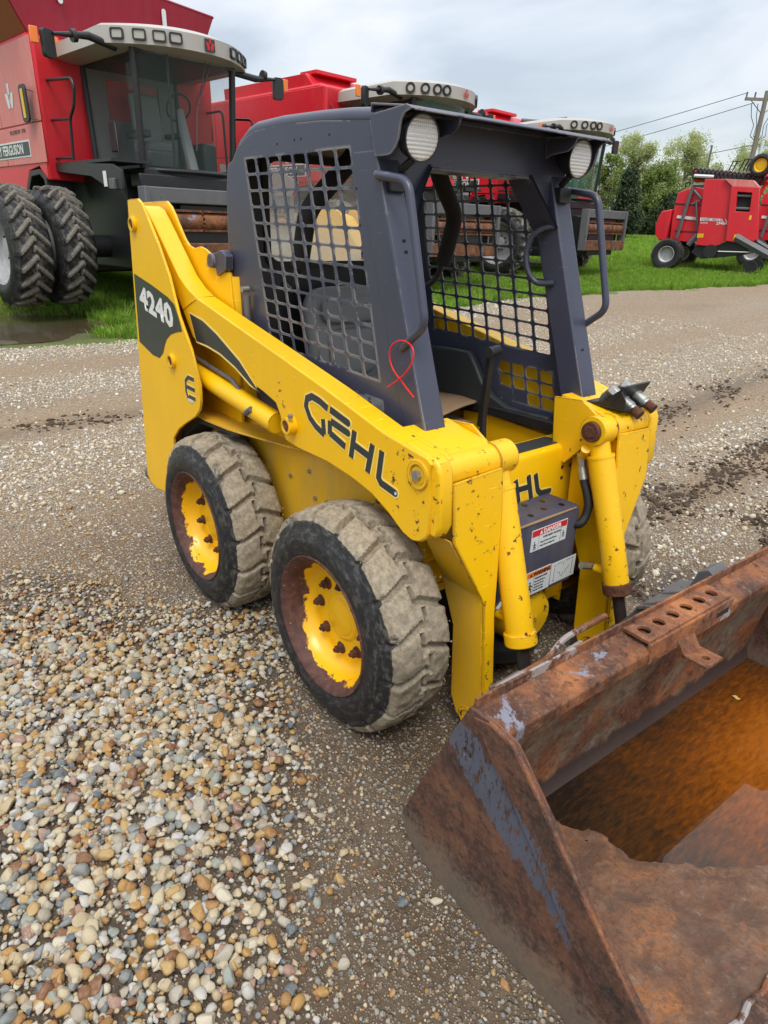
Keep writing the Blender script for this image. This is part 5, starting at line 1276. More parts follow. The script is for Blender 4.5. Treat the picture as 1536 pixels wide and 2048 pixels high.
# shell profile (x,z): rail underside, back, curved heel, floor
shell = [(1.805, .565), (1.772, .45), (1.742, .33), (1.718, .21), (1.706, .13), (1.706, .09), (1.716, .055), (1.745, .036), (1.79, .026)]
m = MB(); N = len(shell)
off = [(x - .012, z - .004) for x, z in shell]
m.prism(shell + off[::-1], 'y', -BY + WT, BY - WT)
buck = m.build('bucket', 'rust_wall', ldr, ang=50); buck['label'] = 'wide rusty bucket with worn grey paint, holding rusty water'
for s in (-1, 1):
    hole = [(1.80 + .014 * math.cos(a), .505 + .014 * math.sin(a)) for a in np.linspace(0, 2 * math.pi, 12, endpoint=False)]
    hole = [((1.77, 0.485)[0] + .014 * math.cos(a), (1.77, 0.485)[1] + .014 * math.sin(a)) for a in np.linspace(0, 2 * math.pi, 12, endpoint=False)]
    MB().prism(sp_out, 'y', s * BY, s * (BY - WT), holes=[hole]).build('side_plate', 'rust_side', buck, bevel=.002)
    out_strip = [(1.832, 0.618), (1.902, 0.608), (1.927, 0.586), (2.04, 0.472), (2.149, 0.358), (2.297, 0.215), (2.44, .075), (2.38, .05), (2.237, 0.13), (2.061, 0.305), (1.932, 0.449), (1.85, 0.527), (1.784, 0.603)]
    MB().prism([(x - (.002 if 5 > i else 0), z - (.002 if 5 > i else 0)) for i, (x, z) in enumerate(out_strip)], 'y', s * (BY + .0005), s * (BY + .007)).build('outer_strip', 'rust_side', buck, bevel=.002)
    # doubled wear strip inside of the front edge
    e1 = [(1.832, 0.618), (1.902, 0.608), (1.927, 0.586), (2.04, 0.472), (2.149, 0.358), (2.297, 0.215), (2.45, .07)]
    m = MB(); m.tube([(x - .004, s * BY, z - .003) for x, z in e1], .0065, 8); m.build('edge_bead', 'rust_plain', buck)
    inner = [(x - .006, z - .006) for x, z in e1] + [(2.40, .035), (2.22, .18), (2.06, .33), (1.90, .48), (1.86, .52), (1.81, .545)]
    MB().prism(inner, 'y', s * (BY - WT - .0005), s * (BY - WT - .010)).build('edge_strip', 'rust_plain', buck, bevel=.002)
# floor: slightly dished sheet with built up sediment at the sides
fx = np.concatenate([np.linspace(1.72, 1.78, 5), np.linspace(1.80, 2.44, 90)]); fy = np.linspace(-BY + WT, BY - WT, 170)
FX, FY = np.meshgrid(fx, fy, indexing='ij')
el = ((FX - 1.75) / .55) ** 2 + ((FY - .35) / .80) ** 2
FZ = .052 + .030 * np.clip(el - 1.03, -1.1, 1.6) + .003 * vn(FX, FY, 9, 2) + .0018 * vn(FX, FY, 26, 4) + .0011 * vn(FX, FY, 70, 5) + .0006 * vn(FX, FY, 150, 1)
FZ = FZ + 0
m = MB(); n_, m_ = FX.shape; m.v = list(map(tuple, np.stack([FX, FY, FZ], -1).reshape(-1, 3))); m.f = [(i * m_ + j, (i + 1) * m_ + j, (i + 1) * m_ + j + 1, i * m_ + j + 1) for i in range(n_ - 1) for j in range(m_ - 1)]
fl = m.build('floor_plate', 'rust_floor', buck, ang=180)
MB().bb((1.68, -BY + WT, .004), (2.44, BY - WT, .014)).build('bottom_plate', 'rust_plain', buck)
zf = .052 + .030 * (((2.37 - 1.75) / .55) ** 2 - 1.03 + 0)
m = MB(); ysv = np.linspace(-.81, .81, 24)
for a, b in zip(ysv[:-1], ysv[1:]):
    za_ = .052 + .030 * np.clip(((2.38 - 1.75) / .55) ** 2 + ((a - .35) / .8) ** 2 - 1.03, -1.1, 1.6); zb_ = .052 + .030 * np.clip(((2.38 - 1.75) / .55) ** 2 + ((b - .35) / .8) ** 2 - 1.03, -1.1, 1.6)
    m.add([(2.375, a, za_ + .006), (2.375, b, zb_ + .006), (2.56, b, zb_ - .012), (2.56, a, za_ - .012), (2.375, a, za_ - .012), (2.375, b, zb_ - .012), (2.56, b, zb_ - .028), (2.56, a, za_ - .028)], [(0, 1, 2, 3), (4, 7, 6, 5), (0, 4, 5, 1), (3, 2, 6, 7)])
m.build('cutting_edge', 'rust_plain', buck, smooth=False)
m = MB(); m.tube([(2.372 + .004 * math.sin(k * 1.7), y, .052 + .030 * float(np.clip(((2.372 - 1.75) / .55) ** 2 + ((y - .35) / .8) ** 2 - 1.03, -1.1, 1.6)) + .003) for k, y in enumerate(np.linspace(-.80, .80, 60))], .008, 8); m.build('weld_bead', 'rust_pale', buck)
# top rail (inclined angle) with a raised back lip
rl = [(1.762, .600), (1.770, .606), (1.774, .600), (1.850, .590), (1.857, .583), (1.855, .546), (1.846, .540), (1.805, .562), (1.78, .565)]
MB().prism(rl, 'y', -BY + WT + .001, BY - WT - .001).build('top_rail', 'rust_rail', buck, bevel=.004)
MB().prism([(1.752, .575), (1.760, .628), (1.767, .628), (1.768, .575)], 'y', -.80, .80).build('back_lip', 'rust_pale', buck)
# perforated step channel on the rail
pz = .607
hl = [[(1.808 + .018 * math.cos(a), -.215 + .069 * k + .018 * math.sin(a)) for a in np.linspace(0, 2 * math.pi, 18, endpoint=False)] for k in range(6)]
stp = MB().prism([(1.768, -.255), (1.850, -.255), (1.850, .170), (1.768, .170)], 'z', pz, pz + .008, holes=hl).build('step_channel', 'rust_pale', buck)
MB().bb((1.8475, -.255, .548), (1.8585, .170, pz + .001)).build('channel_flange', 'rust_pale', stp); MB().bb((1.766, -.255, .59), (1.773, .170, pz + .001)).build('channel_flange', 'rust_pale', stp)
MB().bb((1.8587, .085, .570), (1.8596, .150, .586)).build('slot', 'void_dark', stp)
hk = [(1.872, -.010), (1.900, -.018), (2.02, -.018), (2.02, .052), (1.90, .052), (1.872, .044)]
m = MB().prism([(1.875, -.112), (1.948, -.112), (1.948, -.030), (1.875, -.030)], 'z', .523, .532, holes=[[(1.922 + .011 * math.cos(a), -.071 + .011 * math.sin(a)) for a in np.linspace(0, 2 * math.pi, 12, endpoint=False)]])
m.box((1.866, -.071, .545), (.009, .082, .052), (0, R(-35), 0)); m.build('hook_tab', 'rust_rail', buck)
# water standing in the bucket: its own thing
m = MB(); wx = np.linspace(1.655, 2.40, 12); ring = [(1.708, -.79), (2.38, -.79), (2.38, .805), (1.708, .805)]
m.prism(ring, 'z', .034, .052); wat = m.build('rusty_water', 'rusty_water', None, smooth=False)
tag(wat, 'still orange brown rainwater pooled in the bottom of the rusty bucket', 'water', kind='structure')
m = MB(); vs = [(.014 * math.cos(a) * (1 + .2 * math.cos(2 * a)), .008 * math.sin(a), .002 * math.cos(3 * a)) for a in np.linspace(0, 2 * math.pi, 14, endpoint=False)]
lx, ly, lz = (1.82, 0.519, 0.053)
m.add([(lx + v[0] * .9, ly + v[1], .0545 + v[2]) for v in vs], [tuple(range(14))]); tag(m.build('fallen_leaf', 'leaf_dry', None), 'tiny pale dry leaf floating on the orange bucket water', 'leaf')

# the bucket sits a little askew on its hitch
_pv = Vector((1.76, -.80, 0)); _ra = R(-2.1); _rm = Matrix.Rotation(_ra, 3, 'Z')
for o in [buck, wat] + [q for q in COL.objects if q.name.startswith('fallen_leaf')]:
    o.rotation_euler = (0, 0, _ra); o.location = _pv - _rm @ _pv

# ---- things lying in or hung on the machine
for k, (zz_, rot, dx_, dy_, lab_) in enumerate(((.895, (R(1), R(-3), R(8)), .0, .0, 'flattened brown cardboard sheet lying on top inside the loader cab'), (.862, (R(-4), R(7), R(-3)), -.03, -.03, 'bent brown cardboard sheet under the upper one inside the loader cab'))):
    M = Matrix.Translation((.44 + dx_, .13 + dy_, zz_)) @ Euler(rot).to_matrix().to_4x4(); m = MB()
    nx, ny = 14, 16; vs = []
    for i in range(nx + 1):
        for j in range(ny + 1):
            u_, v_ = i / nx - .5, j / ny - .5; b = .05 * max(0, u_ - .25) ** 1.0 * (-1 if k == 0 else .6) + .012 * math.sin(v_ * 5 + k)
            vs.append(M @ Vector((u_ * .40, v_ * .52, b)))
    idx = lambda i, j: i * (ny + 1) + j
    top_ = [(idx(i, j), idx(i + 1, j), idx(i + 1, j + 1), idx(i, j + 1)) for i in range(nx) for j in range(ny)]
    m.add(vs, top_); cbd = m.build('cardboard_sheet', 'cardboard', None); sm = cbd.modifiers.new('thick', 'SOLIDIFY'); sm.thickness = .006
    tag(cbd, lab_, 'cardboard', 'cardboard sheets in the cab')
zt = [(1.115, -0.448, 1.137), (1.077, -0.448, 1.16), (1.049, -0.448, 1.18), (1.017, -0.448, 1.198), (0.997, -0.448, 1.228), (0.995, -0.448, 1.258), (1.011, -0.448, 1.279), (1.04, -0.446, 1.293), (1.074, -0.446, 1.293), (1.101, -0.45, 1.282), (1.111, -0.452, 1.264), (1.105, -0.454, 1.234), (1.082, -0.454, 1.206), (1.049, -0.454, 1.178), (0.998, -0.454, 1.147)]
zp = zt
tag(MB().tube(fillet(zp, .02, 3), .0023, 8).build('zip_tie', 'red_plastic', None), 'bright red zip tie looped round the near front grab handle of the loader cab', 'zip tie')

# ================================================================== COMBINE HARVESTERS
# local frame: x forward, y to its left, z up; wheels near x = .9
tyre_mat('tyre_tractor', .875, (.20, .185, .155), .80)
def tractor_lugs(th, v):
    N = 21
    pA = (th * N / (2 * np.pi) + .85 * abs(v)) % 1.0; pB = (th * N / (2 * np.pi) + .5 + .85 * abs(v)) % 1.0
    hA = smooth01(.02, .10, pA) * (1 - smooth01(.34, .46, pA)) * (1 if v < .10 else 0)
    hB = smooth01(.02, .10, pB) * (1 - smooth01(.34, .46, pB)) * (1 if v > -.10 else 0)
    return np.maximum(hA, hB)
V_, F_ = tyre_mesh(.845, .50, .50, 21, .052, prof_bulge=.05, lugfun=tractor_lugs, NT_=420, noise_amp=.002, tread_n=22)
mb = MB(); mb.v = [tuple(v) for v in V_]; mb.f = F_
trt = mb.build('tyre', 'tyre_tractor', ang=40)
mb = MB().lathe([(.505, .0), (.525, -.01), (.52, .02), (.49, .03), (.475, .10), (.47, .20), (.43, .235), (.30, .24), (.22, .20), (.14, .19), (.12, .13), (.0, .13)], 48)
mb.lathe([(.505, .0), (.50, .5)], 40)
trr = mb.build('wheel', 'silver_paint', ang=40); trt.parent = trr
for k in range(10):
    a = 2 * math.pi * k / 10; MB().cyl((.18 * math.cos(a), .20, .18 * math.sin(a)), (.18 * math.cos(a), .165, .18 * math.sin(a)), .018, None, 6).build('lug_nut', 'chrome_dark', trr)
first_wheel = [trr]
def tractor_wheel(par, x, y, z, flip=False, r_=1.0, spin=0):
    if first_wheel: w = first_wheel.pop()
    else: w = copy_tree(trr)
    w.parent = par; w.location = (x, y, z); w.rotation_euler = Euler((0, spin, math.pi if flip else 0), 'XYZ'); w.scale = (r_, r_, r_)
    return w

simple('mark_pale', (.60, .50, .48), .5)
def roof_outline(hw, x0, x1, bow, n=14, inset=0.0):
    pts = []
    for i in range(n + 1):
        y = -hw + 2 * hw * i / n; k = abs(y / hw)
        pts.append((x1 - inset - bow * k ** 2.2, y * (1 - inset / hw)))
    r_ = .12
    return pts + [(x0 + inset + r_, hw - inset), (x0 + inset, hw - inset - r_), (x0 + inset, -hw + inset + r_), (x0 + inset + r_, -hw + inset)]
def combine(origin, yaw, scale, label, first=False, detail=2):
    root = empty('combine_harvester', origin, yaw); root.scale = (scale,) * 3
    tag(root, label, 'combine harvester', 'red combine harvesters parked in a row on the grass')
    redm = 'red_sky_sheen' if first else 'red_paint'
    # body sides and front
    body = MB().prism([(.40, 1.80), (.52, 3.70), (.30, 3.76), (-6.2, 3.76), (-6.6, 3.4), (-6.6, 1.9), (-2.6, 1.45), (-.62, 1.62), (-.30, 1.98), (.05, 2.02), (.16, 1.88)], 'y', -1.50, 1.50)
    b = body.build('body', 'red_paint', root, bevel=.04, bseg=3)
    # raised side skins, so the panel joints read
    xs_ = [(.46, -1.18), (-1.20, -3.3), (-3.32, -6.4)]
    for s in (-1, 1):
        for (xa, xb) in xs_:
            for za_, zb_ in ((2.62, 3.70), (2.06, 2.60)):
                MB().bb((xb, s * 1.50, za_), (xa - (.02 if xa > 0 and zb_ < 2.7 else 0), s * 1.516, zb_)).build('side_panel', redm, root, bevel=.012)
    for s in (-1, 1):
        MB().bb((-2.4, s * 1.516, 2.16), (-.12, s * 1.522, 2.40)).build('name_band', 'pale_print', root, bevel=.03)
        nb = MB().bb((-2.37, s * 1.521, 2.185), (-.15, s * 1.526, 2.375)).build('name_field', 'decal_black', root)
        text_obj('name_text', 'MASSEY FERGUSON', .20, 'white_print', (-1.98, -1.527, 2.215) if s < 0 else (-.2, 1.527, 2.21), (1, 0, 0) if s < 0 else (-1, 0, 0), (0, 0, 1), nb, extr=.001, off=.001, sx=.90, bold=.004)
    def triple(par, org, ux, uz, S, mat):
        m = MB()
        for q in ([(.36, 1.0), (.64, 1.0), (.57, .55), (.43, .55)], [(.0, .62), (.30, .62), (.44, .22), (.5, .44), (.40, .0), (.22, .0)], [(1.0, .62), (.70, .62), (.56, .22), (.50, .44), (.60, .0), (.78, .0)]):
            on_plane(m, [(a * S, b_ * S) for a, b_ in q], org, ux, uz, .004)
        return m.build('emblem', mat, par, smooth=False)
    triple(b, (-.80, -1.519, 2.86), (1, 0, 0), (0, 0, 1), .34, 'pale_print' if first else 'white_print')
    if first:
        text_obj('series_text', 'VILLENEUVE  9790', .085, 'decal_black', (-.88, -1.518, 2.50), (1, 0, 0), (0, 0, 1), b, extr=.001, off=.001)
    if not first:      # white slashes and pale lower panel on the flank
        for k in range(4):
            m = MB(); xo = -.55 - .22 * k if k < 3 else -2.4
            pts = [(xo, 2.42), (xo + .10, 2.42), (xo - .06, 2.78), (xo - .16, 2.78)] if k < 3 else [(-2.6, 2.42), (-1.25, 2.42), (-1.40, 2.78), (-2.6, 2.78)]
            m.prism(pts, 'y', -1.519, -1.524); m.build('side_stripe', 'white_print', b, smooth=False)
        MB().prism([(-.70, 1.70), (-.34, 2.05), (-1.0, 2.30), (-3.2, 2.5), (-3.2, 1.6)], 'y', -1.520, -1.532).build('lower_panel', 'silver_paint', b, bevel=.01)
    # dark undercarriage, axle, transmission; belly mass added low to darken the puddle's reflection
    MB().bb((-.2, -.95, .55), (1.75, .95, 1.92)).bb((1.2, -.70, .80), (2.2, .70, 1.75)).bb((-5.6, -1.1, .40), (-.2, 1.1, 1.75)).build('undercarriage', 'black_plastic', root, bevel=.03)
    MB().tube([(.9, -1.55, .87), (.9, 1.55, .87)], .17, 16).build('front_axle', 'black_plastic', root)
    for s in (-1, 1):
        MB().prism([(.32, 1.60), (.30, 1.86), (.10, 1.98), (-.30, 1.96), (-.60, 1.66), (-.66, 1.50), (-.60, 1.48), (-.52, 1.62), (-.26, 1.88), (.08, 1.90), (.22, 1.82), (.26, 1.58)], 'y', s * 1.10, s * 1.52).build('wheel_arch', 'black_plastic', root, bevel=.01)
    # steering wheels at the back
    for s in (-1, 1): tractor_wheel(root, -4.4, s * 1.15, .60, s > 0, .68)
    # drive wheels
    for s in (-1, 1):
        if first: 
            tractor_wheel(root, .90, s * 2.62, .86, s > 0, 1.0, .2); tractor_wheel(root, .90, s * 1.97, .86, s > 0, 1.0, .9)
            MB().tube([(.9, s * 1.5, .86), (.9, s * 2.15, .86)], .40, 32).build('dual_spacer', 'silver_paint', root)
            MB().tube([(.9, s * 1.98, .86), (.9, s * 2.05, .86)], .405, 32).build('spacer_rust_band', 'nut_rust', root)
        else: tractor_wheel(root, .90, s * 1.95, .86, s > 0, 1.0, .5)
    # grain tank with flared extension
    r0 = [(-3.0, -1.40, 3.74), (.22, -1.40, 3.74), (.22, 1.40, 3.74), (-3.0, 1.40, 3.74)]; r1 = [(-3.3, -2.15, 4.75), (.52, -2.15, 4.75), (.52, 2.02, 4.62), (-3.3, 2.02, 4.62)]
    r1 = [(-3.3, -2.10, 4.74), (.55, -2.10, 4.74), (.18, 1.84, 4.58), (-3.3, 1.84, 4.58)]
    if not first: r0 = [(-3.0, -1.40, 3.70), (.10, -1.40, 3.70), (.10, 1.40, 3.70), (-3.0, 1.40, 3.70)]; r1 = [(-3.0, -1.42, 3.98), (-.2, -1.42, 3.98), (-.2, 1.42, 3.98), (-3.0, 1.42, 3.98)]
    for i in range(4):
        j = (i + 1) % 4; A_, B_, C_, D_ = [Vector(v) for v in (r0[i], r0[j], r1[j], r1[i])]; nn = (B_ - A_).cross(D_ - A_).normalized() * .012
        m = MB().add([A_ - nn, B_ - nn, C_ - nn, D_ - nn, A_ + nn, B_ + nn, C_ + nn, D_ + nn], [(0, 1, 2, 3), (7, 6, 5, 4), (0, 4, 5, 1), (1, 5, 6, 2), (2, 6, 7, 3), (3, 7, 4, 0)])
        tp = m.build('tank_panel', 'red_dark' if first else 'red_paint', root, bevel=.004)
        if first:
            MB().tube([D_, C_], .022, 8).build('rim_tube', 'red_dark', tp)
            if i == 1:
                for yy, zz_ in ((-.95, 4.40), (.80, 4.34)):
                    k = (zz_ - 3.74) / .95; x_ = .22 + .33 * k * (1 - (yy + 2.1) / 4.1) + .02
                    MB().prism(rrect(yy - .035, zz_ - .22, yy + .035, zz_ + .14, .034), 'x', x_ + .012, x_ + .030).build('inspection_slot', 'pale_print', tp)
    if not first:
        MB().tube([(-.1, .2, 3.95), (.5, .9, 3.92)], .05, 10).build('unloading_spout_arm', 'frame_grey', root)
        MB().tube(fillet([(.45, -1.40, 3.55), (.56, -1.35, 3.25), (.60, -1.15, 3.05), (.60, -.98, 3.35)], .2), .012, 6).build('cable', 'wire', root)
        MB().bb((-.5, -1.30, 3.98), (.0, -.2, 4.05)).build('hatch', 'red_paint', root, bevel=.01)
    # cab
    cx0, cx1, hw, zb, zt = .55, 2.05, .78, 1.98, 3.46
    cabf = MB().bb((cx0 - .1, -hw - .05, 1.80), (cx1 + .12, hw + .05, zb)).bb((cx1 - .1, -.95, 1.72), (cx1 + .18, .95, 1.90)).build('cab_floor', 'black_plastic', root, bevel=.02)
    bow = lambda y: cx1 + .22 * (1 - (y / hw) ** 2)
    for s in (-1, 1):
        MB().tube([(cx0, s * hw, zb), (cx0 - .06, s * hw, zt)], .045, 8).build('cab_post', 'black_plastic', root)
        MB().tube([(cx1, s * hw, zb - .05), (cx1 + .10, s * (hw + .03), zt)], .050, 8).build('cab_post', 'black_plastic', root)
        g_ = MB(); g_.add([(cx0, s * hw, zb), (cx1, s * hw, zb), (cx1 + .09, s * hw, zt), (cx0 - .05, s * hw, zt)], [(0, 1, 2, 3)]); g_.build('side_pane', 'cab_glass', root, smooth=False)
    MB().tube([(cx1 + .01, -.80, zb - .02)] + [(bow(y) + .01, y, zb - .02) for y in np.linspace(-.78, .78, 9)], .035, 8).build('windscreen_sill', 'black_plastic', root)
    g_ = MB(); ys_ = np.linspace(-hw, hw, 12)
    for y in ys_: g_.v += [(bow(y), y, zb), (bow(y) + .10, y, zt)]
    g_.f = [(2 * i, 2 * i + 2, 2 * i + 3, 2 * i + 1) for i in range(11)]
    g_.build('windscreen', 'cab_glass' if first else 'green_glass', root)
    m = MB().bb((cx0 - .07, -hw, zb), (cx0 - .03, -.45, zt)).bb((cx0 - .07, .45, zb), (cx0 - .03, hw, zt)).bb((cx0 - .07, -.45, zb), (cx0 - .03, .45, 2.75)).bb((cx0 - .07, -.45, 3.30), (cx0 - .03, .45, zt)); m.build('cab_rear_wall', 'vinyl', root)
    MB().bb((cx0 - .055, -.44, 2.76), (cx0 - .045, .44, 3.29)).build('rear_pane', 'dusty_glass', root)
    # seat, column and wheel inside
    if detail > 1:
        sct = MB().box((1.05, .0, 2.35), (.5, .5, .16)).box((.85, 0, 2.75), (.14, .48, .75), (0, R(-8), 0)).box((1.05, 0, 2.15), (.3, .3, .3)).build('driver_seat', 'vinyl', root, bevel=.05, bseg=3)
        MB().box((1.08, .36, 2.55), (.5, .12, .08)).box((1.25, -.38, 2.50), (.55, .16, .10)).build('armrest', 'dark_plastic', sct, bevel=.02)
        col = MB().tube([(1.95, .12, zb), (1.75, .12, 2.60), (1.70, .12, 2.85)], [.09, .07, .05], 10).build('steering_column', 'vinyl', root)
        MB().tube([(1.66 + .09 * math.cos(a), .12 + .20 * math.sin(a), 2.88 + .17 * math.cos(a)) for a in np.linspace(0, 2 * math.pi, 24, endpoint=False)], .016, 8, closed=True).build('steering_wheel', 'black_plastic', col)
        MB().box((1.75, -.35, 2.12), (.35, .5, .25)).box((1.55, .55, 2.2), (.5, .25, .45)).build('console', 'dark_plastic', root, bevel=.04)
        MB().tube([(bow(-.2) + .03, .25, zt - .05), (bow(0) + .10, .0, 2.75), (bow(0) + .06, -.03, 2.25)], .012, 6).tube([(bow(-.2) + .05, .33, zt - .05), (bow(0) + .11, .02, 2.85)], .010, 6).build('wiper', 'wire', root)
        MB().tube([(cx1 + .12, -.33, zb + .02), (cx1 + .22, -.36, zt)], .020, 8).build('mullion', 'black_plastic', root)
    # roof cap
    o0 = roof_outline(1.06, .28, 2.42, .58, inset=.10); o1 = roof_outline(1.20, .20, 2.62, .66); o2 = roof_outline(1.20, .20, 2.64, .66, inset=.015); o3 = roof_outline(1.20, .20, 2.62, .66, inset=.16)
    o4 = roof_outline(1.20, .20, 2.62, .66, inset=.55)
    L_ = [(o0, 3.42), (o1, 3.46), (o2, 3.66), (o3, 3.73), (o4, 3.80)]
    m = MB(); n = len(o0)
    for o_, z_ in L_: m.v += [(p[0], p[1], z_ + (.05 if z_ > 3.6 else 0) * (0 if p[0] > 1.4 else -.6)) for p in o_]
    for i in range(len(L_) - 1):
        for k in range(n): l = (k + 1) % n; m.f.append((i * n + k, i * n + l, (i + 1) * n + l, (i + 1) * n + k))
    m.f += [tuple(range(n)), tuple(4 * n + k for k in reversed(range(n)))]
    rf = m.build('cab_roof', 'cream_roof', root, ang=45)
    MB().bb((.5, -.80, 3.40), (2.2, .80, 3.45)).build('roof_lining', 'black_plastic', root)
    # lamps let into the front edge
    def on_edge(y): k = abs(y / 1.2); return 2.64 - .66 * k ** 2.2, math.atan2(.66 * 2.2 * k ** 1.2 / 1.2 * (1 if y > 0 else -1), 1.0)
    for y in (-1.02, -.80, -.58, -.38, .62, .80, .96, 1.08) if first else (-.98, -.77, -.57, -.39, .72, .86, .98):
        x_, a_ = on_edge(y); M = Matrix.Translation((x_ - .01, y, 3.565)) @ Euler((0, 0, a_)).to_matrix().to_4x4()
        if first:
            pts = rrect(-.088, -.065, .088, .065, .025); m = MB().prism(pts, 'x', -.02, .022, holes=[rrect(-.068, -.047, .068, .047, .018)]); m.v = [tuple(M @ Vector(v)) for v in m.v]; hz_ = m.build('lamp_bezel', 'black_plastic', rf, smooth=False)
            m = MB().prism(rrect(-.068, -.047, .068, .047, .018), 'x', -.012, .008); m.v = [tuple(M @ Vector(v)) for v in m.v]; m.build('lamp_lens_plate', 'small_lens', rf, smooth=False)
        else:
            m = MB().ringtube((-.02, 0, 0), (.026, 0, 0), .088, .060, 20); m.v = [tuple(M @ Vector(v)) for v in m.v]; m.build('lamp_bezel', 'black_plastic', rf)
            m = MB().cyl((-.01, 0, 0), (.010, 0, 0), .062, .050, 18); m.v = [tuple(M @ Vector(v)) for v in m.v]; m.build('lamp_lens_plate', 'small_lens', rf)
    x_, a_ = on_edge(.12)
    if first: MB().box((x_ + .002, .12, 3.56), (.01, .16, .15)).build('emblem_field', 'decal_black', rf)
    triple(rf, (x_ + .008, .05, 3.50), (0, 1, 0), (0, 0, 1), .14, 'red_print')
    if not first:
        MB().lathe([(.0, .14), (.05, .13), (.075, .08), (.08, .0), (.0, 0)], 20, Matrix.Translation((1.55, .98, 3.76)) @ Euler((R(90), 0, 0)).to_matrix().to_4x4()).build('amber_beacon', 'amber', rf)
        MB().tube([(.9, .2, 3.78), (.9, .2, 3.92), (1.3, .2, 3.92)], .012, 6).bb((1.0, .0, 3.80), (1.5, .35, 3.86)).build('antenna_rack', 'frame_grey', rf)
    # mirrors on arms
    for s in (-1, 1):
        ar = MB().tube([(1.95, s * .95, 3.44), (2.02, s * 1.35, 3.50 if s < 0 else 3.40), (1.95, s * 1.78, 3.46)], [.045, .05, .02], 10).tube([(1.98, s * 1.50, 3.48), (1.98, s * 1.56, 3.47)], .075, 14).build('mirror_arm', 'black_plastic', root)
        m = MB().prism(rrect(-.09, -.20, .09, .12, .045), 'x', -.035, .035); M = Matrix.Translation((1.93, s * 1.86, 3.38)) @ Euler((0, 0, R(-20 * s))).to_matrix().to_4x4(); m.v = [tuple(M @ Vector(v)) for v in m.v]
        m.build('mirror', 'black_plastic', ar, bevel=.012)
        MB().bb((1.90, s * 2.02 - .05, 3.32), (1.94, s * 2.02 + .05, 3.50)).build('marker_lamp', 'amber', ar, bevel=.008)
    # platform, rails, ladder side
    MB().prism([(.10, 2.08), (2.30, 1.98), (2.55, 1.90), (2.55, 1.66), (2.15, 1.66), (1.6, 1.84), (.12, 1.96)], 'y', -1.38, -1.34).build('platform_beam', 'black_plastic', root, bevel=.01)
    MB().bb((.12, -1.36, 2.02), (2.25, -.80, 2.06)).build('platform', 'black_plastic', root)
    rail = [(0.14, 2.08), (0.22, 2.46), (0.28, 3.1), (0.46, 3.16), (1.32, 3.1), (1.38, 2.99), (1.29, 2.76), (1.1, 2.61), (1.02, 2.08)]
    rl_ = MB().tube(fillet([(x, -1.35, z) for x, z in rail], .06, 4), .022, 8).build('hand_rail', 'black_plastic', root)
    (xa, za_), (xb, zb_) = (0.29, 2.65), (1.12, 2.61); MB().tube([(xa, -1.35, za_), (xb, -1.35, zb_)], .018, 8).build('rail_bar', 'black_plastic', rl_)
    (xa, za_), (xb, zb_) = (0.2, 2.13), (1.03, 2.11); MB().tube([(xa, -1.35, za_), (xb, -1.35, zb_)], .018, 8).build('rail_bar', 'black_plastic', rl_)
    if not first: MB().tube(fillet([(1.75, -1.62, 1.0), (1.62, -1.62, 2.9), (1.95, -1.62, 2.9), (2.1, -1.62, 1.0)], .1), .02, 8).build('ladder_rail', 'black_plastic', root)
    # rails on the other side
    lr = MB().tube(fillet([(.4, 1.40, 1.9), (.35, 1.40, 3.05), (.95, 1.40, 3.05), (1.0, 1.40, 1.9)], .1), .020, 8).tube(fillet([(1.3, 1.40, 1.9), (1.25, 1.40, 2.9), (1.8, 1.40, 2.85), (1.9, 1.40, 1.9)], .1), .020, 8).build('hand_rail', 'black_plastic', root)
    MB().bb((.2, .85, 1.98), (2.2, 1.42, 2.04)).build('platform', 'black_plastic', root)
    if first:
        (mx_, mz_) = (0.19, 2.85); wb = MB().prism(rrect(mx_ - .13, mz_ - .25, mx_ + .13, mz_ + .25, .07), 'y', -1.60, -1.63).build('reflector_board', 'black_plastic', root, bevel=.008)
        MB().bb((mx_ - .04, -1.640, mz_ - .19), (mx_ + .04, -1.631, mz_ + .19)).build('reflector_strip', 'yellow_rim', wb)
        MB().tube([(mx_ + .1, -1.61, mz_ + .18), (.40, -1.36, mz_ + .12)], .008, 6).tube([(mx_ + .1, -1.61, mz_ - .20), (.42, -1.36, mz_ - .22)], .008, 6).build('bracket_wire', 'wire', wb)
        MB().bb((.50, -1.30, 3.45), (.56, -1.12, 3.72)).build('side_marker', 'amber', root, bevel=.01)
        MB().prism([(2.0, 1.90), (2.10, 1.90), (2.10, 1.70), (2.0, 1.70)], 'y', -1.382, -1.386).build('safety_label', 'white_print', root)
        MB().bb((2.22, -1.42, 1.66), (2.36, -1.30, 1.80)).build('step_lamp', 'frame_grey', root, bevel=.01)
        MB().bb((1.35, -.90, 2.2), (1.55, -.86, 2.6)).build('grab_box', 'black_plastic', root, bevel=.02)
    # feeder house and the bare header mount with its rusty drum
    MB().prism([(1.9, 1.62), (2.85, 1.50), (2.85, .62), (1.9, .80)], 'y', -.70, .70).build('feeder_house', 'black_plastic', root, bevel=.02)
    W_ = 1.25 if first else 1.05
    fm = MB().bb((2.75, -W_, 1.50), (2.95, W_, 1.70)).build('header_beam', 'frame_grey', root, bevel=.015)
    MB().bb((2.78, -W_, .74), (3.00, W_, .98)).build('lower_beam', 'rust_plain', root, bevel=.015)
    for s in (-1, 1): MB().bb((2.78, s * W_ - .04, .74), (2.98, s * W_ + .04, 1.70)).build('end_plate', 'frame_grey', root, bevel=.01)
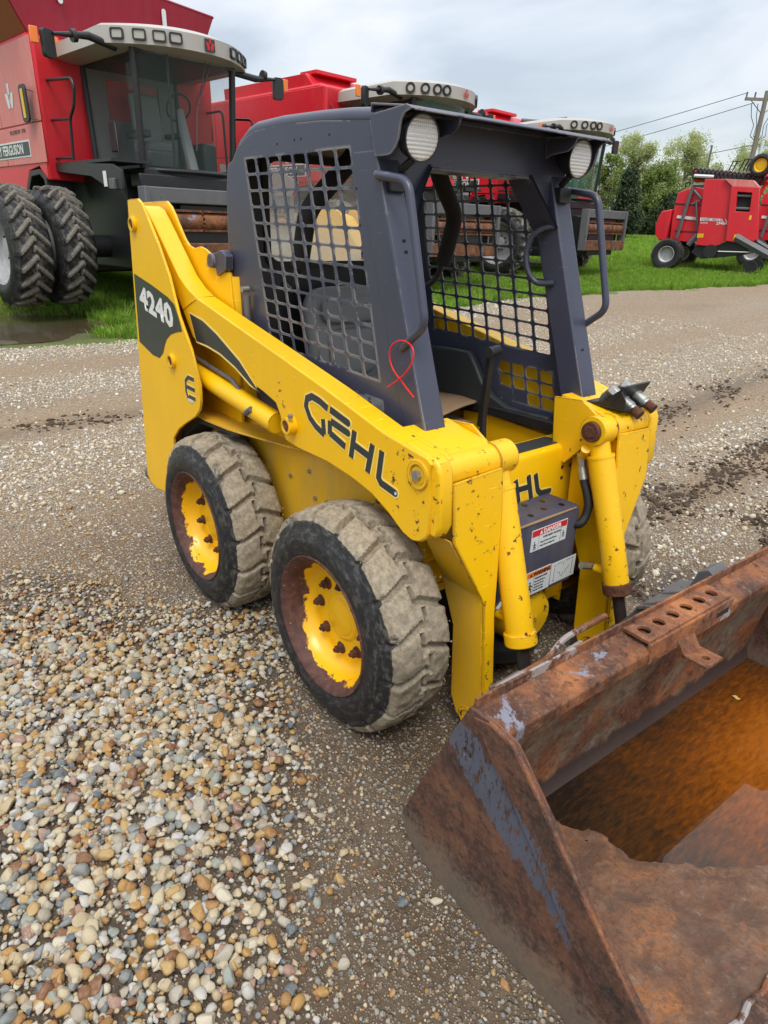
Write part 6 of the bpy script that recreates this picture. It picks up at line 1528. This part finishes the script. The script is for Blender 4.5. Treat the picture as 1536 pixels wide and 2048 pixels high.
    for k in range(3):
        y0 = -W_ + .1 + k * (2 * W_ - .2) / 3; y1 = y0 + (2 * W_ - .2) / 3 - .03
        dr = MB().tube([(2.84, y0, 1.27), (2.84, y1, 1.27)], .13, 20).build('feed_drum', 'rust_rail', root)
        for zz_ in (1.15, 1.41): MB().bb((2.80, y0, zz_ - .015), (2.95, y1, zz_ + .015)).build('slat', 'rust_plain', dr)
        m = MB()
        for j in range(14):
            a = 2 * math.pi * j / 14; m.box((2.84 + .135 * math.cos(a), y1 + .015, 1.27 + .135 * math.sin(a)), (.03, .03, .03), (0, -a, 0))
        m.build('chain', 'rust_plain', dr)
    MB().bb((2.70, -W_ + .05, .98), (2.76, W_ - .05, 1.5)).build('mount_backing', 'void_dark', root)
    if not first: MB().bb((2.5, -.9, 1.95), (2.56, .0, 2.12)).build('name_plate', 'red_paint', root)
    return root
CO = Vector((-10.33, 2.84, .34)); CA = R(7.4)
c1 = combine(CO, CA, 1.0, 'nearest red combine harvester with dual front wheels, square roof lamps and flared grain tank', True)
c2 = combine(CO + Vector((.2, 5.0, .05)), CA, .98, 'middle red combine harvester with round roof lamps, half hidden behind the loader cab roof', False)
c3 = combine(CO + Vector((.3, 9.8, .21)), CA, .91, 'far red combine harvester with white side slashes and silver wheel seen through the cab mesh', False)

# ================================================================== BALERS (behind, on the grass)
B0 = Vector((-6.95, 16.6, .72)); BA = R(17)
def BB(px, py, yv=0.0):
    return (-17.015 + 0.0113472 * px + 0.000207277 * py + 1.55759e-06 * px * py, 8.91945 + -0.00171358 * px + -0.0179922 * py + 4.30546e-06 * px * py)
def BP3(px, py, yv=0.0):
    return (-20.1431 + 0.0130162 * px + 0.000382075 * py + 1.6736e-06 * px * py, 9.8992 + -0.00183397 * px + -0.0200053 * py + 4.58882e-06 * px * py)
def baler(label):

    root = empty('hay_baler', B0, BA); tag(root, label, 'baler', 'red balers parked on the grass')
    main = MB().prism([(-0.125, 2.228), (0.349, 2.222), (0.569, 2.060), (0.853, 0.564), (0.517, 0.625), (0.404, 0.646), (0.255, 0.714), (-0.029, 0.656)], 'y', .0, .05)
    main = MB().prism([(-0.125, 2.228), (0.349, 2.222), (0.548, 2.049), (0.677, 0.776), (0.507, 0.674), (0.321, 0.631), (-0.029, 0.656)], 'y', .0, .05).build('side_shield', 'red_paint', root, bevel=.01)
    # string box, standing proud of the shield
    m = MB().prism([(0.548, 2.049), (1.189, 2.021), (1.413, 0.821), (1.134, 0.730), (0.677, 0.776)], 'y', -.10, .05, holes=[[(0.713, 1.923), (1.049, 1.898), (1.088, 1.466), (0.764, 1.474)]]).build('twine_box', 'red_paint', root, bevel=.01)
    MB().prism([(0.349, 2.222), (1.020, 2.179), (1.189, 2.021), (0.548, 2.049)], 'y', -.085, .30).build('sloping_lid', 'red_sky_sheen', root, bevel=.01)
    MB().prism([(0.685, 1.946), (1.066, 1.921), (1.116, 1.443), (0.746, 1.451)], 'y', .03, .045).build('twine_window', 'void_dark', root)
    for (a, b_) in (((1476,391),(1503,392)), ((1473,416),(1500,417))):
        MB().tube([(BB(*a)[0], -.02, BB(*a)[1]), (BB(*b_)[0], -.02, BB(*b_)[1])], .035, 10).build('twine_roll', 'frame_grey', root)
    # rear chamber and tailgate
    MB().prism([(-0.078, 1.997), (-0.408, 2.069), (-0.778, 1.930), (-0.821, 1.351), (-0.787, 0.757), (-0.293, 0.722), (-0.041, 0.901)], 'y', .25, 1.9).build('bale_chamber', 'red_paint', root, bevel=.02)
    MB().prism([(-0.827, 1.522), (-1.075, 1.471), (-1.138, 1.323), (-1.181, 1.123), (-1.153, 0.898), (-1.021, 0.750), (-0.834, 0.731)], 'y', .10, 1.8).build('tailgate', 'red_paint', root, bevel=.02)
    for z0 in (405, 460): MB().prism([BB(1346,z0), BB(1402,z0+3), BB(1402,z0+5), BB(1346,z0+2)], 'y', .235, .25).build('rib', 'black_plastic', root)
    MB().prism([(-0.685, 1.377), (-0.189, 1.334), (-0.175, 1.262), (-0.697, 1.304)], 'y', .225, .235).build('white_stripe', 'white_print', root)
    fr_ = MB()
    for a, b_, w in (((1386,372),(1352,476),.09), ((1386,370),(1409,370),.10), ((1388,380),(1404,398),.07), ((1382,408),(1406,398),.04), ((1392,400),(1396,470),.05), ((1396,468),(1376,490),.14)):
        p, q = BB(*a), BB(*b_); fr_.tube([(p[0], .12, p[1]), (q[0], .12, q[1])], w / 2, 6)
    fr_.build('side_frame', 'frame_grey', root)
    MB().prism([(-0.651, 2.048), (-0.521, 2.082), (-0.517, 2.187), (-0.651, 2.177)], 'y', .3, .34, holes=[[(-0.620, 2.083), (-0.548, 2.094), (-0.547, 2.153), (-0.619, 2.142)]]).build('bracket', 'black_plastic', root)
    MB().prism([(-0.029, 0.656), (0.321, 0.631), (0.507, 0.674), (0.677, 0.776), (1.134, 0.730), (1.296, 0.521), (0.966, 0.423), (0.500, 0.355), (0.138, 0.315), (-0.142, 0.466)], 'y', .10, 1.8).build('pickup', 'black_plastic', root, bevel=.02)
    p = (0.346, 0.509); MB().tube([(p[0], .0, p[1]), (p[0], .12, p[1])], .17, 20).build('drive_disc', 'black_plastic', root)
    m = MB().tube([((0.892, 0.877)[0], -.05, (0.892, 0.877)[1]), ((1.768, 0.456)[0], -.02, (1.768, 0.456)[1])], .11, 6).tube([((1.011, 0.975)[0], .1, (1.011, 0.975)[1]), ((1.797, 0.575)[0], .1, (1.797, 0.575)[1])], .06, 6); m.build('drawbar', 'frame_grey', root)
    MB().tube([((0.540, 0.516)[0], -.03, (0.540, 0.516)[1]), ((1.354, 0.523)[0], -.03, (1.354, 0.523)[1])], .02, 6).build('crop_guard_rod', 'steel', root)
    MB().box(((0.906, 0.866)[0], -.11, (0.906, 0.866)[1]), (.10, .01, .14)).build('reflector', 'yellow_rim', root)
    # printing
    z_ = (-0.047, 1.240); m = MB().prism([(-0.052, 1.324), (0.473, 1.296), (0.521, 1.237), (-0.050, 1.252)], 'y', -.004, .0).build('name_stripe', 'white_print', root)
    text_obj('name_text', 'MASSEY FERGUSON', .075, 'black_print', ((-0.027, 1.265)[0], -.006, (-0.027, 1.265)[1]), (1, 0, -.05), (0, 0, 1), m, extr=.001, sx=.92)
    for k in (0, 7): MB().prism([BB(1444+k,438), BB(1447+k,438), BB(1450+k,443), BB(1447+k,443)], 'y', -.004, .0).build('slash', 'white_print', root)
    text_obj('model_text', '2946A', .10, 'white_print', ((0.357, 1.163)[0], -.004, (0.357, 1.163)[1]), (1, 0, 0), (0, 0, 1), root, extr=.001, bold=.002)
    text_obj('trim_text', 'SILAGE', .06, 'white_print', ((-0.035, 1.180)[0], -.004, (-0.035, 1.180)[1]), (1, 0, 0), (0, 0, 1), root, extr=.001)
    for px_, py_ in ((1399,471), (1403,471), (1407,471), (1502,435)):
        p = BB(px_, py_); MB().box((p[0], -.004 if px_ < 1450 else -.104, p[1]), (.055, .008, .10)).build('warning_sticker', 'yellow_rim', root)
    # wheels
    w0 = None
    for yy in (-.25, 1.75):
        p = (-0.692, 0.458)
        wheel_ = MB().lathe([(.0, .10), (.15, .10), (.17, .05), (.205, .03), (.215, .0), (.195, -.005)], 28).build('wheel', 'silver_paint', root); wheel_.location = (p[0], yy, .405)
        MB().lathe([(.205, .0), (.26, -.03), (.36, -.02), (.395, .04), (.405, .16), (.40, .30), (.36, .36), (.2, .36)], 36).build('tyre', 'tyre_clean', wheel_)
    p = (1.360, 0.440)
    for yy in (.1, 1.5):
        g_ = MB().tube([(p[0], yy, .16), (p[0], yy + .12, .16)], .16, 18).build('gauge_wheel', 'black_plastic', root)
    return root
b1 = baler('front red hay baler with twine window and wide black tyre standing on the lawn')
b2 = copy_tree(b1); b2.location = B0 + Vector((math.cos(BA) * 1.75 - math.sin(BA) * 2.5, math.sin(BA) * 1.75 + math.cos(BA) * 2.5, .08))
b2['label'] = 'second red hay baler half cut off by the right edge of the picture'
# folded tillage tool on its transport frame beyond the balers
tl = empty('row_cultivator', B0 + Vector((-math.sin(BA) * 3.6, math.cos(BA) * 3.6, 0)), BA); tag(tl, 'red folding row cultivator with black coulters and a yellow wheel, beyond the balers', 'cultivator')
def BK(px, py, yv=3.6): p = BP3(px, py, yv); return (p[0], p[1])
m = MB()
for a, b_, w in (((1390,358),(1536,372),.10), ((1388,345),(1536,365),.07)):
    p, q = BK(*a), BK(*b_); m.tube([(p[0], 0, p[1]), (q[0] + 2, 0, q[1])], w, 6)
p = BK(1525,350); m.tube([(p[0], 0, p[1] - .6), (p[0] + .3, 0, p[1] + .2)], .06, 6)
for px_ in (1420, 1500): q = BK(px_, 360); m.tube([(q[0], 0, q[1]), (q[0], .3, 1.2)], .05, 6)
m.build('frame', 'red_paint', tl)
for k in range(16):
    px_ = 1393 + k * 8.6; py_ = 347 + k * .9; p = BK(px_, py_)
    c_ = MB().tube([(p[0] + .10 * math.cos(a), -.12, p[1] + .13 * math.sin(a)) for a in np.linspace(0, 2 * math.pi, 14, endpoint=False)], .035, 6, closed=True)
    c_.tube([(p[0] + .05, -.12, p[1] - .1), (p[0] + .22, -.1, p[1] + .12)], .025, 6); cc = c_.build('coulter', 'black_plastic', tl)
for px_ in (1455, 1463, 1478, 1486, 1492, 1497):
    p = BK(px_, 345 - (4 if px_ > 1470 else 0)); MB().tube([(p[0], .1, p[1]), (p[0] + .10, .1, p[1] + .30), (p[0] + .2, .1, p[1] + .30)], .02, 6).build('tine', 'black_plastic', tl)
m = MB(); q = BK(1390,352); m.tube([(q[0], -.14, q[1]), (BK(1430,354)[0], -.14, BK(1430,354)[1])], .05, 6); m.build('pale_tube', 'white_print', tl)
p = BK(1524,332); wy = MB().lathe([(.0, .06), (.10, .05), (.20, .07), (.24, .02), (.25, 0)], 28).build('wheel', 'yellow_rim', tl); wy.scale = (.72,) * 3; wy.location = (p[0], -.35, p[1]); wy.rotation_euler = (0, 0, R(-12))
MB().lathe([(.245, .0), (.30, -.05), (.39, -.03), (.43, .06), (.43, .15), (.38, .22), (.2, .22)], 36).build('tyre', 'tyre_clean', wy)

# ================================================================== TREES, HEDGE, POLE
def leaf_mat(name, a, b, c3, tr_=.35):
    t = NT(name); n = t.noise(1.3, 3, .6, t.pos())
    g2_ = t.noise(40, 2, .5, t.pos())
    c = t.mix(t.ramp(g2_, [(.35, 0.0), (.65, 1.0)]), t.ramp(n, [(.35, a), (.65, b)]), c3)
    t.set('Base Color', c); t.set('Roughness', .6)
    tr = t.n.new('ShaderNodeBsdfTranslucent'); t.l.new(c, tr.inputs[0]); mx = t.n.new('ShaderNodeMixShader'); mx.inputs[0].default_value = tr_
    t.l.new(t.b.outputs[0], mx.inputs[1]); t.l.new(tr.outputs[0], mx.inputs[2]); t.l.new(mx.outputs[0], t.out.inputs[0]); MATS[name] = t.m
leaf_mat('leaf_pale', (.50, .54, .25), (.74, .76, .46), (.34, .40, .15), .55)
leaf_mat('leaf_fresh', (.24, .31, .08), (.35, .42, .14), (.17, .23, .06), .45)
leaf_mat('leaf_dark', (.045, .075, .026), (.075, .11, .040), (.025, .042, .018), .15)
leaf_mat('leaf_yellow', (.52, .56, .07), (.68, .70, .12), (.36, .42, .06), .45)
leaf_mat('brush', (.20, .17, .10), (.30, .26, .16), (.14, .16, .06))
def cam_pt(px, dist):
    d = _r * ((px - 768) / 1316.07) + _f * 1.0 - _u * ((470 - 1024) / 1316.07); k = math.hypot(d.x, d.y); return 2.548 + d.x / k * dist, -1.7274 + d.y / k * dist
def tree(x, y, h, w, kind, label, seed, trunk=.18, nleaf=5200, base=.0, leaf=.075, shape='round'):
    nleaf = int(nleaf * (1.9 if kind == 'leaf_pale' else 2.0)); rr = np.random.default_rng(seed); rd = random.Random(seed)
    z0 = float(gh(np.array(x), np.array(y))) - .1
    root = empty('tree', (x, y, z0)); tag(root, label, 'tree', 'trees beyond the machines')
    m = MB(); limbs = []
    hb = h * (trunk + .02)
    m.tube([(0, 0, 0), (rd.uniform(-.1, .1), rd.uniform(-.1, .1), h * .45), (rd.uniform(-.2, .2), 0, h * .93)], [.012 * h + .05, .009 * h + .03, .012], 8)
    for k in range(26 if shape != 'cone' else 8):
        a = rd.uniform(0, 6.28); t0 = rd.uniform(trunk, .8); L = w * rd.uniform(.45, .95) * (1.1 - t0 * .7); up = rd.uniform(.6, 1.5) * L
        p0 = Vector((0, 0, h * t0)); p2 = p0 + Vector((math.cos(a) * L, math.sin(a) * L, up)); p1 = (p0 + p2) / 2 + Vector((math.cos(a) * L * .1, math.sin(a) * L * .1, -up * .12))
        m.tube([p0, p1, p2], [.045, .03, .010], 5); limbs.append((p0, p1, p2))
    m.build('trunk', 'bark', root)
    # leaf clumps
    cl = []
    n_cl = 90 if shape == 'round' else 70
    for k in range(n_cl):
        if shape == 'round' and k < 60 and limbs:
            p0, p1, p2 = rd.choice(limbs); c = p1.lerp(p2, rd.uniform(.1, 1.1)); r_ = rd.uniform(.25, .55) * w * .42
        elif shape == 'cone':
            t0 = rd.random() ** .8; a = rd.uniform(0, 6.28); rad = w * (1 - t0) ** .75 * rd.uniform(.35, .95); c = Vector((math.cos(a) * rad, math.sin(a) * rad, h * (trunk + (1 - trunk) * t0 * .96))); r_ = w * .26
        else:
            a = rd.uniform(0, 6.28); u_ = rd.uniform(-1, 1); q = rd.uniform(.3, .95) ** .5; c = Vector((math.cos(a) * w * q * math.sqrt(1 - u_ * u_), math.sin(a) * w * q * math.sqrt(1 - u_ * u_), h * (trunk + (1 - trunk) / 2) + u_ * h * (1 - trunk) / 2 * .9)); r_ = w * rd.uniform(.15, .3)
        cl.append((c, r_))
    pc = np.array([c for c, _ in cl]); pr = np.array([r_ for _, r_ in cl]); ii = rr.integers(0, len(cl), nleaf)
    P0 = pc[ii] + rr.normal(0, 1, (nleaf, 3)) * pr[ii][:, None] * np.array([.62, .62, .55]); P0 = P0[P0[:, 2] > h * base + .2]
    n = len(P0); U_ = rr.normal(0, 1, (n, 3)); U_ /= np.linalg.norm(U_, axis=1)[:, None]; W_ = np.cross(U_, rr.normal(0, 1, (n, 3))); W_ /= np.linalg.norm(W_, axis=1)[:, None]
    s_ = rr.uniform(.5, 1.2, n)[:, None] * leaf
    V = np.stack([P0 - U_ * s_, P0 + W_ * s_ * .6, P0 + U_ * s_, P0 - W_ * s_ * .6], 1).reshape(-1, 3)
    me = bpy.data.meshes.new('crown'); me.from_pydata(V.tolist(), [], np.arange(4 * n).reshape(-1, 4).tolist()); me.materials.append(MATS[kind]); o = bpy.data.objects.new('crown', me); COL.objects.link(o); o.parent = root
    return root
def tree_px(px, top, hw_px, dist, kind, label, seed, base_px=474, **kw):
    x, y = cam_pt(px, dist); dep = dist * .93; h = (base_px - top) / 1316.07 * dep / .93 * (.80 if kw.get('shape', 'round') == 'round' else .92); tree(x, y, h, hw_px / 1316.07 * dist, kind, label, seed, **kw)
tree_px(1252, 266, 46, 48, 'leaf_pale', 'tall pale spring tree rising directly right of the far harvester roof', 1, nleaf=11000, leaf=.062)
tree_px(1346, 270, 46, 50, 'leaf_pale', 'tall twin topped pale tree above the dark bushes, left of the balers', 2, nleaf=12500, leaf=.062)
tree_px(1300, 325, 40, 47, 'leaf_fresh', 'mid green tree filling the gap between the two tall pale trees', 3, nleaf=7000, trunk=.1)
tree_px(1244, 350, 30, 36, 'leaf_dark', 'dark narrow evergreen with bare trunk foot standing alone in front of the tree line', 4, nleaf=9500, trunk=.17, leaf=.06, shape='cone')
tree_px(1338, 398, 34, 46, 'leaf_dark', 'dark round evergreen bush left of the balers', 5, nleaf=11000, trunk=.04, leaf=.07, shape='ball')
tree_px(1300, 412, 24, 47, 'leaf_dark', 'smaller dark evergreen bush between the lone evergreen and the round bush', 6, nleaf=7000, trunk=.04, leaf=.07, shape='ball')
tree_px(1372, 352, 24, 52, 'leaf_yellow', 'bright yellow green bush peeping over the near baler back', 7, nleaf=6000, trunk=.05, shape='ball')
tree_px(1476, 287, 46, 52, 'leaf_pale', 'broad pale tree behind the power pole', 8, nleaf=11000, leaf=.062)
tree_px(1530, 292, 40, 56, 'leaf_fresh', 'green tree at the right edge behind the yellow wheel', 9, nleaf=8000)
tree_px(1204, 300, 34, 46, 'leaf_fresh', 'green tree partly behind the windscreen of the far harvester', 10, nleaf=8000, trunk=.1)
tree_px(1150, 330, 40, 52, 'leaf_fresh', 'low green tree hidden behind the far harvester', 11, nleaf=6000, trunk=.1)
tree_px(1400, 330, 44, 58, 'leaf_fresh', 'soft green tree rising behind the near baler roof', 13, nleaf=7000, trunk=.06)
tree_px(1290, 345, 34, 60, 'leaf_pale', 'pale low tree far back between the tall pale trees', 14, nleaf=6000, trunk=.06)
tree_px(1600, 300, 50, 54, 'leaf_pale', 'pale tree outside the right edge', 12, nleaf=6000)
# undergrowth along the field edge: one mass
rr = np.random.default_rng(3); n = 42000
tpx = rr.uniform(1100, 1700, n); dist = rr.uniform(52, 57, n); X = np.empty(n); Y = np.empty(n)
a0 = np.array(cam_pt(1100, 1.0)); a1 = np.array(cam_pt(1700, 1.0)); c0 = np.array((2.548, -1.7274))
k_ = (tpx - 1100) / 600; dv = (a0 - c0)[None] * (1 - k_[:, None]) + (a1 - c0)[None] * k_[:, None]; dv /= np.linalg.norm(dv, axis=1)[:, None]
XY = c0 + dv * dist[:, None]; Z = rr.beta(1.2, 2.2, n) * 2.3 * (1 + .35 * np.sin(tpx * .06)) + 1.3
U_ = rr.normal(0, 1, (n, 3)) * np.array([.6, .6, 1.3]); U_ /= np.linalg.norm(U_, axis=1)[:, None]; W_ = np.cross(U_, rr.normal(0, 1, (n, 3))); W_ /= np.linalg.norm(W_, axis=1)[:, None]
P0 = np.column_stack([XY, Z]); V = np.stack([P0 - U_ * .11, P0 + W_ * .05, P0 + U_ * .11, P0 - W_ * .05], 1).reshape(-1, 3)
me = bpy.data.meshes.new('undergrowth'); me.from_pydata(V.tolist(), [], np.arange(4 * n).reshape(-1, 4).tolist()); me.materials.append(MATS['brush']); o = bpy.data.objects.new('undergrowth', me); COL.objects.link(o); tag(o, kind='stuff')
# pale farm lane in front of the undergrowth
ln = MB(); q0 = [cam_pt(px, 49.0) for px in (1000, 1200, 1400, 1700)]; q1 = [cam_pt(px, 51.5) for px in (1000, 1200, 1400, 1700)]
for i in range(3): ln.add([(*q0[i], 1.44), (*q0[i + 1], 1.44), (*q1[i + 1], 1.46), (*q1[i], 1.46)], [(0, 1, 2, 3)])
tag(ln.build('farm_lane', 'pale_print', smooth=False), kind='structure')

# power pole
px_, py_ = cam_pt(1468, 46); pole = empty('power_pole', (px_, py_, 1.3)); pole.rotation_euler = (R(.6), R(1.2), 0)
tag(pole, 'leaning grey wooden power pole with cross arm and wires above the balers', 'power pole')
MB().tube([(0, 0, 0), (0, 0, 7.5)], [.17, .11], 12).build('shaft', 'wood_pole', pole)
ca = Vector((.626, .78, 0)); 
arm_ = MB().box((0, 0, 7.1), (2.2, .10, .14), (0, 0, math.atan2(.78, .626))).build('cross_arm', 'wood_pole', pole)
for s in (-1, 1): MB().tube([ca * (s * .75) + Vector((0, 0, 7.03)), Vector((0, 0, 6.4))], .02, 6).build('brace', 'wire', arm_)
for s in (-1.05, -.6, .6, 1.05):
    q = ca * s; MB().tube([q + Vector((0, 0, 7.17)), q + Vector((0, 0, 7.42))], .045, 8).build('insulator', 'frame_grey', arm_)
for k in range(5):
    q = ca * (-.7 + .35 * k + (.15 if k > 2 else 0)); MB().tube([q + Vector((0, 0, 6.9)), q * .8 + Vector((0, 0, 6.3)), q * .45 + Vector((0, 0, 5.9)), q * .55 + Vector((0, 0, 5.4)), Vector((0, 0, 5.1))], .02, 5).build('jumper_wire', 'wire', pole)
MB().tube([Vector((.25, .3, 3.0)), Vector((.25, .3, 5.2))], .10, 8).build('riser_pipe', 'pale_print', pole)
def wire(label, a, b, sag):
    p, q = Vector(a), Vector(b); pts = [p.lerp(q, k / 16) - Vector((0, 0, sag * 4 * (k / 16) * (1 - k / 16))) for k in range(17)]
    tag(MB().tube(pts, .018, 5).build('power_line', 'wire'), label, 'power line', 'wires strung from the power pole')
T0 = Vector((px_, py_, 1.3)) + Vector((.15, 0, 7.4))
ex, ey = cam_pt(700, 80)
wire('uppermost wire sloping down to the left from the pole cross arm', T0 - ca * 1.05, (ex, ey, 5.2), .6)
wire('second wire from the top sloping down to the left from the pole', T0 - ca * .6 - Vector((0, 0, .45)), (ex, ey + 1, 4.6), .7)
wire('lowest wire sloping down left from the middle of the pole', T0 - Vector((0, 0, 2.4)), (ex, ey, 3.6), .5)
wire('wire leaving the pole to the right out of the picture', T0 + ca * .9, T0 + ca * 30 + Vector((0, 0, .5)), .6)
wire('lower wire leaving the pole to the right out of the picture', T0 - Vector((0, 0, 2.4)), T0 + ca * 30 - Vector((0, 0, 2.0)), .6)
mx_, my_ = cam_pt(1386, 45); tag(MB().tube([(mx_, my_, 1.3), (mx_ + .1, my_, 6.2)], .05, 6).build('thin_mast', 'frame_grey'), 'thin grey mast standing among the trees behind the baler', 'mast')
# twigs of tall weeds by the dual wheels
for (px0, py0, px1, py1) in ():
    pass
